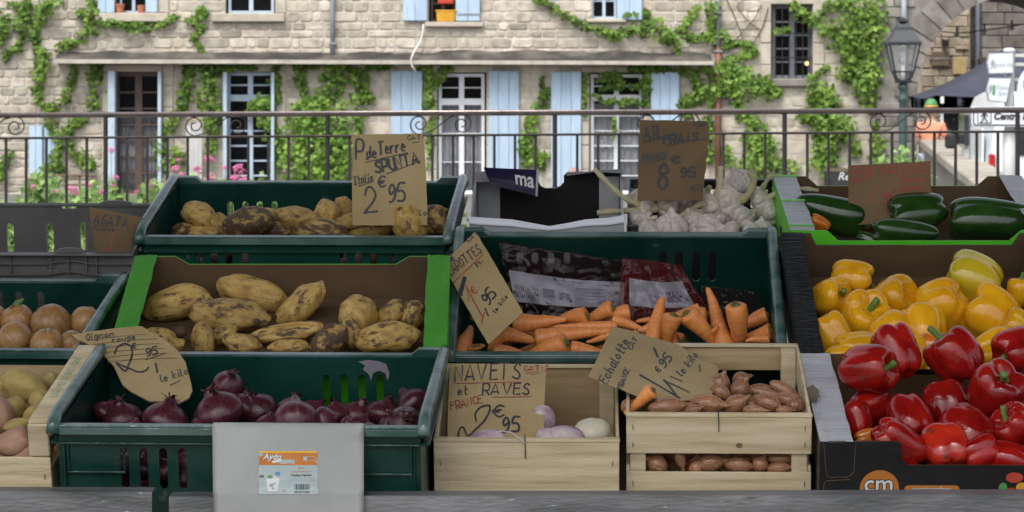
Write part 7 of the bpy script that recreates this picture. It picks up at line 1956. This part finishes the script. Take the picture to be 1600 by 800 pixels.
# ---- shallots
g8 = 'shallots in the slatted crate'
SL = ((1049, 635, 66, 28, 5, -.012, 'long shallot with peeling white skin at the front left'), (1110, 631, 56, 30, -5, -.012, 'plump pink shallot at the front centre'), (1152, 630, 44, 28, 32, -.012, 'shallot with a neck pointing up right'),
 (1175, 629, 28, 26, 60, -.015, 'short round shallot beside the necked one'), (1181, 641, 36, 16, 0, -.012, 'pale bare shallot low on the wooden edge'), (1204, 631, 44, 29, -20, -.012, 'glossy shallot at the front right'), (1204, 617, 54, 17, -15, -.015, 'slim curved shallot behind, right'),
 (1231, 613, 58, 22, -30, -.018, 'long shallot sloping along the right side board'), (1234, 626, 42, 22, -15, -.014, 'shallot in the right front corner'), (1158, 606, 38, 30, 60, -.025, 'dim shallot standing in the dark gap'), (1126, 597, 36, 32, 70, -.02, 'shallot at the back beside the sign corner'),
 (1188, 608, 42, 18, 10, -.025, 'shallot at the back right in shade'), (1129, 614, 36, 22, -30, -.02, 'shallot wedged under the sign corner'), (1243, 631, 28, 30, 80, -.015, 'upright shallot touching the right post'), (1228, 641, 28, 14, 0, -.012, 'small shallot piece on the right rim'), (983, 633, 26, 22, 40, -.015, 'shallot at the left post beside the stray carrot'), (1085, 640, 30, 18, 20, -.014, 'small shallot between the first two at the front'), (1160, 592, 30, 24, 20, -.03, 'far shallot under the back board'))
for i, (px, py, L_, Wd, th, z, lab) in enumerate(SL):
    put('shallot', px, py, L_ * 1.15, Wd * 1.04, th, RNG.uniform(-10, 25), z, SHA[i % 4], 'shallot', lab, 'shallot', g8, [SHUS[i % 3]])
for i, (px, py, L_, Wd, th, lab) in enumerate(((1024, 724, 42, 30, 150, 'shallot with dry neck at the left of the front gap'), (1063, 718, 44, 18, -75, 'slim shallot hanging a dry tail out of the front gap'), (1113, 723, 54, 30, 10, 'pink shallot in the middle of the front gap'), (1158, 727, 54, 26, -5, 'shallot right of the middle in the front gap'),
   (1189, 723, 32, 26, 60, 'small shallot with straw tuft in the front gap'), (1222, 717, 48, 20, 0, 'upper right shallot in the front gap'), (1220, 731, 46, 20, 5, 'lower right shallot in the front gap'), (1090, 730, 30, 22, 20, 'dark shallot deep in the front gap'))):
    put('shallot', px, py, L_, Wd, th, 5, -.085, SHA[i % 4], 'shallot', lab, 'shallot', g8, [SHUS[i % 3]])
for z_ in (-.06, -.09, -.13): fill('shallot', 16, z_, .024, .0145, SHA, 'shallot', 'shallot buried deep in the slatted crate', 'shallot', g8, [SHUS[0]])
# ---- turnips
g9 = 'turnips in the closed poplar crate'
TW, TP = turnip_mesh(1, m_turnip), turnip_mesh(2, m_turnipp)
for px, py, L_, Wd, th, me, lab in ((925, 675, 44, 58, 95, TW, 'white round turnip at the right of the crate'), (884, 684, 36, 62, 85, TP, 'purple topped turnip left of the white one'), (858, 684, 30, 44, 80, TP, 'small purple turnip beside the larger purple one'), (848, 655, 46, 40, 110, TP, 'purple white turnip half hidden by the sign edge'), (765, 689, 34, 60, 88, TP, 'pinkish turnip in front of the sign foot')):
    c_ = put('turnip', px, py, L_, Wd, th, 10, -.022, me, 'turnip', lab, 'turnip', g9, [ROOT[0]])
fill('turnip', 9, -.085, .03, .032, [TW, TP], 'turnip', 'turnip lying at the bottom of the closed poplar crate', 'turnip', g9, [])

# ---- peppers
def pepper(k, px, py, L_, Wd, th, ph, z, me, st, lab, cat, grp, roll=None):
    return put(k, px, py, (L_ if k == 'green_pepper' else min(L_, Wd * 1.4)) * math.cos(R(ph if abs(ph) < 50 else 0)), Wd * (1.18 if k == 'green_pepper' else 1.16 if k == 'red_pepper' else 1.2), th, ph, z, me, cat.replace(' ', '_'), lab, cat, grp, [PST[st]] if st is not None else [], roll)
ga = 'yellow peppers on the middle tier'
for i, (px, py, L_, Wd, th, ph, st, me, lab) in enumerate((
    (1297, 466, 62, 60, 20, 38, 1, 0, 'yellow pepper with dark hollow stem by the black box side'), (1331, 438, 66, 60, -10, 12, 0, 1, 'orange yellow pepper at the back with stem to the right'), (1350, 498, 76, 76, 70, 55, 0, 2, 'round yellow pepper with its green stem facing the viewer'),
    (1396, 471, 72, 70, 25, 35, None, 3, 'yellow pepper with a dimple instead of a stem'), (1470, 477, 76, 78, -140, -30, None, 0, 'four lobed yellow pepper showing its blossom end'), (1519, 442, 86, 84, 160, -10, None, 'g', 'greenish yellow pepper at the top back'),
    (1549, 494, 84, 86, 150, -10, None, 1, 'large smooth golden pepper right of the four lobed one'), (1441, 516, 76, 72, 100, -35, None, 2, 'golden pepper behind the curved red stem'), (1301, 525, 76, 56, 120, -10, None, 3, 'long yellow pepper at the left above the red box'),
    (1596, 457, 50, 44, 90, 0, 1, 0, 'orange yellow pepper cut by the right picture edge, upper'), (1592, 512, 60, 52, 150, 0, None, 2, 'golden pepper at the right edge, lower'), (1551, 542, 66, 52, 20, -20, None, 1, 'yellow pepper under the big golden one'),
    (1448, 578, 70, 56, 60, -30, None, 3, 'yellow pepper low between two stacked red peppers'), (1456, 546, 50, 46, 90, -20, None, 'o', 'orange pepper tucked behind the red one with curved stem'), (1541, 560, 56, 44, 10, -10, None, 0, 'yellow pepper peeping right of the red one'), (1315, 556, 56, 34, 5, -10, None, 2, 'yellow pepper low behind the left red pepper'), (1427, 552, 50, 50, 60, -30, None, 3, 'yellow pepper behind the leaning red pepper'), (1640, 500, 70, 70, 90, 0, None, 1, 'yellow pepper beyond the right picture edge'), (1390, 520, 66, 60, 30, -20, None, 0, 'yellow pepper low between the stemmed one and the golden one'), (1340, 545, 66, 50, 0, -10, None, 1, 'yellow pepper hidden behind the left red peppers'))):
    z = -.05 if py < 500 else (-.035 if py < 530 else -.02)
    pepper('yellow_pepper', px, py, L_, Wd, th, ph, z, PEPYG if me == 'g' else PEPO if me == 'o' else PEPS['y'][me], st, lab, 'yellow pepper', ga)
gr = 'red peppers in the black box'
for i, (px, py, L_, Wd, th, ph, st, me, z, lab) in enumerate((
    (1357, 577, 84, 74, 5, 35, 0, 0, .035, 'red pepper stacked at the left with its stem facing right'), (1401, 549, 84, 66, 110, -30, None, 1, .04, 'upright leaning red pepper behind the left stacked one'), (1492, 556, 80, 78, 128, -5, 3, 2, .035, 'red pepper with long curved green stem to the upper left'),
    (1590, 546, 76, 66, 205, 25, 2, 3, .035, 'red pepper at the right edge with stem pointing left'), (1556, 611, 84, 84, 65, 38, 2, 1, .02, 'big red pepper whose thick stem curves to the right'), (1358, 634, 76, 54, 30, -30, None, 2, -.03, 'dark red pepper lying under the left stacked one'),
    (1338, 657, 60, 48, 100, -20, None, 3, -.03, 'red pepper against the white box ledge'), (1353, 682, 52, 24, 10, -10, None, 'o', -.03, 'orange red pepper low in the left front corner'), (1421, 656, 80, 66, -70, 35, 1, 0, -.015, 'red pepper with its stem hanging down in the centre left'),
    (1405, 694, 92, 64, -40, -20, None, 1, -.02, 'long red pepper rising from the front notch'), (1479, 633, 72, 68, 100, -35, None, 2, -.025, 'smooth red pepper at the back of the box'), (1509, 672, 82, 72, -50, 30, 2, 3, -.015, 'red pepper with stem to the lower right in the centre'),
    (1478, 701, 78, 76, 100, -45, None, 'p', -.01, 'red pepper with a dark green patch at the front'), (1574, 716, 76, 50, 170, -20, None, 0, -.02, 'red pepper low at the front right'), (1586, 668, 70, 66, 140, 25, 1, 2, -.01, 'red pepper with stem to the upper left at the right side'), (1600, 622, 60, 60, 60, -20, None, 1, -.02, 'red pepper behind the right ones at the picture edge'), (1530, 706, 60, 50, 20, -20, None, 3, -.03, 'red pepper squeezed right of the patched one'), (1650, 690, 80, 70, 20, 0, None, 2, -.02, 'red pepper just beyond the right picture edge'))):
    pepper('red_pepper', px, py, L_, Wd, th, ph, z, PEPRP if me == 'p' else PEPO if me == 'o' else PEPS['r'][me], st, lab, 'red pepper', gr)
fill('red_pepper', 10, -.085, .036, .034, PEPS['r'], 'red_pepper', 'red pepper of the bottom layer in the black box', 'red pepper', gr, [], .36, .05)
gg = 'green peppers on the top tier'
for px, py, L_, Wd, th, ph, st, me, z, lab in ((1298, 334, 112, 58, -14, 5, 0, 0, -.03, 'long dark green pepper at the left of the top tray'), (1432, 333, 92, 66, -170, 10, None, 1, -.02, 'blocky green pepper behind the red lettered sign'), (1415, 364, 106, 42, 175, 10, None, 2, -.03, 'flat glossy green pepper at the front of the top tray'), (1551, 346, 140, 72, 178, -5, None, 0, -.03, 'largest green pepper at the right of the top tray'), (1362, 377, 48, 22, -25, 10, None, 1, -.05, 'small piece of green pepper at the left front of the tray')):
    pepper('green_pepper', px, py, L_, Wd, th, ph, z, PEPG[me], st, lab, 'green pepper', gg)
pepper('green_pepper', 1280, 349, 34, 22, 150, 10, -.03, PEPO, None, 'small orange pepper beside the pale tray ledge on top', 'orange pepper', None)
